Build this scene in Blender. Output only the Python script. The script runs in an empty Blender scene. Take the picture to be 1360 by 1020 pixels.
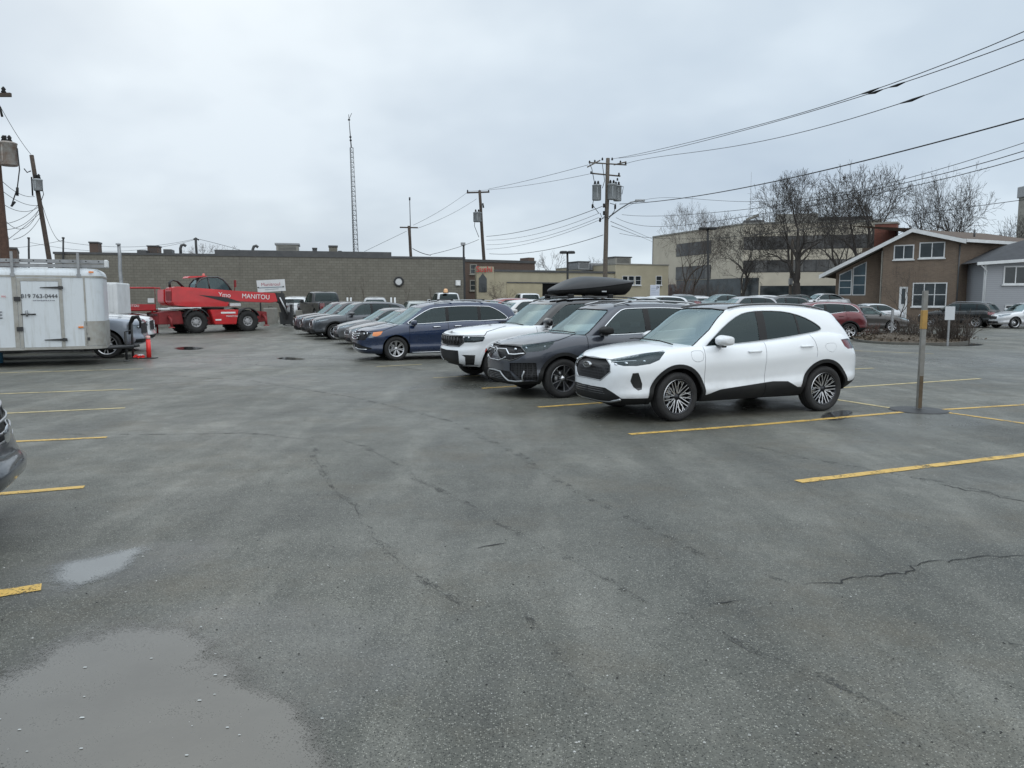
import bpy, bmesh, math, random
from mathutils import Vector, Matrix
from math import radians as R, sin, cos, pi, sqrt, atan2
random.seed(7)
SC = bpy.context.scene
COL = SC.collection

# ------------------------------------------------------------------ camera model (same numbers as the real camera below)
FP, PCX, PCY, CAMH, HOR = 1022., 680., 510., 1.73, 399.
PITCH = math.atan((PCY-HOR)/FP); CP, SP = cos(PITCH), sin(PITCH)
def ray(px, py):
    a = (px-PCX)/FP; b = -(py-PCY)/FP
    return Vector((a, CP+b*SP, -SP+b*CP))
def G(px, py, z=0.):
    d = ray(px, py); t = (z-CAMH)/d.z
    return Vector((d.x*t, d.y*t, z))
def P(px, py, Y):
    d = ray(px, py); t = Y/d.y
    return Vector((d.x*t, Y, CAMH+d.z*t))

# ------------------------------------------------------------------ object helpers
def link(name, me, mats=None, parent=None):
    o = bpy.data.objects.new(name, me); COL.objects.link(o)
    if mats:
        if not isinstance(mats, (list, tuple)): mats = [mats]
        for m in mats: me.materials.append(m)
    if parent: o.parent = parent
    return o
def tag(o, label=None, cat=None, group=None, kind=None):
    if label: o['label'] = label
    if cat: o['category'] = cat
    if group: o['group'] = group
    if kind: o['kind'] = kind
    return o
def empty(name, loc=(0, 0, 0), rz=0., label=None, cat=None, group=None):
    o = bpy.data.objects.new(name, None); COL.objects.link(o)
    o.location = loc; o.rotation_euler = (0, 0, rz); o.empty_display_size = .2
    return tag(o, label, cat, group)
def copy_tree(o, parent=None):
    c = o.copy(); COL.objects.link(c)
    if parent: c.parent = parent
    for ch in list(o.children): copy_tree(ch, c)
    return c

class MB:
    """collects plain shapes, then links them as one mesh"""
    def __init__(s): s.v = []; s.f = []; s.m = []; s.sm = []
    def add(s, vs, fs, mi=0, smooth=False):
        n = len(s.v); s.v += [tuple(v) for v in vs]
        for f in fs: s.f.append([i+n for i in f]); s.m.append(mi); s.sm.append(smooth)
        return s
    def box(s, c, d, rz=0., mi=0, M=None):
        x, y, z = d[0]/2, d[1]/2, d[2]/2
        vs = [Vector((a*x, b*y, e*z)) for a, b, e in ((-1,-1,-1),(1,-1,-1),(1,1,-1),(-1,1,-1),(-1,-1,1),(1,-1,1),(1,1,1),(-1,1,1))]
        T = M or (Matrix.Translation(Vector(c)) @ Matrix.Rotation(rz, 4, 'Z'))
        return s.add([T @ v for v in vs], [(0,3,2,1),(4,5,6,7),(0,1,5,4),(1,2,6,5),(2,3,7,6),(3,0,4,7)], mi)
    def bx(s, a, b, mi=0):
        return s.box([(a[i]+b[i])/2 for i in range(3)], [abs(b[i]-a[i]) for i in range(3)], 0, mi)
    def bbox(s, a, b, bev=.01, mi=0):
        """box with chamfered edges"""
        bm = bmesh.new(); bmesh.ops.create_cube(bm, size=1)
        for v in bm.verts: v.co = Vector([(a[i]+b[i])/2+v.co[i]*abs(b[i]-a[i]) for i in range(3)])
        bmesh.ops.bevel(bm, geom=bm.edges[:], offset=bev, segments=2, affect='EDGES', profile=.5)
        bm.verts.index_update()
        s.add([v.co.copy() for v in bm.verts], [[v.index for v in f.verts] for f in bm.faces], mi, False); bm.free(); return s
    def tube(s, pts, r, n=6, mi=0, cap=True, closed=False, smooth=True):
        pts = [Vector(p) for p in pts]; N = len(pts)
        if not hasattr(r, '__len__'): r = [r]*N
        rings = []
        up = None
        for i, p in enumerate(pts):
            if closed: t = pts[(i+1) % N]-pts[i-1]
            else: t = pts[min(i+1, N-1)]-pts[max(i-1, 0)]
            if t.length < 1e-9: t = Vector((0, 0, 1))
            t.normalize()
            if up is None:
                up = Vector((0, 0, 1)) if abs(t.z) < .9 else Vector((1, 0, 0))
            a = up - t*up.dot(t)
            if a.length < 1e-4: a = Vector((1, 0, 0)) - t*t.x
            a.normalize(); b = t.cross(a); up = a
            rings.append([p + (a*cos(2*pi*k/n)+b*sin(2*pi*k/n))*r[i] for k in range(n)])
        vs = [v for q in rings for v in q]; fs = []
        for i in range(N if closed else N-1):
            j = (i+1) % N
            for k in range(n):
                fs.append((i*n+k, i*n+(k+1) % n, j*n+(k+1) % n, j*n+k))
        if cap and not closed:
            fs.append(tuple(range(n-1, -1, -1))); fs.append(tuple((N-1)*n+k for k in range(n)))
        return s.add(vs, fs, mi, smooth)
    def lathe(s, prof, n=24, M=None, mi=0, smooth=True, closed=False):
        """prof: (radius, height) about local z"""
        M = M or Matrix.Identity(4); vs = []; fs = []
        for r, h in prof:
            for k in range(n): vs.append(M @ Vector((r*cos(2*pi*k/n), r*sin(2*pi*k/n), h)))
        m = len(prof)
        for i in range(m if closed else m-1):
            j = (i+1) % m
            for k in range(n): fs.append((i*n+k, i*n+(k+1) % n, j*n+(k+1) % n, j*n+k))
        return s.add(vs, fs, mi, smooth)
    def prism(s, poly, fn, d0, d1, mi=0):
        """polygon of 2D points, fn(p, depth) -> 3D; closed both ends"""
        n = len(poly)
        vs = [fn(p, d0) for p in poly]+[fn(p, d1) for p in poly]
        fs = [tuple(range(n)), tuple(range(2*n-1, n-1, -1))]
        for i in range(n): j = (i+1) % n; fs.append((i, i+n, j+n, j))
        return s.add(vs, fs, mi)
    def build(s, name, mats, parent=None, fixn=False):
        me = bpy.data.meshes.new(name); me.from_pydata([tuple(v) for v in s.v], [], s.f)
        me.polygons.foreach_set('material_index', s.m); me.polygons.foreach_set('use_smooth', s.sm)
        if fixn:
            bm = bmesh.new(); bm.from_mesh(me); bmesh.ops.recalc_face_normals(bm, faces=bm.faces); bm.to_mesh(me); bm.free()
        me.update()
        return link(name, me, mats, parent)

def herm(pts):
    """monotone cubic through (x, y) points"""
    xs = [p[0] for p in pts]; ys = [p[1] for p in pts]; n = len(pts)
    d = [(ys[i+1]-ys[i])/(xs[i+1]-xs[i]) for i in range(n-1)]
    m = [d[0]]+[0 if d[i-1]*d[i] <= 0 else 2*d[i-1]*d[i]/(d[i-1]+d[i]) for i in range(1, n-1)]+[d[-1]] if n > 2 else [d[0], d[0]]
    def f(x):
        if x <= xs[0]: return ys[0]
        if x >= xs[-1]: return ys[-1]
        i = 0
        while x > xs[i+1]: i += 1
        h = xs[i+1]-xs[i]; t = (x-xs[i])/h
        return ((2*t**3-3*t*t+1)*ys[i]+(t**3-2*t*t+t)*h*m[i]+(-2*t**3+3*t*t)*ys[i+1]+(t**3-t*t)*h*m[i+1])
    return f

# ------------------------------------------------------------------ materials
def mat(name, col=(.5,.5,.5), rough=.5, metal=0., coat=0., spec=.5, emit=None):
    m = bpy.data.materials.new(name); m.use_nodes = True
    b = m.node_tree.nodes['Principled BSDF']
    b.inputs['Base Color'].default_value = (*col, 1); b.inputs['Roughness'].default_value = rough
    b.inputs['Metallic'].default_value = metal; b.inputs['Coat Weight'].default_value = coat
    b.inputs['Coat Roughness'].default_value = .03
    b.inputs['Specular IOR Level'].default_value = spec
    if emit:
        b.inputs['Emission Color'].default_value = (*emit[0], 1); b.inputs['Emission Strength'].default_value = emit[1]
    return m
def N(m, typ, **kw):
    n = m.node_tree.nodes.new(typ)
    for k, v in kw.items():
        if k in n.inputs: n.inputs[k].default_value = v
        else: setattr(n, k, v)
    return n
def L(m, a, b): m.node_tree.links.new(a, b)
def BS(m): return m.node_tree.nodes['Principled BSDF']
def ramp(m, fac, stops, interp='LINEAR'):
    r = m.node_tree.nodes.new('ShaderNodeValToRGB'); r.color_ramp.interpolation = interp
    el = r.color_ramp.elements
    while len(el) < len(stops): el.new(.5)
    for e, (p, c) in zip(el, stops):
        e.position = p; e.color = (c, c, c, 1) if not hasattr(c, '__len__') else (*c, 1)
    L(m, fac, r.inputs[0]); return r.outputs[0]
def noise(m, scale, detail=4, rough=.55, coord='Object', vec=None, dist=0.):
    n = N(m, 'ShaderNodeTexNoise'); n.inputs['Scale'].default_value = scale; n.inputs['Detail'].default_value = detail
    n.inputs['Roughness'].default_value = rough; n.inputs['Distortion'].default_value = dist
    if vec is None: vec = N(m, 'ShaderNodeTexCoord').outputs[coord]
    L(m, vec, n.inputs['Vector']); return n.outputs['Fac']
def mixc(m, fac, a, b, blend='MIX'):
    n = N(m, 'ShaderNodeMix'); n.data_type = 'RGBA'; n.blend_type = blend
    for inp, v in ((n.inputs[0], fac), (n.inputs[6], a), (n.inputs[7], b)):
        if hasattr(v, 'links'): L(m, v, inp)
        elif hasattr(v, '__len__'): inp.default_value = (*v, 1)[:4]
        else: inp.default_value = v if inp is n.inputs[0] else (v, v, v, 1)
    return n.outputs[2]
def math_(m, op, a, b=None, clamp=False):
    n = N(m, 'ShaderNodeMath'); n.operation = op; n.use_clamp = clamp
    for i, v in enumerate((a, b)):
        if v is None: continue
        if hasattr(v, 'links'): L(m, v, n.inputs[i])
        else: n.inputs[i].default_value = v
    return n.outputs[0]
def bump(m, h, strength=.3, dist=.01):
    b = N(m, 'ShaderNodeBump'); b.inputs['Strength'].default_value = strength; b.inputs['Distance'].default_value = dist
    L(m, h, b.inputs['Height']); L(m, b.outputs[0], BS(m).inputs['Normal']); return b
def varied(name, col, rough=.6, scale=3., amt=.25, bumpy=0., metal=0., col2=None, coat=0.):
    """colour with soft weathering variation"""
    m = mat(name, col, rough, metal, coat)
    f = noise(m, scale, 6, .6)
    c2 = col2 or tuple(c*(1-amt) for c in col)
    L(m, mixc(m, ramp(m, f, [(.3, 0), (.7, 1)]), col, c2), BS(m).inputs['Base Color'])
    if bumpy: bump(m, noise(m, scale*12, 4), bumpy)
    return m
def paint(name, col, metal=0., rough=.35):
    """car paint: clear coat over base, a light film of road dirt low on the panels"""
    m = mat(name, col, rough, metal, 1.)
    g = N(m, 'ShaderNodeTexCoord'); sx = N(m, 'ShaderNodeSeparateXYZ'); L(m, g.outputs['Object'], sx.inputs[0])
    low = ramp(m, sx.outputs[2], [(.25, 1), (.75, 0)])
    f = math_(m, 'MULTIPLY', low, ramp(m, noise(m, 6, 5, .6), [(.35, .05), (.75, .4 if max(col) > .3 else .22)]))
    L(m, mixc(m, f, col, (.16, .15, .135)), BS(m).inputs['Base Color'])
    L(m, ramp(m, noise(m, 5, 4), [(.3, rough*.8), (.8, rough*1.3)]), BS(m).inputs['Roughness'])
    L(m, ramp(m, f, [(0, .04), (.5, .35)]), BS(m).inputs['Coat Roughness'])
    return m
def glass(name, tint, refl=1.6, rough=.02):
    """thin tinted pane: tinted see-through plus mirror reflection by Fresnel"""
    m = bpy.data.materials.new(name); m.use_nodes = True; nt = m.node_tree; nt.nodes.clear()
    out = nt.nodes.new('ShaderNodeOutputMaterial'); mx = nt.nodes.new('ShaderNodeMixShader')
    tr = nt.nodes.new('ShaderNodeBsdfTransparent'); tr.inputs[0].default_value = (*tint, 1)
    gl = nt.nodes.new('ShaderNodeBsdfGlossy'); gl.inputs['Color'].default_value = (.72, .90, .93, 1); gl.inputs['Roughness'].default_value = rough
    fr = nt.nodes.new('ShaderNodeFresnel'); ge = nt.nodes.new('ShaderNodeNewGeometry'); mp = nt.nodes.new('ShaderNodeMix'); mp.inputs[2].default_value = refl; mp.inputs[3].default_value = 1/refl
    nt.links.new(ge.outputs['Backfacing'], mp.inputs[0]); nt.links.new(mp.outputs[0], fr.inputs[0])
    nt.links.new(fr.outputs[0], mx.inputs[0]); nt.links.new(tr.outputs[0], mx.inputs[1]); nt.links.new(gl.outputs[0], mx.inputs[2])
    nt.links.new(mx.outputs[0], out.inputs[0]); return m
# ------------------------------------------------------------------ vehicles
MT = {}
MT['rubber'] = varied('tyre_rubber', (.010,.010,.011), .8, 9, .3, .25, col2=(.026,.025,.024))
MT['clad'] = varied('black_cladding', (.012,.0125,.014), .6, 7, .3, .1, col2=(.02,.02,.019))
MT['gloss_black'] = mat('gloss_black', (.008,.008,.009), .12, 0, 1.)
BS(MT['clad']).inputs['Specular IOR Level'].default_value = .25
MT['seam'] = mat('panel_gap', (.006,.006,.007), .9)
MT['under'] = mat('underbody_black', (.008,.008,.008), .95, spec=.1)
MT['chrome'] = mat('bright_trim', (.75,.76,.78), .18, 1.)
MT['satin'] = mat('satin_trim', (.42,.43,.44), .38, .9)
MT['alloy'] = mat('machined_alloy', (.62,.62,.63), .28, 1.)
MT['alloy_dark'] = mat('dark_alloy', (.035,.036,.04), .35, .6)
MT['hub'] = mat('wheel_shadow', (.012,.012,.013), .7)
MT['seat'] = mat('seat_fabric', (.035,.035,.038), .8)
MT['dash'] = mat('dashboard', (.03,.031,.034), .7)
MT['ws'] = glass('windshield_glass', (.68,.74,.72), 3.0)
MT['win'] = glass('front_window_glass', (.26,.31,.30), 1.65)
MT['priv'] = glass('privacy_glass', (.035,.04,.042), 1.55)
MT['lens'] = glass('lamp_lens', (.75,.78,.8), 1.5)
MT['lamp_in'] = mat('lamp_housing', (.09,.095,.10), .3, .5)
MT['bowl'] = mat('lamp_bowl', (.50,.51,.53), .35, .35)
MT['bowl_dark'] = mat('lamp_bowl_dark', (.035,.037,.04), .35, .3)
MT['reflector'] = mat('lamp_reflector', (.8,.82,.85), .15, 1.)
MT['amber'] = mat('amber_reflector', (.75,.22,.04), .25, 0, 1.)
MT['red'] = mat('tail_lamp_red', (.28,.008,.01), .18, 0, 1.)
MT['redw'] = mat('marker_red', (.55,.05,.03), .3, 0, 1.)
MT['plate'] = mat('plate_white', (.6,.62,.66), .5)
MT['grille'] = mat('grille_black', (.006,.006,.0065), .5, 0, 0, .25)
MT['pillar'] = mat('pillar_black', (.006,.006,.007), .25, 0, 0, .35)
_g = MT['grille']; _c = N(_g, 'ShaderNodeTexCoord'); _v = N(_g, 'ShaderNodeTexVoronoi'); _v.feature = 'F1'; _v.distance = 'CHEBYCHEV'; _v.inputs['Scale'].default_value = 24; _v.inputs['Randomness'].default_value = 0
L(_g, _c.outputs['Object'], _v.inputs['Vector'])
L(_g, ramp(_g, _v.outputs['Distance'], [(.3, (.003,.003,.003)), (.42, (.028,.028,.03))]), BS(_g).inputs['Base Color'])
bump(_g, _v.outputs['Distance'], .5, .01)

def outline(w, xf, xr, Rf, pf, qf, Rr, pr, qr, fr, nf=20, nr=14):
    """half plan outline (y<=0) from front centre to rear centre"""
    def corner(Rc, p, q, n):
        pts = []
        for i in range(121):
            a = pi/2*i/120
            pts.append((Rc*(1-max(cos(a), 0)**(2/p)), w*max(sin(a), 0)**(2/q)))
        Ls = [0]
        for a, b in zip(pts, pts[1:]): Ls.append(Ls[-1]+math.dist(a, b))
        out = []; j = 0
        for k in range(n):
            t = Ls[-1]*k/n
            while Ls[j+1] < t: j += 1
            u = (t-Ls[j])/max(Ls[j+1]-Ls[j], 1e-9)
            out.append((pts[j][0]+(pts[j+1][0]-pts[j][0])*u, pts[j][1]+(pts[j+1][1]-pts[j][1])*u))
        return out
    f = [(xf+x, -y) for x, y in corner(Rf, pf, qf, nf)]
    r = [(xr-x, -y) for x, y in corner(Rr, pr, qr, nr)]
    mid = [(xf+Rf+(xr-Rr-xf-Rf)*t, -w) for t in fr]
    return f+mid+r[::-1]

def half_shell(levels, ztop, wf, xff, xrf, plan, zfun, crown, caprows=9, ymod=None, nmid=60):
    bm = bmesh.new(); nl = bm.verts.layers.float_vector.new('nv'); bm.faces.layers.int.new('reg')
    fr = [i/nmid for i in range(nmid+1)]
    rows = []
    for v in levels:
        w = wf(v); pts = outline(w, xff(v), xrf(v), *plan(v), fr)
        row = []
        for x, y in pts:
            if ymod: y = y*ymod(x, v)
            row.append(bm.verts.new((x, y, zfun(v, x))))
        rows.append(row)
    top = rows[-1]
    for k in range(1, caprows+1):
        s = 1-(1-k/caprows)**1.3
        rows.append([bm.verts.new((t.co.x, t.co.y*(1-s), ztop(t.co.x)+crown(t.co.x)*(1-(1-s)**2.2))) for t in top])
    for a, b in zip(rows, rows[1:]):
        for j in range(len(a)-1):
            try: bm.faces.new((a[j], a[j+1], b[j+1], b[j]))
            except ValueError: pass
    bmesh.ops.remove_doubles(bm, verts=bm.verts[:], dist=2e-4)
    bmesh.ops.dissolve_degenerate(bm, dist=1e-4, edges=bm.edges[:])
    bm.normal_update()
    # outward test: mean of side faces should point to -y
    sgn = sum(f.normal.y for f in bm.faces if abs(f.normal.y) > .8)
    if sgn > 0:
        bmesh.ops.reverse_faces(bm, faces=bm.faces[:]); bm.normal_update()
    for v in bm.verts:
        n = v.normal.copy()
        if abs(v.co.y) < 1e-4: n.y = 0; n.normalize()
        v[nl] = n
    return bm

VIEWS = {'side': ((1,0,0), (0,0,1), (0,-1,0)), 'front': ((0,1,0), (0,0,1), (-1,0,0)), 'rear': ((0,1,0), (0,0,1), (1,0,0)), 'top': ((1,0,0), (0,1,0), (0,0,1)),
         'fq': ((cos(pi/4), -sin(pi/4), 0), (0,0,1), (-cos(pi/4), -sin(pi/4), 0)), 'rq': ((cos(pi/4), sin(pi/4), 0), (0,0,1), (cos(pi/4), -sin(pi/4), 0))}
def inpoly(p, poly):
    c = False; x, y = p; n = len(poly); j = n-1
    for i in range(n):
        xi, yi = poly[i]; xj, yj = poly[j]
        if (yi > y) != (yj > y) and x < (xj-xi)*(y-yi)/(yj-yi)+xi: c = not c
        j = i
    return c
class Cutter:
    def __init__(s, bm, cam=None):
        s.bm = bm; s.cam = cam; s.reg = bm.faces.layers.int['reg']
    def coords(s, view):
        if view == 'px':
            o, ax, ay, az = s.cam
            def f(p):
                d = Vector(p)-o; k = d.dot(az); return (PCX+FP*d.dot(ax)/k, PCY-FP*d.dot(ay)/k)
            return f, None
        a, b, d = [Vector(q) for q in VIEWS[view]]
        return (lambda p: (a.dot(p), b.dot(p))), d
    def plane(s, view, p, q):
        if view == 'px':
            o, ax, ay, az = s.cam
            u = ax*((p[0]-PCX)/FP)-ay*((p[1]-PCY)/FP)+az; v = ax*((q[0]-PCX)/FP)-ay*((q[1]-PCY)/FP)+az
            return o, u.cross(v).normalized()
        a, b, d = [Vector(k) for k in VIEWS[view]]
        return a*p[0]+b*p[1], d.cross(a*(q[0]-p[0])+b*(q[1]-p[1])).normalized()
    def cut(s, view, poly, val, only=(0,), thr=.05, closed=True):
        bm = s.bm; reg = s.reg; fn, d = s.coords(view)
        only = set(only)
        def facing(f):
            if view == 'px': return f.normal.dot(s.cam[0]-f.calc_center_median()) > 0
            return f.normal.dot(d) > thr
        pc = {}
        def c2(v):
            k = v.index
            return fn(v.co)
        n = len(poly)
        X0 = min(p[0] for p in poly); X1 = max(p[0] for p in poly); Y0 = min(p[1] for p in poly); Y1 = max(p[1] for p in poly)
        def near(f, x0, x1, y0, y1):
            cs = [fn(v.co) for v in f.verts]
            return max(c[0] for c in cs) >= x0 and min(c[0] for c in cs) <= x1 and max(c[1] for c in cs) >= y0 and min(c[1] for c in cs) <= y1
        cand = [f for f in bm.faces if f[reg] in only and facing(f) and near(f, X0, X1, Y0, Y1)]
        for i in range(n):
            p, q = poly[i], poly[(i+1) % n]
            if math.dist(p, q) < 1e-6: continue
            x0, x1 = sorted((p[0], q[0])); y0, y1 = sorted((p[1], q[1]))
            fs = [f for f in cand if near(f, x0, x1, y0, y1)]
            if not fs: continue
            co, no = s.plane(view, p, q)
            keep = set(cand)-set(fs)
            geom = list({v for f in fs for v in f.verts})+list({e for f in fs for e in f.edges})+fs
            r = bmesh.ops.bisect_plane(bm, geom=geom, dist=1e-5, plane_co=co, plane_no=no)
            out = [g for g in r['geom'] if isinstance(g, bmesh.types.BMFace)]
            new = set(out)
            for e in r['geom_cut']:
                if isinstance(e, bmesh.types.BMEdge): new.update(e.link_faces)
            cand = [f for f in (keep | new | {f for f in fs if f.is_valid}) if f.is_valid and f[reg] in only and facing(f)]
        hit = []
        for f in cand:
            if inpoly(fn(f.calc_center_median()), poly): f[reg] = val; hit.append(f)
        return hit
    def strip(s, view, line, w, val, only=(0,), thr=.05):
        for p, q in zip(line, line[1:]):
            dx, dy = q[0]-p[0], q[1]-p[1]; l = math.hypot(dx, dy); nx, ny = -dy/l*w/2, dx/l*w/2; ex, ey = dx/l*w*.3, dy/l*w*.3
            s.cut(view, [(p[0]+nx-ex, p[1]+ny-ey), (q[0]+nx+ex, q[1]+ny+ey), (q[0]-nx+ex, q[1]-ny+ey), (p[0]-nx-ex, p[1]-ny-ey)], val, only, thr)

def emit(bms, vals, name, material, parent, off=0., lip=0., mirror='both', rough_n=False):
    """faces of the given regions -> object(s). mirror: both = one mesh with both halves, each = two objects, one = this side only"""
    V = []; NN = []; F = []; S = []
    vals = set(vals)
    for bm in bms:
        reg = bm.faces.layers.int['reg']; nl = bm.verts.layers.float_vector['nv']
        fs = [f for f in bm.faces if f[reg] in vals]; fset = set(fs); idx = {}
        for f in fs:
            ids = []
            for v in f.verts:
                if v not in idx:
                    n = v[nl].normalized() if v[nl].length > .01 else f.normal
                    idx[v] = len(V); V.append(v.co+n*off); NN.append(n.copy())
                ids.append(idx[v])
            F.append(ids); S.append(True)
        if lip:
            lv = {}
            for f in fs:
                for l in f.loops:
                    e = l.edge
                    if sum(1 for g in e.link_faces if g in fset) == 1 and not (abs(e.verts[0].co.y) < 1e-4 and abs(e.verts[1].co.y) < 1e-4):
                        a, b = l.vert, l.link_loop_next.vert
                        q = []
                        for v in (a, b):
                            n = NN[idx[v]]
                            V.append(V[idx[v]].copy()); NN.append(Vector((0,0,0)))
                            V.append(V[idx[v]]-n*lip); NN.append(Vector((0,0,0)))
                            q.append(len(V)-2)
                        F.append([q[1], q[0], q[0]+1, q[1]+1]); S.append(False)
    if not F: return []
    def mk(sides):
        vs = []; ns = []; fs = []; sm = []
        for sg in sides:
            n0 = len(vs)
            for v, n in zip(V, NN): vs.append((v.x, v.y*sg, v.z)); ns.append((n.x, n.y*sg, n.z))
            for f, q in zip(F, S):
                fs.append([i+n0 for i in (f if sg > 0 else f[::-1])]); sm.append(q)
        me = bpy.data.meshes.new(name); me.from_pydata(vs, [], fs)
        me.polygons.foreach_set('use_smooth', sm)
        me.update()
        try: me.normals_split_custom_set_from_vertices(ns)
        except Exception: pass
        return link(name, me, material, parent)
    if name in ('body', 'panel_gap', 'roof'): return [mk((1, -1))]
    # separate pieces become separate objects
    par = list(range(len(V)))
    def find(i):
        while par[i] != i: par[i] = par[par[i]]; i = par[i]
        return i
    for f, q in zip(F, S):
        if q:
            for i in f[1:]: par[find(i)] = find(f[0])
    own = {}
    for k, (f, q) in enumerate(zip(F, S)):
        if not q:      # lip quads follow the vertex they were copied from
            p0 = V[f[1]]; own.setdefault(k, None)
    pos = {}
    for i in range(len(V)):
        if NN[i].length > .5: pos.setdefault((round(V[i].x, 5), round(V[i].y, 5), round(V[i].z, 5)), i)
    groups = {}
    for f, q in zip(F, S):
        i = f[0] if q else pos.get((round(V[f[1]].x, 5), round(V[f[1]].y, 5), round(V[f[1]].z, 5)), f[0])
        groups.setdefault(find(i), []).append((f, q))
    out = []
    V0, N0 = V, NN
    for g in groups.values():
        idx2 = {}; V = []; NN = []; F = []; S = []
        for f, q in g:
            for i in f:
                if i not in idx2: idx2[i] = len(V); V.append(V0[i]); NN.append(N0[i])
            F.append([idx2[i] for i in f]); S.append(q)
        if len(F) < 3 and len(groups) > 1: continue
        if mirror == 'one': out.append(mk((1,)))
        elif mirror == 'both' and any(abs(v.y) < 2e-3 for v in V): out.append(mk((1, -1)))
        else: out += [mk((1,)), mk((-1,))]
    return out

def loops_of(bm, vals):
    reg = bm.faces.layers.int['reg']; nl = bm.verts.layers.float_vector['nv']; vals = set(vals)
    nxt = {}
    for f in bm.faces:
        if f[reg] not in vals: continue
        for l in f.loops:
            if sum(1 for g in l.edge.link_faces if g[reg] in vals) == 1:
                nxt[l.vert] = l.link_loop_next.vert
    out = []
    while nxt:
        st = next(iter(nxt)); cur = st; lp = []
        while cur in nxt:
            lp.append(cur); cur = nxt.pop(cur)
        out.append(([v.co+v[nl].normalized()*.001 for v in lp], cur is st))
    return out
def trim(bm, vals, name, material, parent, r=.008, mirror=True, minlen=.15, n=6):
    mb = MB(); sides = []
    for pts, closed in loops_of(bm, vals):
        # thin out
        q = [pts[0]]
        for p in pts[1:]:
            if (p-q[-1]).length > .012: q.append(p)
        if len(q) < 4: continue
        ln = sum((a-b).length for a, b in zip(q, q[1:]))
        if ln < minlen: continue
        segs = [q]
        if any(abs(p.y) < 1e-3 for p in q):   # open it at the centre line
            k = [i for i, p in enumerate(q) if abs(p.y) < 1e-3]
            if closed:
                q = q[k[-1]:]+q[:k[-1]]; closed = False
            cur = []; segs = []
            for i, p in enumerate(q):
                if abs(p.y) < 1e-3 and cur and abs(cur[-1].y) < 1e-3: cur = [p]; continue
                cur.append(p)
                if abs(p.y) < 1e-3 and len(cur) > 3: segs.append(cur); cur = [p]
            if len(cur) > 3: segs.append(cur)
        for sg in segs:
            mid = any(abs(p.y) < 1e-3 for p in sg)
            if mid:
                for m in (1, -1): mb.tube([(p.x, p.y*m, p.z) for p in sg], r, n, closed=closed)
            else: sides.append((sg, closed))
    if mb.v: mb.build(name, material, parent, fixn=True)
    if sides:
        for m in (1, -1):
            mb = MB()
            for sg, cl in sides: mb.tube([(p.x, p.y*m, p.z) for p in sg], r, n, closed=cl)
            mb.build(name, material, parent, fixn=True)

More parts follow.
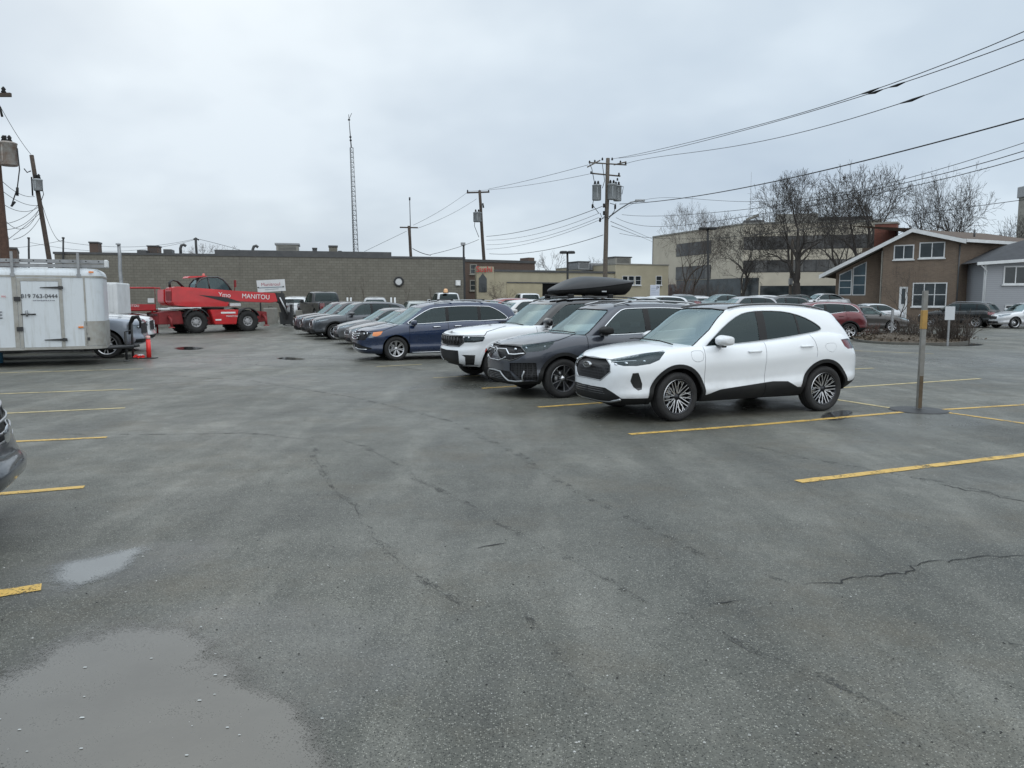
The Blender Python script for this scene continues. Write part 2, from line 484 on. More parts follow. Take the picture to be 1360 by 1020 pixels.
WHEELS = {}
def wheel_meshes(style, r, w=.225, rimr=None):
    key = (style, round(r, 3), w)
    if key in WHEELS: return WHEELS[key]
    ri = rimr or r*.725
    t = MB()
    prof = [(ri-.004, -w*.42), (ri+.012, -w*.47), (ri+.03, -w*.495), ((ri+r)/2, -w*.52), (r-.03, -w*.5), (r-.012, -w*.46), (r-.003, -w*.4), (r, -w*.2), (r, 0), (r, w*.2), (r-.003, w*.4), (r-.03, w*.5), ((ri+r)/2, w*.52), (ri+.012, w*.47), (ri-.004, w*.42)]
    M = Matrix.Rotation(pi/2, 4, 'X')   # local z -> -y (outer side)
    t.lathe(prof, 48, M)
    # tread grooves
    for gy in (-.25, 0., .25):
        t.lathe([(r+.0005, w*gy-.006), (r+.0008, w*gy+.006)], 48, M, mi=1)
    rim = MB()
    yo = w*.44
    dk = 2 if style in ('multi', 'blade') else 0
    rim.lathe([(ri-.002, w*.43), (ri-.008, w*.46)], 48, M, mi=0); rim.lathe([(ri-.008, w*.46), (ri-.03, w*.40), (ri-.035, w*.25)], 48, M, mi=dk)
    rim.lathe([(ri-.034, w*.26), (ri-.04, -w*.3), (0.02, -w*.3)], 40, M, mi=1)   # barrel and dark back
    rim.lathe([(.15, -w*.1), (.15, w*.0), (.06, w*.02)], 28, M, mi=3)   # brake disc
    rim.lathe([(.0, w*.36), (.032, w*.35), (.036, w*.31), (.062, w*.27), (.075, w*.0)], 24, M, mi=2 if style == 'multi' else 0)
    def spoke(a0, r0, a1, r1, w0, w1, z0, z1, th=.03, mi=0):
        p0 = Vector((r0*cos(a0), r0*sin(a0))); p1 = Vector((r1*cos(a1), r1*sin(a1)))
        d = (p1-p0).normalized(); n = Vector((-d.y, d.x))
        q = []
        for p, ww, z in ((p0, w0, z0), (p1, w1, z1)):
            q.append([(p+n*ww/2, z), (p-n*ww/2, z), (p-n*ww*.65, z-th), (p+n*ww*.65, z-th)])
        vs = [M @ Vector((c.x, c.y, z)) for ring in q for c, z in ring]
        rim.add(vs, [(0,1,5,4)], mi); rim.add(vs, [(1,2,6,5), (3,0,4,7), (2,3,7,6)], 2 if mi == 0 else mi)
    ro = ri-.018; zh = w*.32; zo = w*.42
    if style == 'multi':
        for k in range(5):
            a = 2*pi*k/5+pi/2
            for sg in (-1, 1):
                b = a+sg*.16
                spoke(b, .05, a+sg*.20, ro, .014, .011, zh, zo)
                spoke(b, .05, a+sg*.52, ro, .013, .011, zh, zo)
                spoke(a+sg*.30, ri*.56, a+sg*.04, ro, .011, .009, zh+.003, zo)
    elif style == 'five_double':
        for k in range(5):
            a = 2*pi*k/5+pi/2
            for sg in (-1, 1):
                spoke(a+sg*.1, .05, a+sg*.2, ro, .03, .028, zh, zo)
    elif style == 'blade':
        for k in range(5):
            a = 2*pi*k/5+.4
            spoke(a, .05, a+.1, ro, .05, .06, zh, zo, mi=2)
            spoke(a-.1, .05, a-.17, ro, .012, .022, zh+.004, zo+.003)
            spoke(a+.16, .05, a+.34, ro, .012, .022, zh+.004, zo+.003)
    elif style == 'seven':
        for k in range(7):
            a = 2*pi*k/7+pi/2
            spoke(a, .04, a-.09, ro, .022, .034, zh, zo); spoke(a, .04, a+.16, ro, .018, .026, zh, zo)
    elif style == 'ten':
        for k in range(10):
            a = 2*pi*k/10+pi/2
            spoke(a, .04, a, ro, .026, .034, zh, zo)
    elif style == 'steel':
        rim.lathe([(.03, w*.3), (ri*.55, w*.34), (ri*.8, w*.28), (ro, w*.4)], 40, M, mi=0)
    me = []
    for mb, nm, ms in ((t, 'tyre', [MT['rubber'], MT['seam']]), (rim, 'rim', [MT['alloy'] if style != 'darkrim' else MT['alloy_dark'], MT['hub'], MT['alloy_dark'], MT['satin']])):
        o = mb.build(nm, ms, None, fixn=False); me.append(o.data); bpy.data.objects.remove(o)
    WHEELS[key] = me
    return me
def add_wheel(root, x, y, r, style, steer=0., w=.225, rimr=None):
    tm, rm = wheel_meshes(style, r, w, rimr)
    e = bpy.data.objects.new('wheel', None); COL.objects.link(e); e.parent = root; e.empty_display_size = .1
    e.location = (x, y, r); e.rotation_euler = (0, random.uniform(0, 1.2), (pi if y > 0 else 0)+steer)
    e.rotation_mode = 'YXZ' if False else 'XYZ'
    for nm, me in (('tyre', tm), ('rim', rm)):
        o = bpy.data.objects.new(nm, me); COL.objects.link(o); o.parent = e
    return e
def front_x(s, y, z):
    """where the nose surface stands at this width and height"""
    z0 = herm(s['zb'])(.1); z1 = herm(s['ze'])(.12); v = max(0, min(1, (z-z0)/(z1-z0))); w = s['W']*herm(s['prof'])(v); Rf, p, q = s['plan'][:3]
    t = min(.999, abs(y)/w); return herm(s['xff'])(v)+Rf*(1-(1-t**q)**(1/p))
def nose_tube(root, s, pts, r, nm, m, off=.004, both=True, n=6):
    for sg in ((1, -1) if both else (1,)):
        mb = MB(); f = []
        for a, b in zip(pts, pts[1:]):
            for i in range(4): f.append((a[0]+(b[0]-a[0])*i/4, a[1]+(b[1]-a[1])*i/4))
        f.append(pts[-1]); mb.tube([(front_x(s, y, z)-off, y*sg, z) for y, z in f], r, n); mb.build(nm, m, root)
def circ(cx, cz, r, a0=0., a1=360., n=28):
    return [(cx+r*cos(R(a0+(a1-a0)*i/n)), cz+r*sin(R(a0+(a1-a0)*i/n))) for i in range(n+(0 if a1-a0 >= 360 else 1))]
def arch_poly(cx, r, zc, zlow, n=22):
    """circle top that runs straight down below the axle"""
    return [(cx-r, zlow)]+[(cx-r*cos(pi*i/n), zc+r*sin(pi*i/n)) for i in range(n+1)]+[(cx+r, zlow)]

def mirror_part(root, side, x, y, z, bodymat, size=(.13, .24, .16), cap=None):
    """door mirror: rounded shell on a short stalk, black glass on the rear face"""
    bm = bmesh.new(); bmesh.ops.create_uvsphere(bm, u_segments=28, v_segments=18, radius=1)
    sx, sy, sz = size
    pw = lambda t, e: (abs(t)**e)*(1 if t > 0 else -1)
    for v in bm.verts:
        c = v.co; n = Vector((pw(c.x, .75), pw(c.y, .5), pw(c.z, .55)))
        vx = n.x*sx*.55; k = 1 if vx > 0 else 1+.45*vx/(sx*.55)
        vy = n.y*sy*.5*(1 if vx > 0 else k**.5); vz = n.z*sz*.48*k*(1-.12*side*n.y)
        vx = min(vx, sx*.45)
        v.co = Vector((vx+.02*max(0, side*n.y), vy, vz))
    for f in bm.faces: f.smooth = True
    me = bpy.data.meshes.new('mirror'); bm.to_mesh(me); bm.free()
    o = link('mirror', me, bodymat, root); o.location = (x, y+side*sy*.5, z)
    b = MB(); b.bbox((-.02, -.09, -.035), (.06, .09, 0), .012)
    s = b.build('mirror_stalk', MT['gloss_black'], o); s.location = (.0, -side*sy*.34, -sz*.42)
    g = MB(); g.bbox((sx*.45-.002, -sy*.38, -sz*.3), (sx*.45+.006, sy*.38, sz*.3), .003)
    g.build('mirror_glass', MT['gloss_black'], o)
    return o

def interior(root, s, far=False):
    x0 = s['gx0']; w = s['W']-.12; zb = s.get('zint', 1.0); xr = s['gx1']
    mb = MB()
    xa, xb = x0+.12, xr-.5
    # floor, door cards, bulkheads
    mb.bx((xa, -w, .38), (xb, w, .40)); mb.bx((xa, -w, .4), (xb, -w+.03, zb-.08)); mb.bx((xa, w-.03, .4), (xb, w, zb-.08))
    mb.bx((xa-.02, -w, .4), (xa, w, zb-.06)); mb.bx((xb, -w, .4), (xb+.02, w, zb-.08)); mb.bx((xb+.02, -w*.75, .5), (xb+.35, w*.75, zb-.1))
    mb.build('cabin_floor', MT['under'], root)
    d = MB(); d.bbox((xa+.02, -w+.03, zb-.28), (xa+.62, w-.03, zb-.03), .05)
    d.build('dashboard', MT['dash'], root)
    if far: return
    for sg in (-1, 1):
        for k, xs in enumerate(s.get('seats', (xa+1.05, xa+1.95))):
            st = MB(); y = sg*.37
            st.bbox((xs-.45, y-.24, .42), (xs+.08, y+.24, .62), .05)
            T = Matrix.Translation((xs+.12, y, .86)) @ Matrix.Rotation(R(14), 4, 'Y')
            bmq = bmesh.new(); bmesh.ops.create_cube(bmq, size=1)
            for v in bmq.verts: v.co = Vector((v.co.x*.12, v.co.y*.46, v.co.z*.6))
            bmesh.ops.bevel(bmq, geom=bmq.edges[:], offset=.04, segments=2, affect='EDGES'); bmq.verts.index_update()
            st.add([T @ v.co for v in bmq.verts], [[v.index for v in f.verts] for f in bmq.faces], 0, True); bmq.free()
            st.bbox((xs+.17, y-.13, 1.16), (xs+.27, y+.13, 1.34), .03)
            st.build('seat', MT['seat'], root)
    sw = MB(); c = Vector((xa+.78, -.37, zb-.06)); u = Vector((.35, 0, .94)); v = Vector((0, 1, 0))
    sw.tube([c+(u*cos(2*pi*i/20)+v*sin(2*pi*i/20))*.18 for i in range(20)], .014, 6, closed=True)
    sw.tube([c-v*.18, c+v*.18], .014, 5); sw.tube([c, c-u*.18], .014, 5)
    sw.build('steering_wheel', MT['dash'], root)

def lamp(root, bms, reg, name, depth=.05, blobs=(), inner=None, each='each', cover=None, spec=None):
    """a lamp: bowl set into the body, clear cover, reflectors inside as sub-parts"""
    covers = emit(bms, [reg], name, cover or MT['lens'], root, off=.001, mirror=each)
    hs = emit(bms, [reg], 'lamp_housing', inner or MT['lamp_in'], None, off=-depth, lip=-depth, mirror=each)
    def cy(o): return sum(v.co.y for v in o.data.vertices)/max(1, len(o.data.vertices))
    for h in hs:
        if covers: h.parent = min(covers, key=lambda c: abs(cy(c)-cy(h)))
    used = set()
    for i, c in enumerate(covers):
        sg = 1 if cy(c) < 0 else -1
        if sg in used: continue
        used.add(sg)
        for (x, y, z, rx, ry, rz) in blobs:
            if spec: x = front_x(spec, y, z)+.022; rx = .02
            b = MB(); b.lathe([(0, -1), (.5, -.866), (.866, -.5), (1, 0), (.866, .5), (.5, .866), (0, 1)], 14, Matrix.Translation((x, y*sg, z)) @ Matrix.Diagonal((rx, ry, rz, 1)))
            b.build('reflector', MT['reflector'], c)
    return covers

def build_car(s):
    root = empty(s.get('name', 'parked_car'), s['loc'], s['rot'], s['label'], s['cat'], s.get('group'))
    W, Ln = s['W'], s['L']
    ze = herm(s['ze']); zb = herm(s['zb']); prof = herm(s['prof']); xff = herm(s['xff']); xrf = herm(s['xrf'])
    rw = s['rw']; xf, xr = s['xfw'], s['xfw']+s['WB']
    ar = s.get('ar', rw*1.17); mid = s.get('nmid', 60)
    bulge = s.get('bulge', .018)
    def ymod(x, v):
        k = 1-v
        return 1+bulge*(math.exp(-((x-xf)/.42)**2)+math.exp(-((x-xr)/.42)**2))*(sin(min(1, v*1.5)*pi)**.7 if 0 < v < .66 else 0)
    lv = s.get('levels', [0,.02,.05,.1,.15,.2,.25,.3,.35,.4,.45,.5,.55,.6,.65,.7,.75,.8,.85,.89,.92,.95,.975,1.])
    bl = half_shell(lv, lambda x: ze(x), lambda v: W*prof(v), xff, xrf, lambda v: s['plan'], lambda v, x: zb(x)+v*(ze(x)-zb(x)), herm(s['crown']), 9, ymod, mid)
    gw = herm(s['gw']); gxf = herm(s['gxf']); gxr = herm(s['gxr']); gz = herm(s['gz']); g0 = s.get('g0', .06)
    gl = [0,.06,.12,.2,.28,.36,.44,.52,.6,.68,.75,.81,.86,.9,.93,.96,.98,1.]
    bg = half_shell(gl, lambda x: gz(x), gw, gxf, gxr, lambda v: s['gplan'], lambda v, x: (ze(x)-g0)+v*(gz(x)-ze(x)+g0), lambda x: s.get('roofcrown', .025), 8, None, mid)
    s['gx0'] = gxf(0); s['gx1'] = gxr(0)
    loc = Vector(s['loc']); rz = Matrix.Rotation(-s['rot'], 3, 'Z')
    cam = (rz @ (Vector((0, 0, CAMH))-loc), rz @ Vector((1, 0, 0)), rz @ Vector((0, SP, CP)), rz @ Vector((0, CP, -SP)))
    cl = Cutter(bl, cam); cg = Cutter(bg, cam)
    w0 = gw(0)-.05; ds = s.get('deckcut') or [(gxf(0)+.10, .1), (gxf(0)+.14, -.4), (gxf(0)+s['gplan'][0]+.02, -w0), (gxr(0)-.2, -w0), (gxr(0)-.12, -.4), (gxr(0)-.12, .1)]
    cl.cut('top', ds, 98, thr=.35)
    body = s['paint']
    # wheel arches
    clad = s.get('clad')
    zl = -.1
    for x in (xf, xr):
        cl.cut('side', arch_poly(x, ar, rw, zl), 1, thr=-.3)
        if clad: cl.cut('side', arch_poly(x, ar+clad, rw+s.get('archup', 0), zl), 10, thr=-.1)
    # features, in order
    for step in s['steps']:
        c = cg if step[0] == 'g' else cl
        if step[1] == 'strip': c.strip(step[2], step[3], step[4], step[5], *(step[6:7] or ((0,),)))
        elif step[1] == 'rx':   # relabel leftovers by test
            for f in c.bm.faces:
                m = f.calc_center_median()
                if f[c.reg] == step[2] and step[3](m, f.normal): f[c.reg] = step[4]
        else: c.cut(step[1], step[2], step[3], *(step[4:]))
    both = [bl, bg]
    emit(both, [0, 97], 'body', body, root, lip=.02)
    for reg, nm, m, off, lip, mir in s['parts']:
        emit(both, [reg], nm, m, root, off, lip, mir)
    if clad: emit([bl], [10], 'wheel_arch_cladding', s.get('cladmat', MT['clad']), root, .012, .035, 'each')
    emit(both, [15], 'panel_gap', MT['seam'], root, -.012)
    emit([bg], [4], 'windshield', MT['ws'], root, -.004)
    emit([bg], [2], 'side_window', MT['win'], root, -.006, 0, 'each')
    emit([bg], [3], 'rear_side_window', MT['priv'], root, -.006, 0, 'each')
    emit(both, [5], 'rear_window', s.get('rwmat', MT['priv']), root, -.004)
    emit([bg], [6], 'window_pillar', MT['pillar'], root, -.003, 0, 'each')
    for (bmi, regs, nm, m, r) in s.get('trims', []):
        trim(both[bmi], regs, nm, m, root, r)
    for a in s.get('lamps', []): lamp(root, both, *a, spec=s)
    # wheel wells, underbody
    for x in (xf, xr):
        for sg in (-1, 1):
            m = MB(); n = 18; pts = [(x-(ar+.01)*cos(pi*i/n), rw+(ar+.01)*sin(pi*i/n)) for i in range(n+1)]
            zw = herm(s['zb'])(x)+.03; pts = [(x-ar-.01, zw)]+pts+[(x+ar+.01, zw)]
            vs = [(a, -W*.93*sg*-1, b) for a, b in pts]+[(a, sg*.35, b) for a, b in pts]
            k = len(pts); m.add(vs, [(i, i+1, k+i+1, k+i) for i in range(k-1)]+[tuple(range(k, 2*k))], 0, True)
            m.build('wheel_well', MT['under'], root)
    u = MB(); zz = max(zb(xf+ar+.1), .2)+.02
    u.bx((xf+ar, -W*.86, zz-.03), (xr-ar, W*.86, zz+.02)); u.bx((.25, -.5, zz), (Ln-.25, .5, zz+.05)); u.bx((.3, -.34, zz), (Ln-.4, .34, .5))
    for x in (xf, xr): u.tube([(x, -.7, rw), (x, .7, rw)], .05, 6)
    u.build('underbody', MT['under'], root)
    for x, st in ((xf, s.get('steer', 0)), (xr, 0)):
        for sg in (-1, 1):
            add_wheel(root, x, sg*(W-.012-s.get('tw', .225)/2), rw, s['style'], st, s.get('tw', .225), s.get('rimr'))
    if not s.get('noint'): interior(root, s, s.get('far', False))
    if 'mirror' in s:
        mx, my, mz = s['mirror'][:3]
        for sg in (-1, 1): mirror_part(root, sg, mx, sg*my, mz, s.get('mirmat', body), *s['mirror'][3:])
    for hx, hz in s.get('handles', []):
        hy = W*s.get('hyf', .985)
        for sg in (-1, 1):
            h = MB(); h.tube([(hx-.12, sg*(hy-.01), hz), (hx-.1, sg*(hy+.028), hz), (hx, sg*(hy+.036), hz+.004), (hx+.09, sg*(hy+.03), hz+.004), (hx+.115, sg*(hy-.01), hz+.004)], [.012, .016, .016, .016, .012], 8)
            h.build('door_handle', s.get('hmat', body), root)
    if 'wipers' in s:
        for pts in s['wipers']:
            w = MB(); w.tube(pts, .009, 5); w.build('wiper', MT['clad'], root)
    if 'rails' in s:
        x0, x1, y, z0, mt = s['rails']
        for sg in (-1, 1):
            r_ = MB(); n = 14; pts = []
            for i in range(n+1):
                t = i/n; x = x0+(x1-x0)*t
                pts.append((x, sg*(y), gz(x)+z0*min(1, 6*t, 6*(1-t))+.004))
            r_.tube(pts, .016, 7); r_.build('roof_rail', mt, root)
    if 'extra' in s: s['extra'](root, s, bl, bg)
    bl.free(); bg.free()
    return root

def plate_text(txt, size, name, material, parent, loc, rot, depth=.002, align='CENTER'):
    cu = bpy.data.curves.new(name, 'FONT'); cu.body = txt; cu.size = size; cu.extrude = depth; cu.align_x = align; cu.align_y = 'CENTER'
    tmp = bpy.data.objects.new(name, cu); COL.objects.link(tmp)
    dg = bpy.context.evaluated_depsgraph_get(); me = bpy.data.meshes.new_from_object(tmp.evaluated_get(dg))
    bpy.data.objects.remove(tmp)
    o = link(name, me, material, parent); me.materials.clear(); me.materials.append(material)
    o.location = loc; o.rotation_euler = rot
    return o
def steps_windows(): pass
PAINT = {}
def getpaint(k, *a):
    if k not in PAINT: PAINT[k] = paint(k, *a)
    return PAINT[k]
def base_suv(**kw):
    """measurements shared by the crossovers; every car overrides what differs"""
    s = dict(L=4.59, W=.935, WB=2.71, xfw=.93, rw=.355, style='multi',
      ze=[(0,.85),(.1,.885),(.3,.945),(.7,1.01),(1.2,1.055),(1.6,1.07),(2.5,1.11),(3.1,1.17),(3.6,1.235),(4.1,1.2),(4.45,1.1),(4.6,1.05)],
      zb=[(0,.23),(.3,.25),(.6,.27),(1.4,.27),(3.2,.29),(4.1,.33),(4.6,.4)],
      prof=[(0,.90),(.08,.955),(.2,.99),(.35,.966),(.5,.977),(.68,1.),(.8,.992),(.9,.965),(.96,.935),(1,.895)],
      xff=[(0,.08),(.12,-.02),(.3,-.05),(.6,-.045),(.85,-.03),(.95,-.0),(1,.06)],
      xrf=[(0,4.42),(.15,4.55),(.4,4.58),(.6,4.56),(.8,4.5),(1,4.40)],
      plan=(.78,2.,3.4,.55,2.,4.),
      crown=[(0,.03),(.3,.05),(1.,.06),(1.5,.05),(4.5,.02)],
      gw=[(0,.835),(.4,.785),(.75,.715),(.88,.675),(.95,.635),(.985,.59),(1,.55)],
      gxf=[(0,.98),(.5,1.36),(.9,1.70),(.97,1.80),(1,1.88)], gxr=[(0,4.47),(.5,4.32),(.85,4.22),(.95,4.17),(1,4.08)],
      gz=[(1.5,1.54),(1.9,1.60),(2.3,1.645),(2.8,1.66),(3.3,1.645),(3.8,1.59),(4.25,1.51)],
      gplan=(.36,1.8,2.8,.34,1.9,3.), mirror=(1.64,.86,1.15,(.20,.27,.16)), handles=[(2.27,.975),(3.25,1.03)], steps=[], parts=[], zint=1.03)
    s.update(kw); return s

def pose(px, py, xw, W, deg):
    g = G(px, py); a = R(deg); yw = -(W-.012)
    return dict(loc=(g.x-xw*cos(a)+yw*sin(a), g.y-xw*sin(a)-yw*cos(a), 0), rot=a)
def mir(poly): return [(-a, b) for a, b in poly]
def cr(x0, y0, k):  # crop pixels -> photo pixels
    return lambda pts: [(x/k+x0, y/k+y0) for x, y in pts]

def make_escape():
    C = cr(740, 390, 5.667); D = cr(940, 390, 5.667)
    winall = [(1.40,1.02),(1.56,1.16),(1.84,1.37),(2.12,1.52),(2.35,1.565),(2.65,1.575),(3.0,1.56),(3.3,1.49),(3.53,1.38),(3.635,1.30),(3.6,1.265),(3.45,1.235),(2.88,1.165),(2.46,1.125),(2.04,1.095),(1.54,1.065)]
    st = [
      ('g','side',chaik(winall,1),60,(0,)),
      ('g','side',[(2.43,1.0),(2.43,1.7),(2.57,1.7),(2.58,1.0)],6,(60,)),
      ('g','side',[(3.20,1.0),(3.13,1.7),(3.16,1.7),(3.24,1.0)],6,(60,)),
      ('g','side',[(1.3,.9),(1.3,1.8),(2.44,1.8),(2.44,.9)],2,(60,)),
      ('g','side',[(2.56,.9),(2.56,1.8),(3.8,1.8),(3.8,.9)],3,(60,)),
      ('g','front',[(.1,1.0),(-.74,1.0),(-.74,1.1),(-.70,1.3),(-.60,1.55),(-.56,1.585),(-.3,1.605),(.1,1.61)],4,(0,),.12),
      ('g','rear',[(.1,1.12),(-.72,1.12),(-.77,1.18),(-.72,1.42),(-.66,1.50),(.1,1.49)],5,(0,),.12),
      ('g','top',[(1.5,.1),(1.5,-.575),(4.3,-.56),(4.3,.1)],26,(0,),.55),
      # lower body
      ('l','side',[(1.36,.1),(1.36,.35),(1.46,.375),(1.66,.435),(2.62,.515),(2.9,.505),(3.10,.41),(3.3,.41),(3.3,.1)],11,(0,),-.2),
      ('l','px',C([(150,470),(370,490),(402,540),(400,590),(325,652),(180,622),(128,590),(100,545),(105,500),(128,478)]),21),
      ('l','px',C([(398,500),(520,478),(700,442),(815,436),(770,500),(700,530),(600,545),(500,545),(440,530)]),20),
      ('l','px',C([(568,600),(612,596),(628,640),(640,680),(636,722),(610,730),(575,705),(550,660)]),23),
      ('l','px',C([(60,640),(110,650),(250,690),(360,708),(420,745),(485,790),(560,790),(720,786),(760,786),(760,900),(60,900)]),25),
      ('l','side',[(4.13,.1),(4.13,.38),(4.3,.45),(4.8,.47),(4.8,.1)],25),
      ('l','rear',[(.1,.1),(.1,.5),(-.7,.5),(-.9,.46),(-1,.46),(-1,.1)],25),
      ('l','px',D([(1000,345),(1060,335),(1100,345),(1100,410),(1055,415),(1030,395)]),24),
      ('l','strip','side',[(1.39,1.10),(1.375,.8),(1.40,.1)],.009,15),
      ('l','strip','side',[(2.49,1.12),(2.475,.8),(2.47,.1)],.009,15,(0,11)),
      ('l','strip','side',[(3.33,1.25),(3.42,1.1),(3.46,.95),(3.45,.86)],.009,15),
      ('l','side',[(1.385,1.2),(1.37,.8),(1.395,.36),(2.47,.36),(2.475,.8),(2.49,1.2)],12),
      ('l','side',[(2.49,1.3),(2.475,.8),(2.475,.4),(3.2,.4),(3.2,.7),(3.45,.86),(3.455,.95),(3.42,1.1),(3.33,1.3)],13),
      ('l','strip','px',C([(145,475),(300,480),(400,497),(520,474),(650,450),(800,432)]),.9,15),
      ('l','strip','top',[(.62,-.80),(.9,-.79),(1.3,-.76),(1.36,-.7)],.009,15),
      ('l','strip','px',C([(1010,440),(1030,430),(1080,430),(1095,440),(1103,460),(1105,480),(1098,500),(1080,512),(1060,514),(1045,512),(1028,502),(1018,490),(1010,460),(1010,438)]),.45,15,(0,)),
      ('l','strip','px',D([(885,390),(898,376),(920,372),(950,372),(965,380),(970,395),(966,415),(955,432),(940,440),(915,434),(898,420),(888,405),(885,388)]),.3,15,(0,)),
    ]
    s = base_suv(name='parked_suv', label='clean white crossover with black roof, oval-badged grille and spoked alloy wheels, nearest of the row', cat='car', group='cars parked in the angled row',
      paint=getpaint('white_paint', (.78,.80,.82), 0, .4), steps=st, clad=.055, **pose(900, 560, .93, .935, 22.2))
    s['parts'] = [(26,'roof',MT['gloss_black'],0,0,'both'),(11,'sill_cladding',MT['clad'],.012,.03,'each'),(12,'front_door',s['paint'],0,.015,'each'),(13,'rear_door',s['paint'],0,.015,'each'),
      (25,'bumper_cladding',MT['clad'],.006,.02,'both'),(21,'grille',MT['grille'],-.03,-.032,'both')]
    s['trims'] = [(1,[2,3,6],'window_trim',MT['satin'],.007),(1,[4],'windshield_seal',MT['clad'],.008),(0,[21],'grille_surround',MT['satin'],.008)]
    s['lamps'] = [(20,'headlight',.05,((.28,-.58,.825,.03,.05,.018),(.37,-.69,.845,.04,.05,.02),(.22,-.79,.875,.03,.04,.02)),MT['bowl_dark']), (24,'tail_light',.02,(),MT['red'])]
    s['parts'].append((23,'fog_lamp',MT['gloss_black'],-.03,-.032,'each'))
    s['wipers'] = [[(1.02,-.62,1.09),(1.0,-.3,1.13),(.97,.05,1.14)],[(.97,.0,1.14),(.98,.35,1.14),(1.03,.6,1.12)]]
    s['steer'] = R(4)
    def extra(root, s, bl, bg):
        # skid plate lip and the oval badge
        nose_tube(root, s, [(0,.275),(.3,.275),(.5,.285),(.62,.31),(.68,.33)], .022, 'skid_plate', MT['satin'], .0)
        for k in range(5): nose_tube(root, s, [(.0,.33+.032*k),(.25,.33+.032*k),(.5-.02*k,.335+.03*k)], .006, 'intake_bar', MT['gloss_black'], .003)
        nose_tube(root, s, [(.50,.855),(.62,.868),(.75,.885)], .006, 'daytime_strip', MT['chrome'], -.012)
        M = Matrix.Translation((-.055, 0, .79)) @ Matrix.Rotation(-pi/2, 4, 'Y') @ Matrix.Diagonal((.045, .105, 1, 1))
        b = MB(); b.lathe([(0,.014),(.86,.014),(.9,.02),(1.,.018),(1.,-.02)], 28, M, 0)
        bo = b.build('badge', MT['satin'], root)
        d = MB(); d.lathe([(0,.0185),(.84,.0185)], 28, M, 0); d.build('badge_face', MT['gloss_black'], bo, fixn=True)
        plate_text('Ford', .06, 'badge_script', MT['chrome'], bo, (-.078, 0, .79), (pi/2, 0, -pi/2))
        # roof rails, antenna fin
        f = MB(); f.add([(3.75,-.03,1.6),(4.0,-.03,1.56),(3.75,.03,1.6),(4.0,.03,1.56),(3.98,0,1.64),(3.92,0,1.645)], [(0,1,4,5),(2,5,4,3),(0,5,2),(1,3,4)]); f.build('antenna_fin', MT['gloss_black'], root)
        for sg in (-1,1):
            for xx in (1.75,):
                pass
    s['extra'] = extra
    s['rails'] = (2.0, 3.85, .60, .012, MT['gloss_black'])
    return build_car(s)
def chaik(p, n=2, keep=()):
    for _ in range(n):
        q = []
        for i in range(len(p)):
            a, b = p[i], p[(i+1) % len(p)]
            q += [(a[0]*.75+b[0]*.25, a[1]*.75+b[1]*.25), (a[0]*.25+b[0]*.75, a[1]*.25+b[1]*.75)]
        p = q
    return p
def auto_glass(s, a0, a1, d1, d0, pil, priv=1, top=.075, bot=.0, wsb=None, wst=.05, rwb=None, rwt=.08, kick=0., frame=.035):
    """window, windshield and rear-window cuts from the roof and belt curves; pil: list of (x_bottom, x_top, half width)"""
    ze = herm(s['ze']); gz = herm(s['gz']); gw = herm(s['gw']); n = 8
    topx = [a1+(d1-a1)*i/n for i in range(n+1)]
    poly = [(a0, ze(a0)+bot), (a0+(a1-a0)*.35, ze(a0)+(gz(a1)-top-ze(a0))*.42), (a0+(a1-a0)*.72, ze(a0)+(gz(a1)-top-ze(a0))*.8)]+[(x, gz(x)-top) for x in topx]
    poly += [(d1+(d0-d1)*.55, gz(d1)-top-(gz(d1)-top-ze(d0)-kick)*.42), (d0, ze(d0)+bot+kick)]
    poly += [(d0+(a0-d0)*i/7, ze(d0+(a0-d0)*i/7)+bot+(kick*(1-i/2.) if i < 2 else 0)) for i in range(1, 7)]
    st = [('g','side',chaik(poly, 1),60,(0,))]
    for xb, xt, hw in pil: st.append(('g','side',[(xb-hw,.8),(xt-hw,2.2),(xt+hw,2.2),(xb+hw,.8)],6,(60,)))
    if priv and pil:
        xb, xt, hw = pil[0]
        st.append(('g','side',[(-1,.5),(-1,2.5),(xt,2.5),(xb,.5)],2,(60,)))
    st.append(('g','side',[(-1,.5),(-1,2.5),(9,2.5),(9,.5)],3 if priv else 2,(60,)))
    zc = wsb or ze(s['gxf'][0][1]+.1)+.02; x1 = s['gxf'][-1][1]; zt = gz(x1)-wst
    wa = gw(.12)*.93; wb_ = gw(.8)*.92
    st.append(('g','front',[(.1,zc),(-wa,zc),(-wa,zc+.05),(-(wa+wb_)/2,(zc+zt)/2),(-wb_,zt-.06),(-wb_+.04,zt-.02),(.1,zt)],4,(0,),.12))
    x2 = s['gxr'][-1][1]; zr = (rwb or ze(x2+.2)+.05); zq = gz(x2)-rwt; wa = gw(.25)*.86; wb_ = gw(.8)*.84
    st.append(('g','rear',[(.1,zr),(-wa,zr),(-wa,zr+.05),(-wb_,zq-.04),(-wb_+.04,zq),(.1,zq+.01)],5,(0,),.12))
    return st
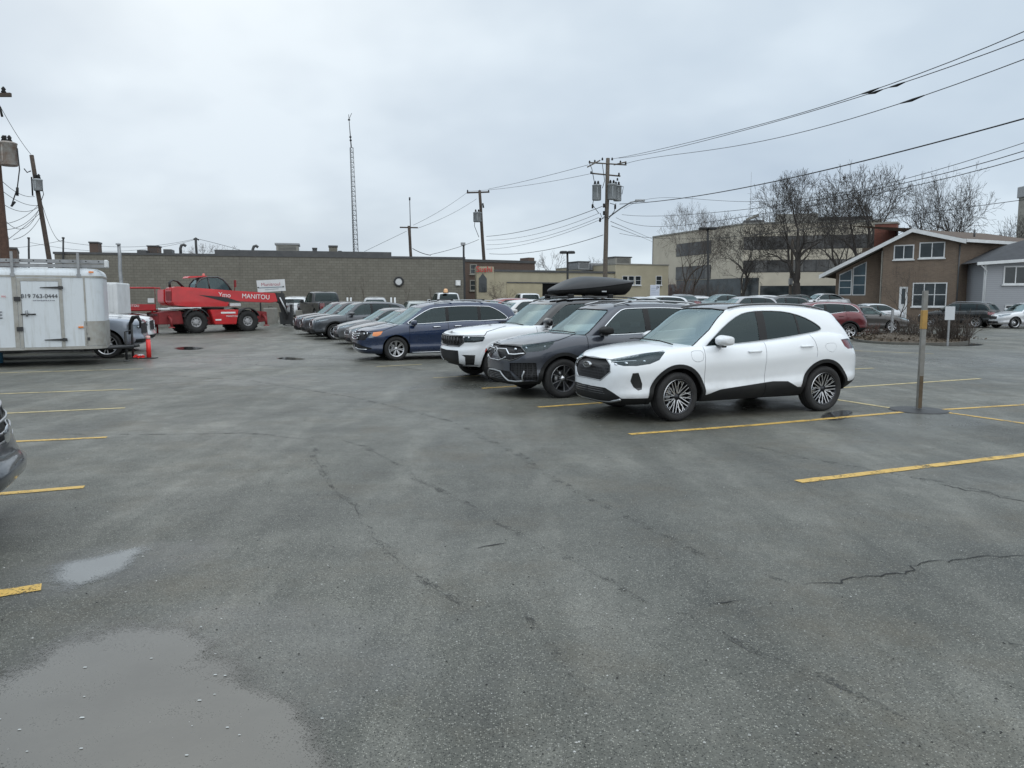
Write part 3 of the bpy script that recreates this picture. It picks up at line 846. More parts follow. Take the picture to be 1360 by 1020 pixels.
def door_steps(s, xs, z0=.33):
    """shut lines at xs (front edge, between, rear edge); faces between become door parts"""
    ze = herm(s['ze']); st = []
    for x in xs[:2]: st.append(('l','strip','side',[(x,ze(x)+.05),(x-.01,.8),(x,z0)],.01,15))
    x = xs[2]; xr = s['xfw']+s['WB']; ar = s.get('ar', s['rw']*1.17)
    cut = xr-ar-.1
    st.append(('l','strip','side',[(x-.06,ze(x)+.05),(x,.95),(x-.02,.78),(cut,.6),(cut-.04,z0)] if cut < x else [(x,ze(x)+.05),(x,z0)],.01,15))
    st.append(('l','side',[(xs[0]-.005,1.5),(xs[0]-.005,z0),(xs[1],z0),(xs[1],1.5)],12))
    st.append(('l','side',[(xs[1],1.5),(xs[1],z0),(cut-.04,z0),(cut,.6),(x-.02,.78),(x,.95),(x-.06,1.5)],13))
    return st
DOORS = lambda m: [(12,'front_door',m,0,.015,'each'),(13,'rear_door',m,0,.015,'each')]

def make_crv():
    C = cr(640, 380, 6.371)
    s = base_suv(name='parked_suv', label='dark grey crossover with slim bright headlight strip and chrome-edged windows, between the two white crossovers', cat='car', group='cars parked in the angled row',
      paint=getpaint('graphite_paint', (.052,.058,.074), .45, .33), L=4.62, W=.93, WB=2.66, xfw=.92, rw=.35, style='blade', rimr=.245,
      ze=[(0,.86),(.1,.90),(.3,.955),(.7,1.03),(1.2,1.09),(1.6,1.10),(2.2,1.11),(3.0,1.15),(3.8,1.2),(4.62,1.1)],
      gz=[(1.6,1.57),(2.0,1.63),(2.4,1.665),(3.0,1.675),(3.8,1.64),(4.3,1.58)], gxf=[(0,1.08),(.5,1.45),(.9,1.78),(.97,1.86),(1,1.95)], gxr=[(0,4.52),(.5,4.42),(.9,4.25),(1,4.1)],
      mirror=(1.70,.86,1.19,(.20,.28,.16)), handles=[(2.35,.97),(3.3,1.0)], clad=.06, **pose(749, 529, .92, .93, 22.2))
    s['steps'] = auto_glass(s, 1.64, 2.22, 3.85, 4.15, [(2.72,2.68,.06),(3.6,3.55,.03)], top=.085)+[
      ('l','side',[(1.3,.1),(1.3,.40),(3.3,.40),(3.3,.1)],11,(0,),-.2),
      ('l','px',C([(345,497),(480,488),(620,464),(600,490),(560,530),(500,550),(370,562),(335,510)]),20),
      ('l','px',C([(120,492),(240,500),(330,512),(372,568),(300,612),(240,632),(150,612),(130,550)]),21),
      ('l','px',C([(235,650),(460,650),(472,800),(350,805),(290,760),(235,715)]),23),
      ('l','px',C([(60,690),(235,722),(300,810),(480,808),(480,735),(620,730),(640,1000),(60,1000)]),25),
      ('l','px',C([(100,705),(235,728),(290,780),(300,815),(180,795),(105,770)]),22,(25,)),
      ('l','rear',[(.1,.1),(.1,.5),(-.7,.5),(-.95,.46),(-.95,.1)],25),
      ('l','rq',[(2.4,.85),(2.4,1.2),(2.85,1.2),(2.85,.95)],24)]+door_steps(s,(1.40,2.66,3.62),.41)+[
      ('l','strip','px',C([(190,492),(330,500),(480,486),(640,462),(860,378)]),.9,15)]
    s['parts'] = [(11,'sill_cladding',MT['clad'],.01,.03,'each'),(22,'lower_intake',MT['grille'],-.02,-.022,'both'),(25,'bumper_cladding',MT['clad'],.004,.02,'both'),(21,'grille',MT['grille'],-.03,-.032,'both'),(23,'fog_lamp',MT['grille'],-.025,-.027,'each')]+DOORS(s['paint'])
    s['trims'] = [(1,[2,3,6],'window_trim',MT['chrome'],.011),(1,[4],'windshield_seal',MT['clad'],.009),(0,[21],'grille_surround',MT['gloss_black'],.012)]
    s['lamps'] = [(20,'headlight',.05,((.33,-.58,.875,.05,.05,.022),(.45,-.69,.895,.05,.05,.026),(.25,-.80,.925,.03,.045,.026)),MT['bowl_dark']),(24,'tail_light',.02,(),MT['red'])]
    s['mirmat'] = MT['clad']; s['rails'] = (2.1,4.1,.58,.04,MT['satin'])
    s['wipers'] = [[(1.30,-.62,1.14),(1.2,-.3,1.165),(1.12,.05,1.17)],[(1.12,.0,1.17),(1.14,.35,1.17),(1.2,.6,1.15)]]
    def extra(root, s, bl, bg):
        # bright bar across the grille running into the lamps, lower bumper trim, emblem
        for sg in (-1, 1):
            if sg < 0: continue
            nose_tube(root, s, [(.10,.86),(.25,.865),(.40,.87),(.47,.83),(.52,.785),(.64,.785),(.76,.81)], .014, 'grille_bar', MT['chrome'], .0)
            nose_tube(root, s, [(0,.47),(.28,.46),(.40,.37),(.48,.31),(.62,.305),(.74,.32),(.76,.50)], .017, 'bumper_trim', MT['satin'], .0)
            nose_tube(root, s, [(0,.66),(.2,.66),(.34,.69),(.44,.73)], .010, 'grille_lip', MT['chrome'], .0)
            for k in range(5): nose_tube(root, s, [(0,.30+.03*k),(.2,.30+.03*k),(.40-.02*k,.31+.03*k)], .005, 'intake_bar', MT['gloss_black'], .003)
        m = MB(); m.bbox((-.035,-.06,.80),(-.02,-.042,.87),.004); m.bbox((-.035,.042,.80),(-.02,.06,.87),.004); m.bbox((-.035,-.045,.83),(-.02,.045,.845),.004)
        m.tube([(-.02,.085*cos(t*pi/8),.835+.055*sin(t*pi/8)) for t in range(16)], .006, 6, closed=True)
        m.build('badge', MT['chrome'], root)
        m = MB(); m.bbox((2.4,-.62,1.70),(2.46,.62,1.73),.01); m.build('roof_foot', MT['gloss_black'], root)
    s['extra'] = extra
    return build_car(s)

def make_jeep():
    C = cr(570, 380, 7.284)
    s = base_suv(name='parked_suv', label='white full-size suv with slotted grille, carrying the black cargo box on its black roof', cat='car', group='cars parked in the angled row',
      paint=getpaint('white_paint', (.78,.80,.82), 0, .4), L=5.2, W=.985, WB=3.09, xfw=.93, rw=.395, style='ten', ar=.46,
      ze=[(0,.97),(.08,1.01),(.25,1.05),(.7,1.11),(1.3,1.16),(1.7,1.17),(3.,1.2),(4.2,1.24),(5.2,1.15)],
      zb=[(0,.33),(.4,.34),(1.4,.33),(3.5,.33),(4.6,.38),(5.2,.45)],
      prof=[(0,.93),(.1,.965),(.3,.985),(.55,.99),(.75,1.),(.88,.985),(.95,.955),(1,.92)],
      xff=[(0,.16),(.1,.06),(.25,.01),(.5,.0),(.62,.04),(.8,.03),(.95,.06),(1,.12)], xrf=[(0,5.05),(.2,5.18),(.6,5.18),(1,5.0)],
      plan=(.62,2.2,4.2,.5,2.,4.), crown=[(0,.02),(.4,.05),(1.3,.05),(5,.02)],
      gw=[(0,.87),(.4,.82),(.75,.76),(.88,.72),(.95,.68),(.985,.63),(1,.58)],
      gz=[(1.7,1.63),(2.2,1.70),(2.8,1.745),(3.5,1.765),(4.3,1.74),(4.8,1.68)], gxf=[(0,1.4),(.5,1.75),(.9,2.08),(.97,2.16),(1,2.25)], gxr=[(0,5.05),(.5,4.92),(.9,4.75),(1,4.6)],
      mirror=(1.96,.9,1.26,(.15,.27,.2)), handles=[(2.75,1.04),(3.75,1.07)], clad=.05, cladmat=None, zint=1.12, **pose(667, 507.5, .93, .985, 22.2))
    s['cladmat'] = s['paint']
    s['steps'] = auto_glass(s, 1.98, 2.56, 4.5, 4.85, [(3.1,3.05,.07),(4.05,4.05,.03)], top=.09, bot=.02)+[
      ('g','side',[(-1,1.17),(-1,2.5),(9,2.5),(9,1.25)],26,(0,),-1.1),
      ('l','px',C([(148,480),(330,484),(332,546),(290,582),(180,574),(150,548)]),21),
      ('l','px',C([(332,484),(532,488),(540,500),(520,535),(440,546),(334,547)]),20),
      ('l','px',C([(90,608),(280,624),(290,748),(340,762),(500,762),(470,770),(300,772),(160,742),(120,700)]),22),
      ('l','px',C([(312,665),(446,668),(444,684),(436,768),(350,765),(346,690)]),23),
      ('l','px',C([(545,604),(562,602),(545,660),(530,672)]),24,(0,10)),
      ('l','rq',[(2.8,.9),(2.8,1.15),(3.3,1.15),(3.3,.95)],25)]+door_steps(s,(1.75,3.05,4.1),.4)+[
      ('l','strip','px',C([(148,470),(330,478),(535,480),(560,440),(690,400),(740,385)]),.9,15)]
    s['parts'] = [(26,'roof',MT['gloss_black'],0,0,'both'),(22,'lower_intake',MT['clad'],-.02,-.02,'both'),(21,'grille',MT['grille'],-.03,-.032,'both'),(23,'fog_lamp',MT['gloss_black'],-.02,-.02,'each'),(24,'side_marker',MT['redw'],.002,0,'each'),(25,'tail_light',MT['red'],.002,0,'each')]+DOORS(s['paint'])
    s['trims'] = [(1,[2,3,6],'window_trim',MT['gloss_black'],.008),(0,[21],'grille_surround',MT['gloss_black'],.014)]
    s['lamps'] = [(20,'headlight',.05,((.24,-.72,.95,.05,.04,.03),(.32,-.82,.95,.05,.04,.03)),MT['bowl_dark'])]
    s['mirmat'] = MT['gloss_black']; s['rails'] = (2.35,4.7,.62,.045,MT['gloss_black'])
    s['wipers'] = [[(1.55,-.66,1.20),(1.5,-.3,1.225),(1.46,.05,1.23)],[(1.46,.0,1.23),(1.47,.35,1.23),(1.52,.62,1.21)]]
    def extra(root, s, bl, bg):
        m = MB()
        for k in range(8):
            y = -.56+k*.16; m.tube([(.035+abs(y)**2*.12,y,.80),(.035+abs(y)**2*.12,y,.95)], .012, 5)
        m.build('grille_slats', MT['gloss_black'], root)
        m = MB(); m.lathe([(.0,.006),(.035,.004),(.035,0)],16,Matrix.Translation((.12,0,1.05))@Matrix.Rotation(-R(25),4,'Y')@Matrix.Diagonal((1,1.4,1,1))); m.build('badge', MT['gloss_black'], root)
    s['extra'] = extra
    r = build_car(s)
    # the cargo box rides on the roof bars: two things of their own
    a = s['rot']; base = Vector(s['loc'])
    def W_(x, y, z): return Vector((base.x+x*cos(a)-y*sin(a), base.y+x*sin(a)+y*cos(a), z))
    for x in (2.72, 3.72):
        e = empty('roof_bar', W_(x, 0, 1.8), a, 'black crossbar %s the cargo box on the black-roofed suv' % ('under the pointed nose of' if x < 3 else 'under the rear half of'), 'roof bar', 'roof bars under the cargo box')
        m = MB(); m.bbox((-.035,-.64,.02),(.035,.64,.05),.01); m.build('bar', MT['clad'], e)
        for sg in (-1, 1):
            m = MB(); m.bbox((-.06,sg*.62-.05,-.02),(.06,sg*.62+.05,.07),.015); m.build('foot', MT['clad'], e)
    e = empty('cargo_box', W_(3.42, -.12, 1.87), a, 'matt black streamlined roof cargo box on top of the white suv', 'cargo box')
    lid = MB(); base_ = MB(); NX = 30; NU = 20
    zt = herm([(-1.15,.10),(-.95,.19),(-.5,.35),(-.1,.40),(.5,.385),(1.0,.33),(1.12,.31)]); zm = herm([(-1.15,.07),(0,.15),(1.12,.27)]); zl = herm([(-1.15,.04),(-1.0,-.02),(.7,-.02),(1.0,-.015),(1.12,.24)])
    hw = herm([(-1.15,.10),(-1.05,.24),(-.7,.39),(-.1,.44),(.8,.44),(1.08,.41),(1.12,.39)])
    for mb, f in ((lid, lambda x, t: (hw(x)*cos(t)*(1-.0*sin(t)), zm(x)+(zt(x)-zm(x))*abs(sin(t))**.8)), (base_, lambda x, t: (hw(x)*.985*abs(cos(t))**.5*(1 if cos(t) > 0 else -1), zm(x)-(zm(x)-zl(x))*sin(t)))):
        vs = []; fs = []
        for i in range(NX+1):
            x = -1.15+2.27*i/NX
            for j in range(NU+1):
                y, z = f(x, pi*j/NU); vs.append((x, y, z))
        for i in range(NX):
            for j in range(NU): a0 = i*(NU+1)+j; fs.append((a0, a0+1, a0+NU+2, a0+NU+1))
        fs += [tuple(range(NU+1)), tuple(range(NX*(NU+1), (NX+1)*(NU+1)))]
        mb.add(vs, fs, 0, True)
    MT['box'] = varied('box_plastic', (.022,.024,.028), .42, 4, .2, .03, col2=(.03,.032,.036))
    e.scale = (.88, 1, 1.04)
    lid.build('lid', MT['box'], e, fixn=True); base_.build('tray', MT['clad'], e, fixn=True)
    m = MB(); m.tube([(x,-hw(x)*1.0,zm(x)) for x in [-1.15+2.27*i/24 for i in range(25)]], .008, 5); m.build('lid_seam', MT['seam'], e)
    m = MB(); m.bbox((.12,-.462,.045),(.26,-.45,.075),.004); m.build('lock', MT['satin'], e)
    return r

def make_odyssey():
    C = cr(460, 390, 9.714)
    s = base_suv(name='parked_minivan', label='dark blue minivan with chrome window line and chrome grille bars, beyond the empty bay', cat='minivan', group='cars parked in the angled row',
      paint=getpaint('blue_paint', (.003,.017,.060), .1, .3), L=5.15, W=1.0, WB=3.0, xfw=.98, rw=.345, style='seven', rimr=.235,
      ze=[(0,.78),(.1,.83),(.3,.89),(.6,.93),(1.0,1.0),(1.3,1.03),(1.8,1.04),(2.5,1.08),(3.4,1.12),(3.7,1.10),(4.4,1.16),(4.8,1.1),(5.15,1.)],
      zb=[(0,.2),(.4,.2),(1.4,.19),(3.5,.19),(4.6,.24),(5.15,.32)],
      gz=[(1.5,1.50),(1.9,1.59),(2.4,1.65),(3.2,1.685),(4.0,1.665),(4.6,1.60),(4.9,1.54)], gxf=[(0,.84),(.5,1.28),(.9,1.66),(.97,1.76),(1,1.85)], gxr=[(0,5.0),(.5,4.92),(.9,4.75),(1,4.6)],
      gw=[(0,.88),(.4,.84),(.75,.78),(.88,.745),(.95,.705),(.985,.65),(1,.6)],
      mirror=(1.48,.93,1.09,(.14,.25,.17)), handles=[(2.2,.96),(2.85,.98)], zint=1.02, **pose(527, 479, .98, 1.0, 22.2))
    s['steps'] = auto_glass(s, 1.28, 2.1, 3.95, 4.55, [(2.56,2.56,.05),(3.57,3.57,.05)], top=.12, bot=.01)+[
      ('l','px',C([(265,562),(300,520),(345,500),(470,486),(445,530),(390,552),(300,572)]),20),
      ('l','px',C([(345,500),(470,486),(445,530),(390,552),(335,545)]),27,(20,)),
      ('l','px',C([(130,495),(200,478),(320,512),(268,560),(240,602),(140,600),(110,540)]),21),
      ('l','px',C([(100,625),(200,670),(330,705),(320,722),(180,715),(110,690)]),23),
      ('l','rq',[(2.75,.75),(2.75,1.3),(3.3,1.3),(3.3,.75)],24)]+door_steps(s,(1.38,2.56,3.75),.3)+[
      ('l','strip','px',C([(190,478),(300,490),(470,482),(560,445),(690,395)]),.7,15)]
    s['parts'] = [(21,'grille',MT['grille'],-.03,-.032,'both'),(23,'lower_intake',MT['clad'],-.02,-.02,'each'),(27,'turn_signal',MT['amber'],.001,0,'each')]+DOORS(s['paint'])
    s['trims'] = [(1,[2,3,6],'window_trim',MT['chrome'],.014)]
    s['lamps'] = [(20,'headlight',.04,((.28,-.66,.77,.05,.05,.04),(.35,-.74,.785,.04,.04,.04)),MT['bowl']),(24,'tail_light',.02,(),MT['red'])]
    s['rails'] = (2.2,4.7,.70,.05,MT['satin']); s['hmat'] = MT['chrome']
    s['wipers'] = [[(1.0,-.66,1.06),(.95,-.3,1.09),(.9,.05,1.10)]]
    def extra(root, s, bl, bg):
        m = MB()
        for z, k in ((.74,.5),(.68,.5),(.60,.42)):
            nose_tube(root, s, [(0,z),(k*.5,z+.012),(k,z+.045)], .017, 'grille_bar', MT['chrome'], .004)
        for sg in (-1, 1):
            m = MB(); m.tube([(1.45,sg*.965,.225),(3.4,sg*.965,.225)], .012, 6); m.build('sill_strip', MT['chrome'], root)
            pass
        nose_tube(root, s, [(.2,.37),(.45,.33),(.78,.33)], .014, 'bumper_trim', MT['chrome'], .0)
        for x in (2.75, 3.75):
            m = MB(); m.bbox((x-.03,-.74,1.74),(x+.03,.74,1.77),.008); m.build('roof_bar', MT['clad'], root)
    s['extra'] = extra
    return build_car(s)

def generic(kind, label, col, loc, deg, group=None, name=None, cat='car', met=.4, noint=True, style='five_double', z=0., cladding=False, **kw):
    """background vehicles: same construction, fewer cuts"""
    p = getpaint('paint_'+'_'.join('%02d' % int(c*99) for c in col), col, met, .35)
    s = base_suv(name=name or 'parked_car', label=label, cat=cat, group=group, paint=p, loc=(loc[0], loc[1], z), rot=R(deg), style=style, noint=noint, nmid=36,
        levels=[0,.04,.1,.2,.3,.4,.5,.6,.7,.8,.87,.93,1.])
    s['far'] = True
    if kind == 'sedan':
        s.update(L=4.45, W=.87, WB=2.60, xfw=.9, rw=.315, tw=.2,
          ze=[(0,.66),(.1,.70),(.3,.76),(.7,.85),(1.2,.93),(1.6,.95),(2.6,.97),(3.4,1.0),(4.,1.0),(4.45,.96)],
          zb=[(0,.19),(.4,.2),(3.5,.2),(4.45,.3)], gz=[(1.5,1.32),(1.9,1.385),(2.4,1.41),(3.0,1.38),(3.5,1.30),(3.9,1.2)],
          gxf=[(0,.95),(.5,1.38),(.9,1.75),(.97,1.85),(1,1.95)], gxr=[(0,4.2),(.5,3.75),(.9,3.35),(1,3.15)], gw=[(0,.77),(.4,.72),(.75,.65),(.88,.61),(.95,.57),(1,.5)],
          xrf=[(0,4.32),(.2,4.44),(.6,4.42),(1,4.3)], mirror=(1.5,.8,1.0,(.1,.2,.13)), handles=[(2.3,.86),(3.2,.88)], zint=.95)
        gl = (1.42,2.05,3.05,3.6,[(2.5,2.45,.05)]); dr = (1.3,2.45,3.4)
        hl = [(.42,.63),(.36,.70),(.7,.80),(1.05,.86),(.95,.76),(.7,.66)]; gr = [(.1,.50),(-.42,.52),(-.46,.6),(-.4,.66),(.1,.67)]; low = [(.1,.25),(-.55,.27),(-.5,.40),(.1,.42)]; tl = [(2.4,.78),(2.4,.95),(2.9,.98),(2.9,.75)]
    elif kind == 'wagon':
        s.update(L=4.8, W=.91, WB=2.74, xfw=.95, rw=.35,
          ze=[(0,.75),(.1,.8),(.3,.87),(.7,.94),(1.2,1.02),(1.6,1.05),(3.,1.08),(4.,1.12),(4.8,1.05)],
          gz=[(1.5,1.47),(2.,1.56),(2.6,1.60),(3.4,1.59),(4.2,1.53),(4.5,1.48)], gxf=[(0,1.05),(.5,1.45),(.9,1.8),(1,2.0)], gxr=[(0,4.68),(.5,4.52),(.9,4.33),(1,4.15)], xrf=[(0,4.65),(.2,4.78),(.5,4.78),(1,4.62)])
        gl = (1.6,2.2,4.05,4.45,[(2.7,2.65,.05),(3.65,3.65,.05)]); dr = (1.45,2.65,3.65)
        hl = [(.45,.72),(.4,.80),(.8,.88),(1.1,.93),(1.0,.82),(.7,.75)]; gr = [(.1,.55),(-.5,.57),(-.5,.74),(.1,.76)]; low = [(.1,.28),(-.6,.3),(-.55,.45),(.1,.45)]; tl = [(2.45,.82),(2.45,1.04),(2.95,1.06),(2.95,.84)]
    elif kind == 'pickup':
        s.update(L=5.8, W=1.0, WB=3.6, xfw=1.0, rw=.4, ar=.48,
          ze=[(0,1.06),(.08,1.1),(.3,1.14),(1.,1.19),(1.6,1.22),(3.6,1.24),(5.8,1.26)], zb=[(0,.4),(1.5,.42),(4.,.45),(5.8,.55)],
          prof=[(0,.94),(.1,.97),(.4,.99),(.7,1.),(.9,.985),(.97,.96),(1,.94)], xff=[(0,.1),(.1,.02),(.3,0.),(.4,.05),(.9,.07),(1,.12)], xrf=[(0,5.75),(.15,5.8),(.2,5.7),(1,5.68)],
          plan=(.5,2.2,4.5,.12,2.5,6.), crown=[(0,.02),(.5,.06),(1.5,.06),(3.8,.01)], gz=[(1.7,1.78),(2.2,1.87),(2.8,1.91),(3.6,1.88)],
          gxf=[(0,1.5),(.5,1.85),(.9,2.15),(1,2.35)], gxr=[(0,3.86),(.5,3.82),(.9,3.72),(1,3.55)], gplan=(.3,1.9,3.,.14,2.,4.), gw=[(0,.88),(.4,.84),(.75,.79),(.88,.76),(.95,.72),(1,.64)],
          mirror=(2.05,.95,1.3,(.12,.28,.24)), handles=[(2.85,1.08),(3.6,1.1)], zint=1.15, deckcut=[(1.6,.1),(1.7,-.6),(2.0,-.82),(5.58,-.86),(5.58,.1)])
        gl = (2.0,2.55,3.45,3.6,[(2.95,2.95,.05)]); dr = (1.8,2.95,3.72)
        hl = [(.62,.86),(.62,1.02),(.98,1.04),(1.02,.9)]; gr = [(.1,.70),(-.6,.70),(-.62,1.03),(.1,1.05)]; low = [(.1,.42),(-.9,.44),(-.9,.56),(.1,.56)]; tl = [(3.3,.84),(3.3,1.2),(3.55,1.2),(3.55,.84)]
    else:
        gl = (1.6,2.15,3.75,4.1,[(2.6,2.55,.05),(3.45,3.4,.03)]); dr = (1.42,2.55,3.5)
        hl = [(.45,.78),(.4,.87),(.8,.93),(1.1,.99),(1.0,.88),(.7,.8)]; gr = [(.1,.58),(-.42,.6),(-.48,.72),(-.42,.82),(.1,.83)]; low = [(.1,.30),(-.65,.32),(-.6,.45),(.1,.46)]; tl = [(2.42,.88),(2.42,1.12),(2.95,1.14),(2.95,.9)]
    s.update(kw); gl = kw.get('gl', gl); hl = kw.get('hl', hl); gr = kw.get('gr', gr)
    s['steps'] = auto_glass(s, *gl, top=kw.get('wtop', .08), rwb=kw.get('rwb'))+[('l','fq',hl,20,(0,),.3),('l','front',gr,21,(0,),.2),('l','front',low,22,(0,),.2),('l','rq',tl,24,(0,),.25)]
    if cladding:
        s['clad'] = .06; s['steps'].append(('l','side',[(1.3,.1),(1.3,.42),(3.4,.42),(3.4,.1)],11,(0,),-.2))
        s['steps'] += [('l','rear',[(.1,.1),(.1,.52),(-.95,.52),(-.95,.1)],25),('l','front',[(.1,.1),(.1,.3),(-.95,.36),(-.95,.1)],25)]
    s['steps'] += door_steps(s, dr, .43 if cladding else .28)
    s['parts'] = [(21,'grille',MT['grille'],-.02,-.022,'both'),(22,'lower_intake',MT['clad'],-.02,-.02,'both'),(11,'sill_cladding',MT['clad'],.01,.03,'each'),(25,'bumper_cladding',MT['clad'],.004,.02,'both'),(26,'roof',MT['gloss_black'],0,0,'both')]+DOORS(p)
    s['trims'] = [(1,[2,3,6],'window_trim',kw.get('trim', MT['gloss_black']),kw.get('trimr', .009)),(0,[21],'grille_surround',kw.get('gtrim', MT['chrome']),.012)]
    s['lamps'] = [(20,'headlight',.04,kw.get('blobs', ((.35,-.62,hl[0][1]+.06,.05,.08,.03),(.5,-.74,hl[0][1]+.09,.05,.07,.03))),MT['bowl']),(24,'tail_light',.02,(),MT['red'])]
    if kw.get('xsteps'): s['steps'] = s['steps'][:kw.get('xi', 99)]+kw['xsteps']
    old = s.get('extra')
    def extra(root, s, bl, bg):
        if kind == 'pickup':
            m = MB(); ze = herm(s['ze']); x0, x1 = 3.88, 5.6; b = .84
            m.bx((x0,-b,.7),(x1,b,.72)); m.bx((x0,-b,.7),(x1,-b+.03,ze(x1)-.01)); m.bx((x0,b-.03,.7),(x1,b,ze(x1)-.01)); m.bx((x1,-b,.7),(x1+.03,b,ze(x1)-.01)); m.bx((x0-.05,-b,.7),(x0,b,ze(x0)))
            m.build('bed_liner', MT['clad'], root)
            m = MB(); m.bbox((5.76,-.95,.55),(5.88,.95,.72),.03); m.build('rear_bumper', MT['chrome'], root)
        m = MB(); m.bbox((s['L']-.02,-.26,.78),(s['L']+.005,.26,.9),.005) if kw.get('plate') else None
        if m.v: m.build('licence_plate', MT['plate'], root)
        if old: old(root, s, bl, bg)
    s['extra'] = extra
    if kw.get('roofrail'): s['rails'] = (2.1,s['gxr'][-1][1],s['gw'][-1][1]+.02,.04,MT['satin'])
    return build_car(s)
# ------------------------------------------------------------------ ground
def sstep(t): t = max(0, min(1, t)); return t*t*(3-2*t)
def ground_h(x, y): return .45*sstep((y-41)/9)*sstep((21-x)/9)*sstep((x+60)/20)
def asphalt():
    m = mat('wet_asphalt', (.07,.07,.07), .5)
    tc = N(m, 'ShaderNodeTexCoord'); v = tc.outputs['Object']
    v = N(m, 'ShaderNodeTexCoord').outputs['Object']; mpw = N(m, 'ShaderNodeMapping'); mpw.inputs['Rotation'].default_value = (0, 0, R(24)); mpw.inputs['Scale'].default_value = (1.6, .35, 1); L(m, v, mpw.inputs[0]); drag = noise(m, .8, 6, .65, vec=mpw.outputs[0], dist=.5)
    big = math_(m, 'ADD', math_(m, 'MULTIPLY', noise(m, .35, 6, .65, vec=v), .5), math_(m, 'MULTIPLY', drag, .5)); med = noise(m, 2.2, 6, .65, vec=v); patch = noise(m, .12, 3, .5, vec=v, dist=.6)
    fine = noise(m, 90, 3, .7, vec=v)
    vo = N(m, 'ShaderNodeTexVoronoi'); vo.inputs['Scale'].default_value = 120; L(m, v, vo.inputs['Vector'])
    vo2 = N(m, 'ShaderNodeTexVoronoi'); vo2.inputs['Scale'].default_value = 66; L(m, v, vo2.inputs['Vector'])
    base = ramp(m, big, [(.38, (.056,.057,.047)), (.5, (.112,.112,.094)), (.61, (.205,.200,.172))])
    base = mixc(m, math_(m, 'MULTIPLY', ramp(m, med, [(.4, 0), (.75, 1)]), .5), base, (.080,.079,.072))
    # pale and dark aggregate
    sx = N(m, 'ShaderNodeSeparateColor'); L(m, vo.outputs['Color'], sx.inputs[0])
    near = ramp(m, vo.outputs['Distance'], [(.2, 1), (.55, 0)])
    lt = math_(m, 'MULTIPLY', near, ramp(m, sx.outputs[0], [(.62, 0), (.80, 1)]))
    dk = math_(m, 'MULTIPLY', near, ramp(m, sx.outputs[1], [(.60, 0), (.66, 1)]))
    base = mixc(m, math_(m, 'MULTIPLY', lt, .8), base, (.44,.43,.37)); base = mixc(m, math_(m, 'MULTIPLY', dk, .9), base, (.014,.015,.014))
    s2 = N(m, 'ShaderNodeSeparateColor'); L(m, vo2.outputs['Color'], s2.inputs[0])
    st = math_(m, 'MULTIPLY', ramp(m, vo2.outputs['Distance'], [(.18, 1), (.4, 0)]), ramp(m, s2.outputs[2], [(.93, 0), (.95, 1)]))
    base = mixc(m, math_(m, 'MULTIPLY', st, .6), base, (.32,.32,.29))
    # rust-brown fines
    base = mixc(m, math_(m, 'MULTIPLY', ramp(m, noise(m, .8, 6, .7, vec=v), [(.50, 0), (.72, 1)]), .45), base, (.115,.092,.058))
    # damp areas: darker, smoother
    wet = None
    sp = N(m, 'ShaderNodeSeparateXYZ'); L(m, v, sp.inputs[0])
    wob = math_(m, 'MULTIPLY', math_(m, 'SUBTRACT', noise(m, 1.3, 5, .6, vec=v), .5), 1.6)
    for cx, cy, rx, ry, an, k in WET:
        ca, sa = cos(an), sin(an)
        dx = math_(m, 'SUBTRACT', sp.outputs[0], cx); dy = math_(m, 'SUBTRACT', sp.outputs[1], cy)
        u = math_(m, 'DIVIDE', math_(m, 'ADD', math_(m, 'MULTIPLY', dx, ca), math_(m, 'MULTIPLY', dy, sa)), rx)
        w = math_(m, 'DIVIDE', math_(m, 'SUBTRACT', math_(m, 'MULTIPLY', dy, ca), math_(m, 'MULTIPLY', dx, sa)), ry)
        d = math_(m, 'SQRT', math_(m, 'ADD', math_(m, 'MULTIPLY', u, u), math_(m, 'MULTIPLY', w, w)))
        e = math_(m, 'MULTIPLY', ramp(m, math_(m, 'ADD', d, wob), [(.55, 1), (1., 0)]), k)
        wet = e if wet is None else math_(m, 'MAXIMUM', wet, e)
    gen = math_(m, 'MULTIPLY', ramp(m, patch, [(.42, 0), (.66, 1)]), .55)
    wet = math_(m, 'MAXIMUM', wet, gen)
    base = mixc(m, math_(m, 'MULTIPLY', wet, .38), base, (.035,.037,.038))
    L(m, base, BS(m).inputs['Base Color'])
    r = math_(m, 'SUBTRACT', ramp(m, med, [(.3, .40), (.7, .60)]), math_(m, 'MULTIPLY', wet, .28))
    L(m, math_(m, 'MAXIMUM', r, .1), BS(m).inputs['Roughness']); BS(m).inputs['Specular IOR Level'].default_value = .35
    h = math_(m, 'ADD', math_(m, 'MULTIPLY', near, .6), math_(m, 'MULTIPLY', fine, .8))
    b = bump(m, h, .55, .006)
    L(m, math_(m, 'SUBTRACT', .85, math_(m, 'MULTIPLY', wet, .6)), b.inputs['Strength'])
    return m
WET = [(*G(230,900).xy, 1.5, 1.1, .2, .9), (*G(150,750).xy, 1.0, .6, .5, .8), (*G(480,500).xy, 4.5, 1.6, .4, .5), (*G(300,480).xy, 5, 2.5, .2, .6), (*G(1200,560).xy, 2.2, 1.0, .4, .6),
       (*G(1300,480).xy, 6, 2.5, .2, .7), (*G(1180,585).xy, 1.6, .5, .5, .5), (*G(650,560).xy, 1.4, .8, .3, .4), (*G(420,470).xy, 5, 2, .3, .6), (*G(620,512).xy, 2.2, .8, .4, .7), (*G(900,545).xy, 2.4, .9, .4, .7), (*G(1150,470).xy, 5, 2, .3, .5)]
M_ASPH = asphalt()
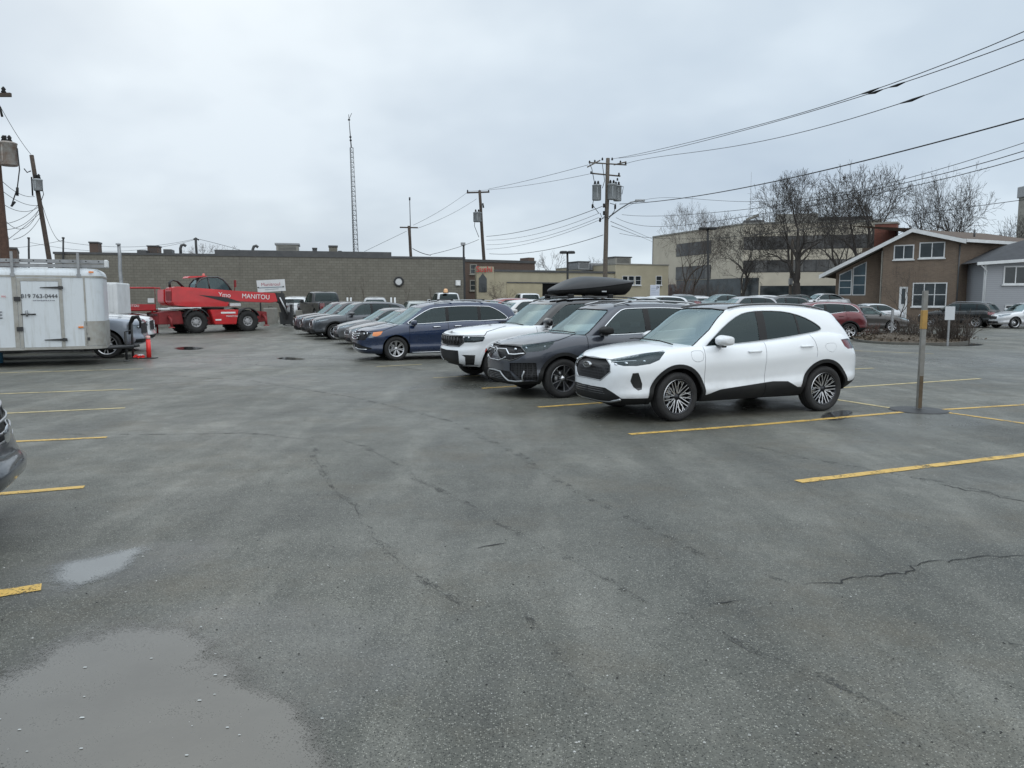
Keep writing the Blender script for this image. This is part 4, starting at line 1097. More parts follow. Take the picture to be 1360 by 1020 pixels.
def make_ground():
    def axis(lo, hi, f, far):
        a = []; x = lo
        while x < hi: a.append(x); x += f
        a.append(hi)
        l = lo; st = f*2
        while l > -far: l -= st; st *= 1.5; a.insert(0, l)
        h = hi; st = f*2
        while h < far: h += st; st *= 1.5; a.append(h)
        return a
    X = axis(-70, 60, 2., 1500); Y = axis(-6, 76, 2., 1500)
    Y = [y for y in Y if y > -60]
    vs = [(x, y, ground_h(x, y)) for y in Y for x in X]; n = len(X)
    fs = [(j*n+i, j*n+i+1, (j+1)*n+i+1, (j+1)*n+i) for j in range(len(Y)-1) for i in range(n-1)]
    o = MB().add(vs, fs, 0, True).build('ground', M_ASPH); tag(o, kind='structure')
make_ground()

def ribbon(name, pts, w, m, z=.004, jit=0., kind='structure', step=.12, taper=False):
    """flat painted or cut line on the ground along 2D points"""
    P2 = [Vector((p[0], p[1])) for p in pts]; out = []
    for a, b in zip(P2, P2[1:]):
        n = max(1, int((b-a).length/step))
        for i in range(n): out.append(a+(b-a)*i/n)
    out.append(P2[-1]); vs = []; fs = []
    for i, p in enumerate(out):
        t = (out[min(i+1, len(out)-1)]-out[max(i-1, 0)]).normalized(); nn = Vector((-t.y, t.x))
        ww = w*(1+random.uniform(-jit, jit)); c = p+nn*random.uniform(-jit, jit)*w*.6
        if taper: ww *= min(1, (i+.2)/3, (len(out)-i-.8)/3)
        for sg in (-1, 1):
            q = c+nn*ww/2*sg; vs.append((q.x, q.y, ground_h(q.x, q.y)+z))
    for i in range(len(out)-1): fs.append((2*i, 2*i+1, 2*i+3, 2*i+2))
    o = MB().add(vs, fs).build(name, m); tag(o, kind=kind); return o
def worn_paint(name, col, wear):
    m = mat(name, col, .55); nt = m.node_tree; v = N(m, 'ShaderNodeTexCoord').outputs['Object']
    f = math_(m, 'ADD', math_(m, 'MULTIPLY', noise(m, 60, 4, .7, vec=v), .5), math_(m, 'MULTIPLY', noise(m, 5, 5, .65, vec=v), .5))
    a = ramp(m, f, [(wear-.03, 0), (wear+.03, 1)])
    L(m, a, BS(m).inputs['Alpha'])
    L(m, mixc(m, ramp(m, noise(m, 14, 4, .7, vec=v), [(.35, 0), (.75, .6)]), col, tuple(c*.45 for c in col)), BS(m).inputs['Base Color'])
    return m
M_YEL = worn_paint('worn_yellow_paint', (.66,.42,.10), .44)
M_YELP = worn_paint('faded_yellow_paint', (.62,.50,.24), .44)
for i, (a, b, w, m) in enumerate([
    ((836,577),(1000,565),.11,M_YEL), ((1000,565),(1205,547),.11,M_YEL), ((1240,545),(1420,534),.10,M_YEL), ((1060,640),(1480,590),.12,M_YEL), ((715,541),(800,535),.11,M_YEL),
    ((640,516),(700,512),.10,M_YEL), ((1105,530),(1215,547),.09,M_YELP), ((1250,547),(1420,571),.09,M_YEL), ((1105,516),(1302,503),.10,M_YELP), ((575,502),(640,499),.09,M_YELP),
    ((1120,491),(1160,489),.10,M_YELP), ((500,487),(560,484),.08,M_YELP),
    ((-60,798),(55,780),.13,M_YEL), ((-20,658),(112,647),.11,M_YEL), ((-10,588),(142,581),.10,M_YEL), ((-10,550),(166,542),.095,M_YELP), ((-20,524),(177,517),.09,M_YELP), ((-20,496),(190,490),.09,M_YELP),
    ((1180,452),(1255,449),.12,M_YELP), ((1060,463),(1240,470),.10,M_YELP)]):
    ga, gb = G(*a), G(*b); ribbon('parking_line', [ga.xy, gb.xy], w, m, .005, .05)
M_CRACK = mat('crack_dark', (.012,.012,.012), .8)
M_SEAL = worn_paint('crack_filler', (.018,.018,.017), .42)
M_STAIN = worn_paint('old_crack_stain', (.055,.054,.047), .56)
def crack(pxs, w, m=M_CRACK):
    pts = [G(*p).xy for p in pxs]; fine = []
    for a, b in zip(pts, pts[1:]):
        n = max(2, int((b-a).length/.06)); w = w*(.55 if m is M_SEAL else .8)
        for i in range(n):
            q = a+(b-a)*i/n; k = min(.03, w*4); fine.append((q.x+random.uniform(-k, k), q.y+random.uniform(-k, k)))
    fine.append(tuple(pts[-1])); ribbon('asphalt_crack', fine, w, m, .004, .45, taper=True, step=.05)
    if m is M_SEAL: ribbon('asphalt_stain', fine[::4]+[fine[-1]], .09, M_STAIN, .0022, .35, taper=True, step=.2)
crack([(1066,777),(1100,775),(1150,765),(1200,762),(1218,750),(1300,740),(1380,736)], .036)
crack([(938,806),(965,803),(998,797)], .024); crack([(634,729),(655,725),(676,722)], .02)
crack([(440,645),(452,660),(472,672),(478,690)], .012, M_SEAL); crack([(415,590),(420,610),(440,640),(445,650)], .014, M_SEAL); crack([(478,690),(500,720),(560,770),(620,810)], .012, M_SEAL)
crack([(535,620),(560,640),(600,660),(650,684)], .013, M_SEAL); crack([(455,585),(480,592),(535,620)], .012, M_SEAL); crack([(650,684),(690,712),(760,745),(860,800),(920,818)], .012, M_SEAL)
crack([(920,818),(1000,860),(1100,905),(1180,940),(1260,990)], .02, M_SEAL); crack([(690,800),(740,870),(775,930),(780,980),(760,1030)], .012, M_SEAL)
crack([(600,560),(680,600),(760,650),(860,700),(960,750),(1066,777)], .012, M_SEAL); crack([(980,588),(1060,606),(1180,628),(1260,642),(1370,668)], .03, M_SEAL); crack([(1240,642),(1370,668)], .014)
crack([(70,577),(200,577),(330,575),(420,585)], .03, M_SEAL); crack([(200,497),(330,505),(480,530),(600,560)], .03, M_SEAL); crack([(0,1005),(120,985),(200,980)], .01, M_SEAL)
crack([(420,475),(480,480),(560,492)], .05, M_SEAL); crack([(1200,445),(1280,449),(1360,446)], .1, M_SEAL); crack([(250,480),(330,484),(420,490)], .05, M_SEAL); crack([(1330,850),(1365,858)], .02)

def puddle(pxs, name='puddle', depth=.06, mud=(.115,.110,.097), margin=.30, ripple=.05):
    pts = chaik([tuple(G(*p).xy) for p in pxs], 3)
    c = Vector((sum(p[0] for p in pts)/len(pts), sum(p[1] for p in pts)/len(pts)))
    m = mat('puddle_water', mud, .035, spec=.6); BS(m).inputs['IOR'].default_value = 1.6
    at = N(m, 'ShaderNodeAttribute'); at.attribute_name = 'edge'; v = N(m, 'ShaderNodeTexCoord').outputs['Object']
    vg = N(m, 'ShaderNodeTexVoronoi'); vg.inputs['Scale'].default_value = 90; L(m, v, vg.inputs['Vector'])
    nn_ = math_(m, 'ADD', math_(m, 'MULTIPLY', noise(m, 45, 5, .8, vec=v), .35), math_(m, 'MULTIPLY', noise(m, 5, 5, .65, vec=v), .65))
    f = math_(m, 'ADD', at.outputs['Fac'], math_(m, 'MULTIPLY', math_(m, 'SUBTRACT', nn_, .5), 1.6))
    f = math_(m, 'SUBTRACT', f, math_(m, 'MULTIPLY', ramp(m, vg.outputs['Distance'], [(.1, 1), (.5, 0)]), .35))
    L(m, ramp(m, f, [(.24, 0), (.74, 1)]), BS(m).inputs['Alpha'])
    bc = mixc(m, ramp(m, noise(m, 2.5, 5, .6, vec=v), [(.3, 0), (.7, 1)]), mud, tuple(x*.8 for x in mud))
    L(m, bc, BS(m).inputs['Base Color']); bump(m, noise(m, 14, 3, .5, vec=v), ripple, .01)
    rings = [0., margin*.33, margin*.66, margin]; vs = []; ed = []; n = len(pts)
    for k, rr in enumerate(rings):
        for i, p in enumerate(pts):
            q = Vector(p); a = Vector(pts[i-1]); b = Vector(pts[(i+1) % n]); t = (b-a).normalized(); nn = Vector((-t.y, t.x))
            if nn.dot(c-q) < 0: nn = -nn
            q = c+(q-c)*(1+(margin*.3-rr)/max((q-c).length, margin*1.2)); vs.append((q.x, q.y, .0045+ground_h(q.x, q.y))); ed.append(k/3)
    fs = [(k*n+i, k*n+(i+1) % n, (k+1)*n+(i+1) % n, (k+1)*n+i) for k in range(3) for i in range(n)]+[tuple(3*n+i for i in range(n))]
    o = MB().add(vs, fs).build(name, m); tag(o, kind='structure')
    a = o.data.attributes.new('edge', 'FLOAT', 'POINT'); a.data.foreach_set('value', ed)
    for pl in o.data.polygons:
        if pl.normal.z < 0: pl.flip()
    return o
puddle([(-90,1090),(-90,930),(20,880),(60,852),(130,832),(205,822),(265,830),(310,865),(350,905),(410,935),(445,980),(450,1060),(330,1090)], margin=.36)
puddle([(58,760),(75,748),(120,740),(170,728),(205,722),(190,745),(150,768),(100,785),(62,782)], mud=(.17,.175,.17), margin=.30)
puddle([(228,462),(250,460),(275,462),(262,465),(235,465)], margin=.3, mud=(.03,.03,.03)); puddle([(360,476),(385,474),(412,477),(390,479)], margin=.2, mud=(.03,.03,.03))
puddle([(1225,457),(1265,455),(1312,457),(1300,460),(1240,460)], margin=.3, mud=(.03,.03,.03)); puddle([(1085,552),(1110,545),(1135,545),(1130,556),(1100,560)], margin=.15, mud=(.05,.05,.05))


# petals of foam and grit floating on the big puddle, litter
M_FOAM = mat('foam_fleck', (.45,.46,.45), .6)
mb = MB()
for px, py, r in ((267,834,4),(113,888,5),(286,898,5),(299,899,4),(285,924,3),(265,932,5),(109,955,6),(26,971,4),(108,996,4),(302,968,4),(318,978,3),(248,1005,4),(0,957,3),(428,956,4),(286,870,3),(112,927,3),(36,1000,3),(255,966,2),(201,876,4)):
    g = G(px, py); s = r*.00075
    mb.add([(g.x+s*2.4*cos(t*pi/4)*(1+.3*sin(t*3)), g.y+s*1.4*sin(t*pi/4), .0075) for t in range(8)], [tuple(range(8))])
tag(mb.build('foam', M_FOAM), 'white flecks of foam scattered on the large muddy puddle', 'foam', kind='stuff')
# loose grit lying on the asphalt
mb = MB(); rg = random.Random(3)
for i in range(2600):
    y = 2.2+14*rg.random()**1.8; x = rg.uniform(-.72, .72)*y
    r = rg.uniform(.0025, .0075); mb.add([(x+r*cos(a+rg.random()), y+r*sin(a+rg.random())*.9, .001) for a in (0, 1.6, 3.1, 4.7)]+[(x, y, r*.9)], [(0,1,4),(1,2,4),(2,3,4),(3,0,4)], rg.choice((0,0,1,2)))
tag(mb.build('grit', [mat('grit_grey', (.16,.16,.155), .6), mat('grit_pale', (.42,.42,.4), .6), mat('grit_dark', (.02,.02,.02), .7)]), 'fine loose grit strewn over the asphalt', 'grit', kind='stuff')

# ------------------------------------------------------------------ building materials
def brick(name, c1, c2, mort, bw, bh, rough=.8, mw=.012, vecscale=1., coord='Object', bstr=.25):
    m = mat(name, c1, rough); v = N(m, 'ShaderNodeTexCoord').outputs[coord]
    # wall runs along local x, height z
    s = N(m, 'ShaderNodeSeparateXYZ'); L(m, v, s.inputs[0]); cb = N(m, 'ShaderNodeCombineXYZ')
    L(m, math_(m, 'ADD', s.outputs[0], s.outputs[1]), cb.inputs[0]); L(m, s.outputs[2], cb.inputs[1])
    b = N(m, 'ShaderNodeTexBrick'); L(m, cb.outputs[0], b.inputs['Vector']); b.inputs['Scale'].default_value = 1
    b.inputs['Brick Width'].default_value = bw; b.inputs['Row Height'].default_value = bh; b.inputs['Mortar Size'].default_value = mw; b.inputs['Mortar Smooth'].default_value = .3
    b.inputs['Color1'].default_value = (*c1, 1); b.inputs['Color2'].default_value = (*c2, 1); b.inputs['Mortar'].default_value = (*mort, 1)
    f = noise(m, .7, 6, .65, vec=v)
    c = mixc(m, math_(m, 'MULTIPLY', ramp(m, f, [(.3, 0), (.75, 1)]), .45), b.outputs['Color'], tuple(x*.55 for x in c1))
    # rain streaks: noise stretched in height
    mp = N(m, 'ShaderNodeMapping'); mp.inputs['Scale'].default_value = (3, 3, .15); L(m, v, mp.inputs[0])
    c = mixc(m, math_(m, 'MULTIPLY', ramp(m, noise(m, 1.2, 5, .7, vec=mp.outputs[0]), [(.5, 0), (.8, 1)]), .4), c, tuple(x*.4 for x in c1))
    L(m, c, BS(m).inputs['Base Color']); bump(m, b.outputs['Fac'], bstr, -.01); return m
def streaks(m, c1, dark, amt=.5, lo=.5):
    v = N(m, 'ShaderNodeTexCoord').outputs['Object']; mp = N(m, 'ShaderNodeMapping'); mp.inputs['Scale'].default_value = (6, 6, .5); L(m, v, mp.inputs[0])
    f = math_(m, 'MULTIPLY', ramp(m, noise(m, 1.5, 6, .7, vec=mp.outputs[0]), [(lo, 0), (lo+.22, 1)]), amt)
    g = math_(m, 'MAXIMUM', f, math_(m, 'MULTIPLY', ramp(m, noise(m, 3, 5, .7, vec=v), [(.55, 0), (.8, 1)]), amt*.6))
    L(m, mixc(m, g, c1, dark), BS(m).inputs['Base Color']); return m
M_BLOCK = brick('grey_block', (.20,.187,.155), (.165,.153,.125), (.10,.094,.08), .40, .20, mw=.014)
M_BRK = brick('brown_brick', (.195,.14,.10), (.145,.105,.078), (.20,.175,.145), .24, .078, mw=.008)
M_RED = brick('red_brick', (.24,.075,.048), (.17,.055,.038), (.17,.13,.11), .24, .078, mw=.008)
M_BRKD = brick('old_brick', (.13,.082,.062), (.095,.065,.052), (.12,.105,.09), .24, .078, mw=.008)
M_BEIGE = varied('beige_stucco', (.42,.375,.27), .85, .8, .25, .1, col2=(.34,.305,.22))
M_CONC = varied('precast_concrete', (.50,.455,.37), .85, .5, .25, .1, col2=(.42,.38,.31))
M_CONCG = varied('concrete_grey', (.30,.29,.26), .9, 1.5, .3, .2, col2=(.2,.195,.175))
M_DKMET = varied('dark_flashing', (.05,.052,.055), .5, 2, .3, 0, col2=(.08,.08,.08))
M_GMET = varied('galvanised', (.33,.34,.35), .45, 6, .3, .05, .6, col2=(.24,.245,.25))
M_ROOF = varied('brown_shingle', (.115,.08,.058), .9, 2.5, .3, .3, col2=(.08,.06,.048))
M_ROOFG = varied('grey_shingle', (.06,.063,.07), .9, 2.5, .3, .3, col2=(.045,.047,.052))
M_WHT = varied('white_trim', (.68,.69,.70), .6, 2, .15, 0, col2=(.56,.57,.57))
M_WOOD = varied('creosote_wood', (.085,.062,.047), .85, 8, .4, .4, col2=(.045,.036,.03))
M_WOODG = varied('weathered_wood', (.145,.12,.095), .85, 8, .4, .4, col2=(.085,.072,.06))
M_BLKP = varied('black_metal', (.02,.021,.023), .5, 5, .2, 0, col2=(.035,.035,.035))
M_WIRE = mat('cable_black', (.012,.012,.013), .6)
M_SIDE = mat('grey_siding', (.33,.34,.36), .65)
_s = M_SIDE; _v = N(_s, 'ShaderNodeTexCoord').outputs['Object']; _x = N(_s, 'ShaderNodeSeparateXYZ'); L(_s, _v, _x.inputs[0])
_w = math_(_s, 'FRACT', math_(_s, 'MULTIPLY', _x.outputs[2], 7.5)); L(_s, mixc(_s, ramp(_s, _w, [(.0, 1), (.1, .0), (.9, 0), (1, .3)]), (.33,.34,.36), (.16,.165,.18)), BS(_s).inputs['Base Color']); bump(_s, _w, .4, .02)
def winglass(name, col=(.014,.018,.02), refl=.4):
    m = mat(name, col, .06, 0, .15, refl); f = noise(m, .6, 3); L(m, mixc(m, ramp(m, f, [(.35, 0), (.7, 1)]), col, tuple(c*2.6+.008 for c in col)), BS(m).inputs['Base Color']); return m
M_WG = winglass('window_glass'); M_WGB = winglass('blue_window_glass', (.012,.030,.040))
M_BAND = winglass('bronze_band_glass', (.03,.03,.03), .3); M_BANDL = mat('band_blind', (.09,.088,.085), .5, 0, .2)

class Face:
    """a vertical plane through A and B (ground plan): s along it from A, w out of it toward the camera"""
    def __init__(f, A, B):
        f.A = Vector((A[0], A[1], 0)); B = Vector((B[0], B[1], 0)); f.len = (B-f.A).length; f.d = (B-f.A).normalized()
        f.n = Vector((f.d.y, -f.d.x, 0))
        if f.n.dot(-f.A) < 0: f.n = -f.n
        f.rz = atan2(f.d.y, f.d.x)
    def px(f, px, py, w=0.):
        r = ray(px, py); o = Vector((0,0,CAMH)); A = f.A+f.n*w
        t = (A-o).dot(f.n)/r.dot(f.n); p = o+r*t
        return (p-f.A).dot(f.d), p.z
    def pt(f, s, w, z): v = f.A+f.d*s+f.n*w; v.z = z; return v
class Local:
    """builds boxes in a face's own frame under an Empty placed at A (local x along the face, local -y toward the camera)"""
    def __init__(q, face, root): q.f = face; q.r = root
    def box(q, name, s0, s1, z0, z1, w0, w1, m, parent=None, bev=0):
        mb = MB(); a = (s0, -w1, z0); b = (s1, -w0, z1)
        (mb.bbox(a, b, bev) if bev else mb.bx(a, b)); return mb.build(name, m, parent or q.r)
    def window(q, s0, s1, z0, z1, gm, fm=None, w=.0, mull=(), rails=(), fr=.06, sill=True, name='window', w_=.0):
        fm = fm or M_WHT
        mb = MB(); D = .05+w
        mb.bx((s0-fr, -D, z0-fr), (s0, -w+.0, z1+fr)); mb.bx((s1, -D, z0-fr), (s1+fr, -w, z1+fr)); mb.bx((s0, -D, z1), (s1, -w, z1+fr)); mb.bx((s0, -D, z0-fr), (s1, -w, z0))
        for u in mull: x = s0+(s1-s0)*u; mb.bx((x-fr*.4, -D+.006, z0), (x+fr*.4, -w-.003, z1))
        for u in rails: z = z0+(z1-z0)*u; mb.bx((s0, -D+.012, z-fr*.35), (s1, -w-.006, z+fr*.35))
        o = mb.build(name, fm, q.r)
        g = MB(); g.bx((s0, -w-.012, z0), (s1, -w-.001, z1)); g.build('pane', gm, o)
        if sill: b = MB(); b.bbox((s0-fr*2, -D-.08, z0-fr-.09), (s1+fr*2, -w, z0-fr-.002), .01); b.build('sill', fm, o)
        return o
def place_face(name, f, z, label, cat, group=None):
    e = empty(name, (f.A.x, f.A.y, z), f.rz, label, cat, group)
    # local -y must be the camera side
    return e

# grey block warehouse -------------------------------------------------------
FW = Face(P(76,399,56).xy, P(617,399,63).xy)
zt = FW.px(200,336)[1]
e = place_face('block_warehouse', FW, 0, 'long windowless grey concrete-block warehouse behind the red telehandler', 'warehouse')
q = Local(FW, e)
q.box('wall', 0, FW.len, 0, zt-.16, -22, 0, M_BLOCK); q.box('parapet_flashing', -.08, FW.len+.08, zt-.16, zt, -22, .05, M_DKMET)
s1 = FW.px(520,340)[0]; s0 = FW.px(285,340)[0]
q.box('raised_parapet', s0, s1, zt+.004, zt+.32, -6, -.1, M_DKMET)
def roof_thing(name, label, cat, px0, px1, py0, py1, m, w=-3., dep=1.2, cap=None, group=None, face=FW, fan=False):
    s0, za = face.px(px0, py1, w); s1, zb = face.px(px1, py0, w)
    c = face.pt((s0+s1)/2, w, 0); zbase = min(zt, za) if face is FW else za
    r = empty(name, (c.x, c.y, zbase), face.rz, label, cat, group); h = zb-zbase; hw = abs(s1-s0)/2
    mb = MB(); mb.bbox((-hw, -.02, 0), (hw, dep, h*(.86 if cap else 1)), min(.03, hw*.2)); mb.build('housing', m, r)
    if cap: mb = MB(); mb.bbox((-hw*1.12, -.08, h*.86), (hw*1.12, dep+.06, h), .02); mb.build('cap', cap, r)
    if fan:
        mb = MB()
        for k in range(6): mb.bx((-hw*.8, -.035, h*(.2+k*.1)), (hw*.8, -.022, h*(.24+k*.1)))
        mb.build('louvre', M_DKMET, r)
    return r
roof_thing('chimney','dark brick chimney at the left end of the warehouse roof','chimney',119,130,321,335,M_BRKD,-2,1.,M_DKMET)
roof_thing('roof_vent','low dark roof vent left of the tan rooftop unit','roof vent',182,194,332,337,M_DKMET,-2)
roof_thing('rooftop_unit','tan rooftop unit between two low dark vents','rooftop unit',196,210,326,337,M_BRKD,-3,1.2,M_DKMET,None,FW,True)
roof_thing('roof_vent','low dark roof vent right of the tan rooftop unit','roof vent',217,228,331,337,M_DKMET,-2)
roof_thing('rooftop_unit','large pale grey rooftop unit left of the lattice mast','rooftop unit',367,396,323,337,M_CONCG,-3,2.,M_GMET,None,FW,True)
roof_thing('chimney','small round-topped chimney between the big rooftop unit and the mast','chimney',415,421,329,337,M_DKMET,-3,.5,M_DKMET)
roof_thing('chimney','tall chimney with a cowl just left of the lattice mast','chimney',437,448,326,337,M_BLOCK,-3,.8,M_DKMET)
roof_thing('roof_vent','stubby vent close beside the lattice mast','roof vent',449,454,333,337,M_DKMET,-3,.4)
def gooseneck(px, label):
    s, _ = FW.px(px, 337, -2); c = FW.pt(s, -2, zt); r = empty('vent_pipe', c, FW.rz, label, 'vent pipe')
    mb = MB(); mb.tube([(0,0,-.05),(0,0,.5),(.08,0,.72),(.25,0,.78),(.4,0,.66)], .11, 8); mb.build('pipe', M_DKMET, r)
gooseneck(240, 'curved gooseneck pipe on the warehouse roof right of the tan unit'); gooseneck(336, 'gooseneck pipe on the raised parapet of the warehouse')
# exhaust fan and lamp on the wall
s, z = FW.px(529.5, 374); r = empty('exhaust_fan', FW.pt(s, 0, z), FW.rz, 'round exhaust fan with a white centre on the grey block wall', 'exhaust fan')
Mx = Matrix.Rotation(pi/2, 4, 'X')
mb = MB(); mb.lathe([(.40,0),(.40,.12),(.30,.14),(.27,.04)], 28, Mx); mb.build('ring', M_BLKP, r)
mb = MB(); mb.lathe([(0,.07),(.26,.06)], 24, Mx); mb.build('hub_plate', M_WHT, r, fixn=True)
s, z = FW.px(608, 376); r = empty('wall_lamp', FW.pt(s, 0, z), FW.rz, 'square white wall lamp near the right end of the block wall', 'lamp')
mb = MB(); mb.bbox((-.2,-.2,-.22),(.2,0,.22),.04); mb.build('housing', M_WHT, r); mb = MB(); mb.bx((-.15,-.215,-.16),(.15,-.203,.12)); mb.build('lens', mat('frosted_lens', (.8,.8,.78), .4), r)

# old brick building and storefront at the right of the warehouse ------------
FB = Face(P(616,399,76).xy, P(716,399,80).xy)
e = place_face('brick_building', FB, 0, 'old brown brick building with small upper windows beyond the warehouse', 'building'); q = Local(FB, e)
hz = FB.px(650,345)[1]; q.box('wall', 0, FB.len*.94, 0, hz-.25, -9, 0, M_BRKD); q.box('cornice', -.05, FB.len*.94+.05, hz-.25, hz, -9, .08, M_DKMET)
q.box('chimney', FB.px(703,350)[0], FB.px(711,350)[0], hz+.003, hz+.35, -2, -.2, M_BRKD)
for a, b in (((625,352),(632,363)), ((625,373),(632,385))):
    sa, zb = FB.px(*a); sb, za = FB.px(*b); q.window(sa, sb, za, zb, M_WG, M_CONCG, .0, (), (.5,), .09)
FS = Face(P(633,399,65.4).xy, P(656,399,65.6).xy)
e = place_face('storefront', FS, 0, 'beige storefront with a pointed dark doorway and red lettering above', 'shop front'); q = Local(FS, e)
hz = FS.px(650,354)[1]; q.box('wall', 0, FS.len, 0, hz, -1.5, 0, M_BEIGE)
mb = MB(); a0, z0 = FS.px(636,388); a1, _ = FS.px(646.5,388); zm_ = FS.px(640,370)[1]; zp = FS.px(641,363)[1]
mb.prism([(a0,z0),(a1,z0),(a1,zm_),((a0+a1)/2,zp),(a0,zm_)], lambda p, d: (p[0], d, p[1]), -.05, -.002); mb.build('doorway', M_WG, e, fixn=True)
sa, zb = FS.px(653,369.5); sb, za = FS.px(661,381.5); FGx = (653, 369.5, 661, 381.5)
MT['sign_red'] = mat('sign_red', (.52,.03,.035), .4)
tx = plate_text('Sushi', .68, 'sign_lettering', MT['sign_red'], e, (FS.px(643,357)[0], -.1, FS.px(643,358)[1]), (pi/2, 0, 0), .03)

# beige workshop -------------------------------------------------------------
FG = Face(P(655,399,66).xy, P(886,399,73).xy)
e = place_face('beige_workshop', FG, 0, 'low beige flat-roofed workshop behind the parked row', 'building'); q = Local(FG, e)
sj = FG.px(816,399)[0]; h1 = FG.px(720,359)[1]; h2 = FG.px(850,350.5)[1]
q.box('wall', 0, sj, 0, h1-.18, -3, 0, M_BEIGE); q.box('roof_edge', -.06, sj-.003, h1-.18, h1, -3, .1, M_DKMET)
q.box('taller_wall', sj, FG.len, 0, h2-.1, -12, .12, M_BEIGE); q.box('roof_edge', sj-.03, FG.len+.05, h2-.1, h2, -12, .18, M_CONCG)
a, zb = FG.px(673,376); b, za = FG.px(720,402); q.box('roller_door', a, b, .02, zb, .0, .04, varied('beige_door', (.42,.37,.25), .7, 1, .2)); q.box('door_header', a, FG.px(760,376)[0], zb, zb+.1, 0, .09, M_DKMET)
a = FG.px(720,376)[0]; b = FG.px(752,376)[0]; q.box('dark_opening', a+.01, b, .02, zb-.003, .0, .02, MT['under'])
for x0, x1, y0, y1 in ((827,833,367,378),(835,841.5,367,378),(844,850.5,367,378),(871.5,878,367,378)):
    a, zb = FG.px(x0,y0,.12); b, za = FG.px(x1,y1,.12); q.window(a, b, za, zb, M_WG, M_WHT, .12, (), (.5,), .04)
roof_thing('rooftop_unit','boxy metal rooftop unit at the left on the beige workshop','rooftop unit',768,783,347,358,M_GMET,-3,2,M_DKMET,None,FG,True)
roof_thing('rooftop_unit','low rooftop duct unit in the middle of the beige workshop roof','rooftop unit',785,815,350,359,M_GMET,-4,2,None,None,FG,True)
roof_thing('rooftop_unit','brown rooftop unit on the taller part of the beige workshop','rooftop unit',817,838,341,351,M_CONCG,-3,2,M_DKMET,None,FG,True)

# office building: two wings meeting at a shallow angle ----------------------
M_DKP = varied('black_panel', (.02,.021,.024), .35, 1, .3)
def office():
    F1 = Face(P(866,399,141).xy, P(985,399,117).xy); F2 = Face(P(985,399,117).xy, P(1166,399,112).xy); H0 = 13.0
    e = place_face('office_building', F1, 0, 'pale precast office building with long dark window bands', 'office building')
    inv = (Matrix.Translation(e.location) @ Matrix.Rotation(F1.rz, 4, 'Z')).inverted()
    def bx(F, nm, s0, s1, z0, z1, w0, w1, m, par=None):
        mb = MB(); c = [F.pt(s, w, z) for z in (z0, z1) for s, w in ((s0, w0), (s1, w0), (s1, w1), (s0, w1))]
        mb.add([inv @ v for v in c], [(0,1,2,3),(7,6,5,4),(0,4,5,1),(1,5,6,2),(2,6,7,3),(3,7,4,0)]); return mb.build(nm, m, par or e, fixn=True)
    bx(F1, 'wall', 0, F1.len-.01, 0, H0, -14, 0, M_CONC); bx(F2, 'wall', 0, F2.len, 0, H0, -14.2, .02, M_CONC)
    bx(F1, 'coping', -.1, F1.len, H0+.003, H0+.25, -13, .12, M_CONCG); bx(F2, 'coping', 0, F2.len+.1, H0+.003, H0+.26, -13, .14, M_CONCG)
    bx(F1, 'corner_strip', -.13, -.002, 0, H0, -.2, .06, M_DKMET)
    def band(F, x0, x1, z0, z1, nm='window_band', m=M_BAND, mul=1.6, fr=M_DKP, bl=.35):
        a, b = F.px(x0, 399)[0], F.px(x1, 399)[0]; a = max(a, .05); b = min(b, F.len-.02)
        o = bx(F, nm, a, b, z0, z1, .0, .06, fr); n = max(1, int((b-a)/mul)); g = MB(); g2 = MB()
        for i in range(n):
            u0 = a+(b-a)*i/n+.05; u1 = a+(b-a)*(i+1)/n-.05; c = [inv @ F.pt(s, .068, z) for s, z in ((u0,z0+.08),(u1,z0+.08),(u1,z1-.08),(u0,z1-.08))]
            (g2 if random.random() < bl else g).add(c, [(0,1,2,3)])
        if g.v: g.build('glazing', m, o)
        if g2.v: g2.build('blinds', M_BANDL, o)
    band(F1, 897, 943, 9.2, 11.3); band(F1, 897, 943, 5.2, 7.4)
    band(F2, 985, 1170, 9.25, 11.2); band(F2, 985, 1170, 5.9, 7.7)
    band(F1, 868, 897, .2, 4.5, 'dark_entrance', M_WG, 5, M_DKP, 0); band(F1, 898, 984, .2, 5.1, 'dark_entrance', M_WG, 6, M_DKP, 0)
    band(F2, 985, 1007, .2, 5.1, 'dark_entrance', M_WG, 6, M_DKP, 0); band(F2, 1009, 1170, .3, 3.9, 'shop_window', M_WG, 4.5, M_DKP, 0)
    bx(F2, 'penthouse', F2.px(1030,399)[0], F2.px(1085,399)[0], H0+.27, H0+1.7, -9, -3, M_CONCG); bx(F2, 'penthouse', F2.px(1086,399)[0], F2.px(1160,399)[0], H0+.27, H0+1.2, -10, -4, M_DKP)
    c = F2.pt(F2.px(997,399)[0], -2, H0+.26); r = empty('roof_fan', c, F2.rz, 'tilted pale fan hood on the office roof edge', 'roof fan'); mb = MB(); mb.bbox((-1.4,-.8,0),(1.6,.8,.5),.08); mb.build('base', M_DKMET, r)
    mb = MB(); mb.box((0,0,0),(1.9,1.4,.3),M=Matrix.Translation((-.1,0,.95))@Matrix.Rotation(R(-22),4,'Y')); mb.build('hood', M_CONCG, r)
    c = F1.pt(F1.px(978,399)[0], -2, H0); r = empty('roof_antenna', c, 0, 'thin whip antenna rising from the office roof', 'antenna'); mb = MB(); mb.tube([(0,0,0),(0,0,8)], [.05,.02], 6); mb.build('whip', M_GMET, r)
    mb = MB(); mb.lathe([(.2,0),(.2,.1),(0,.12)], 8); mb.build('foot', M_GMET, r)
office()

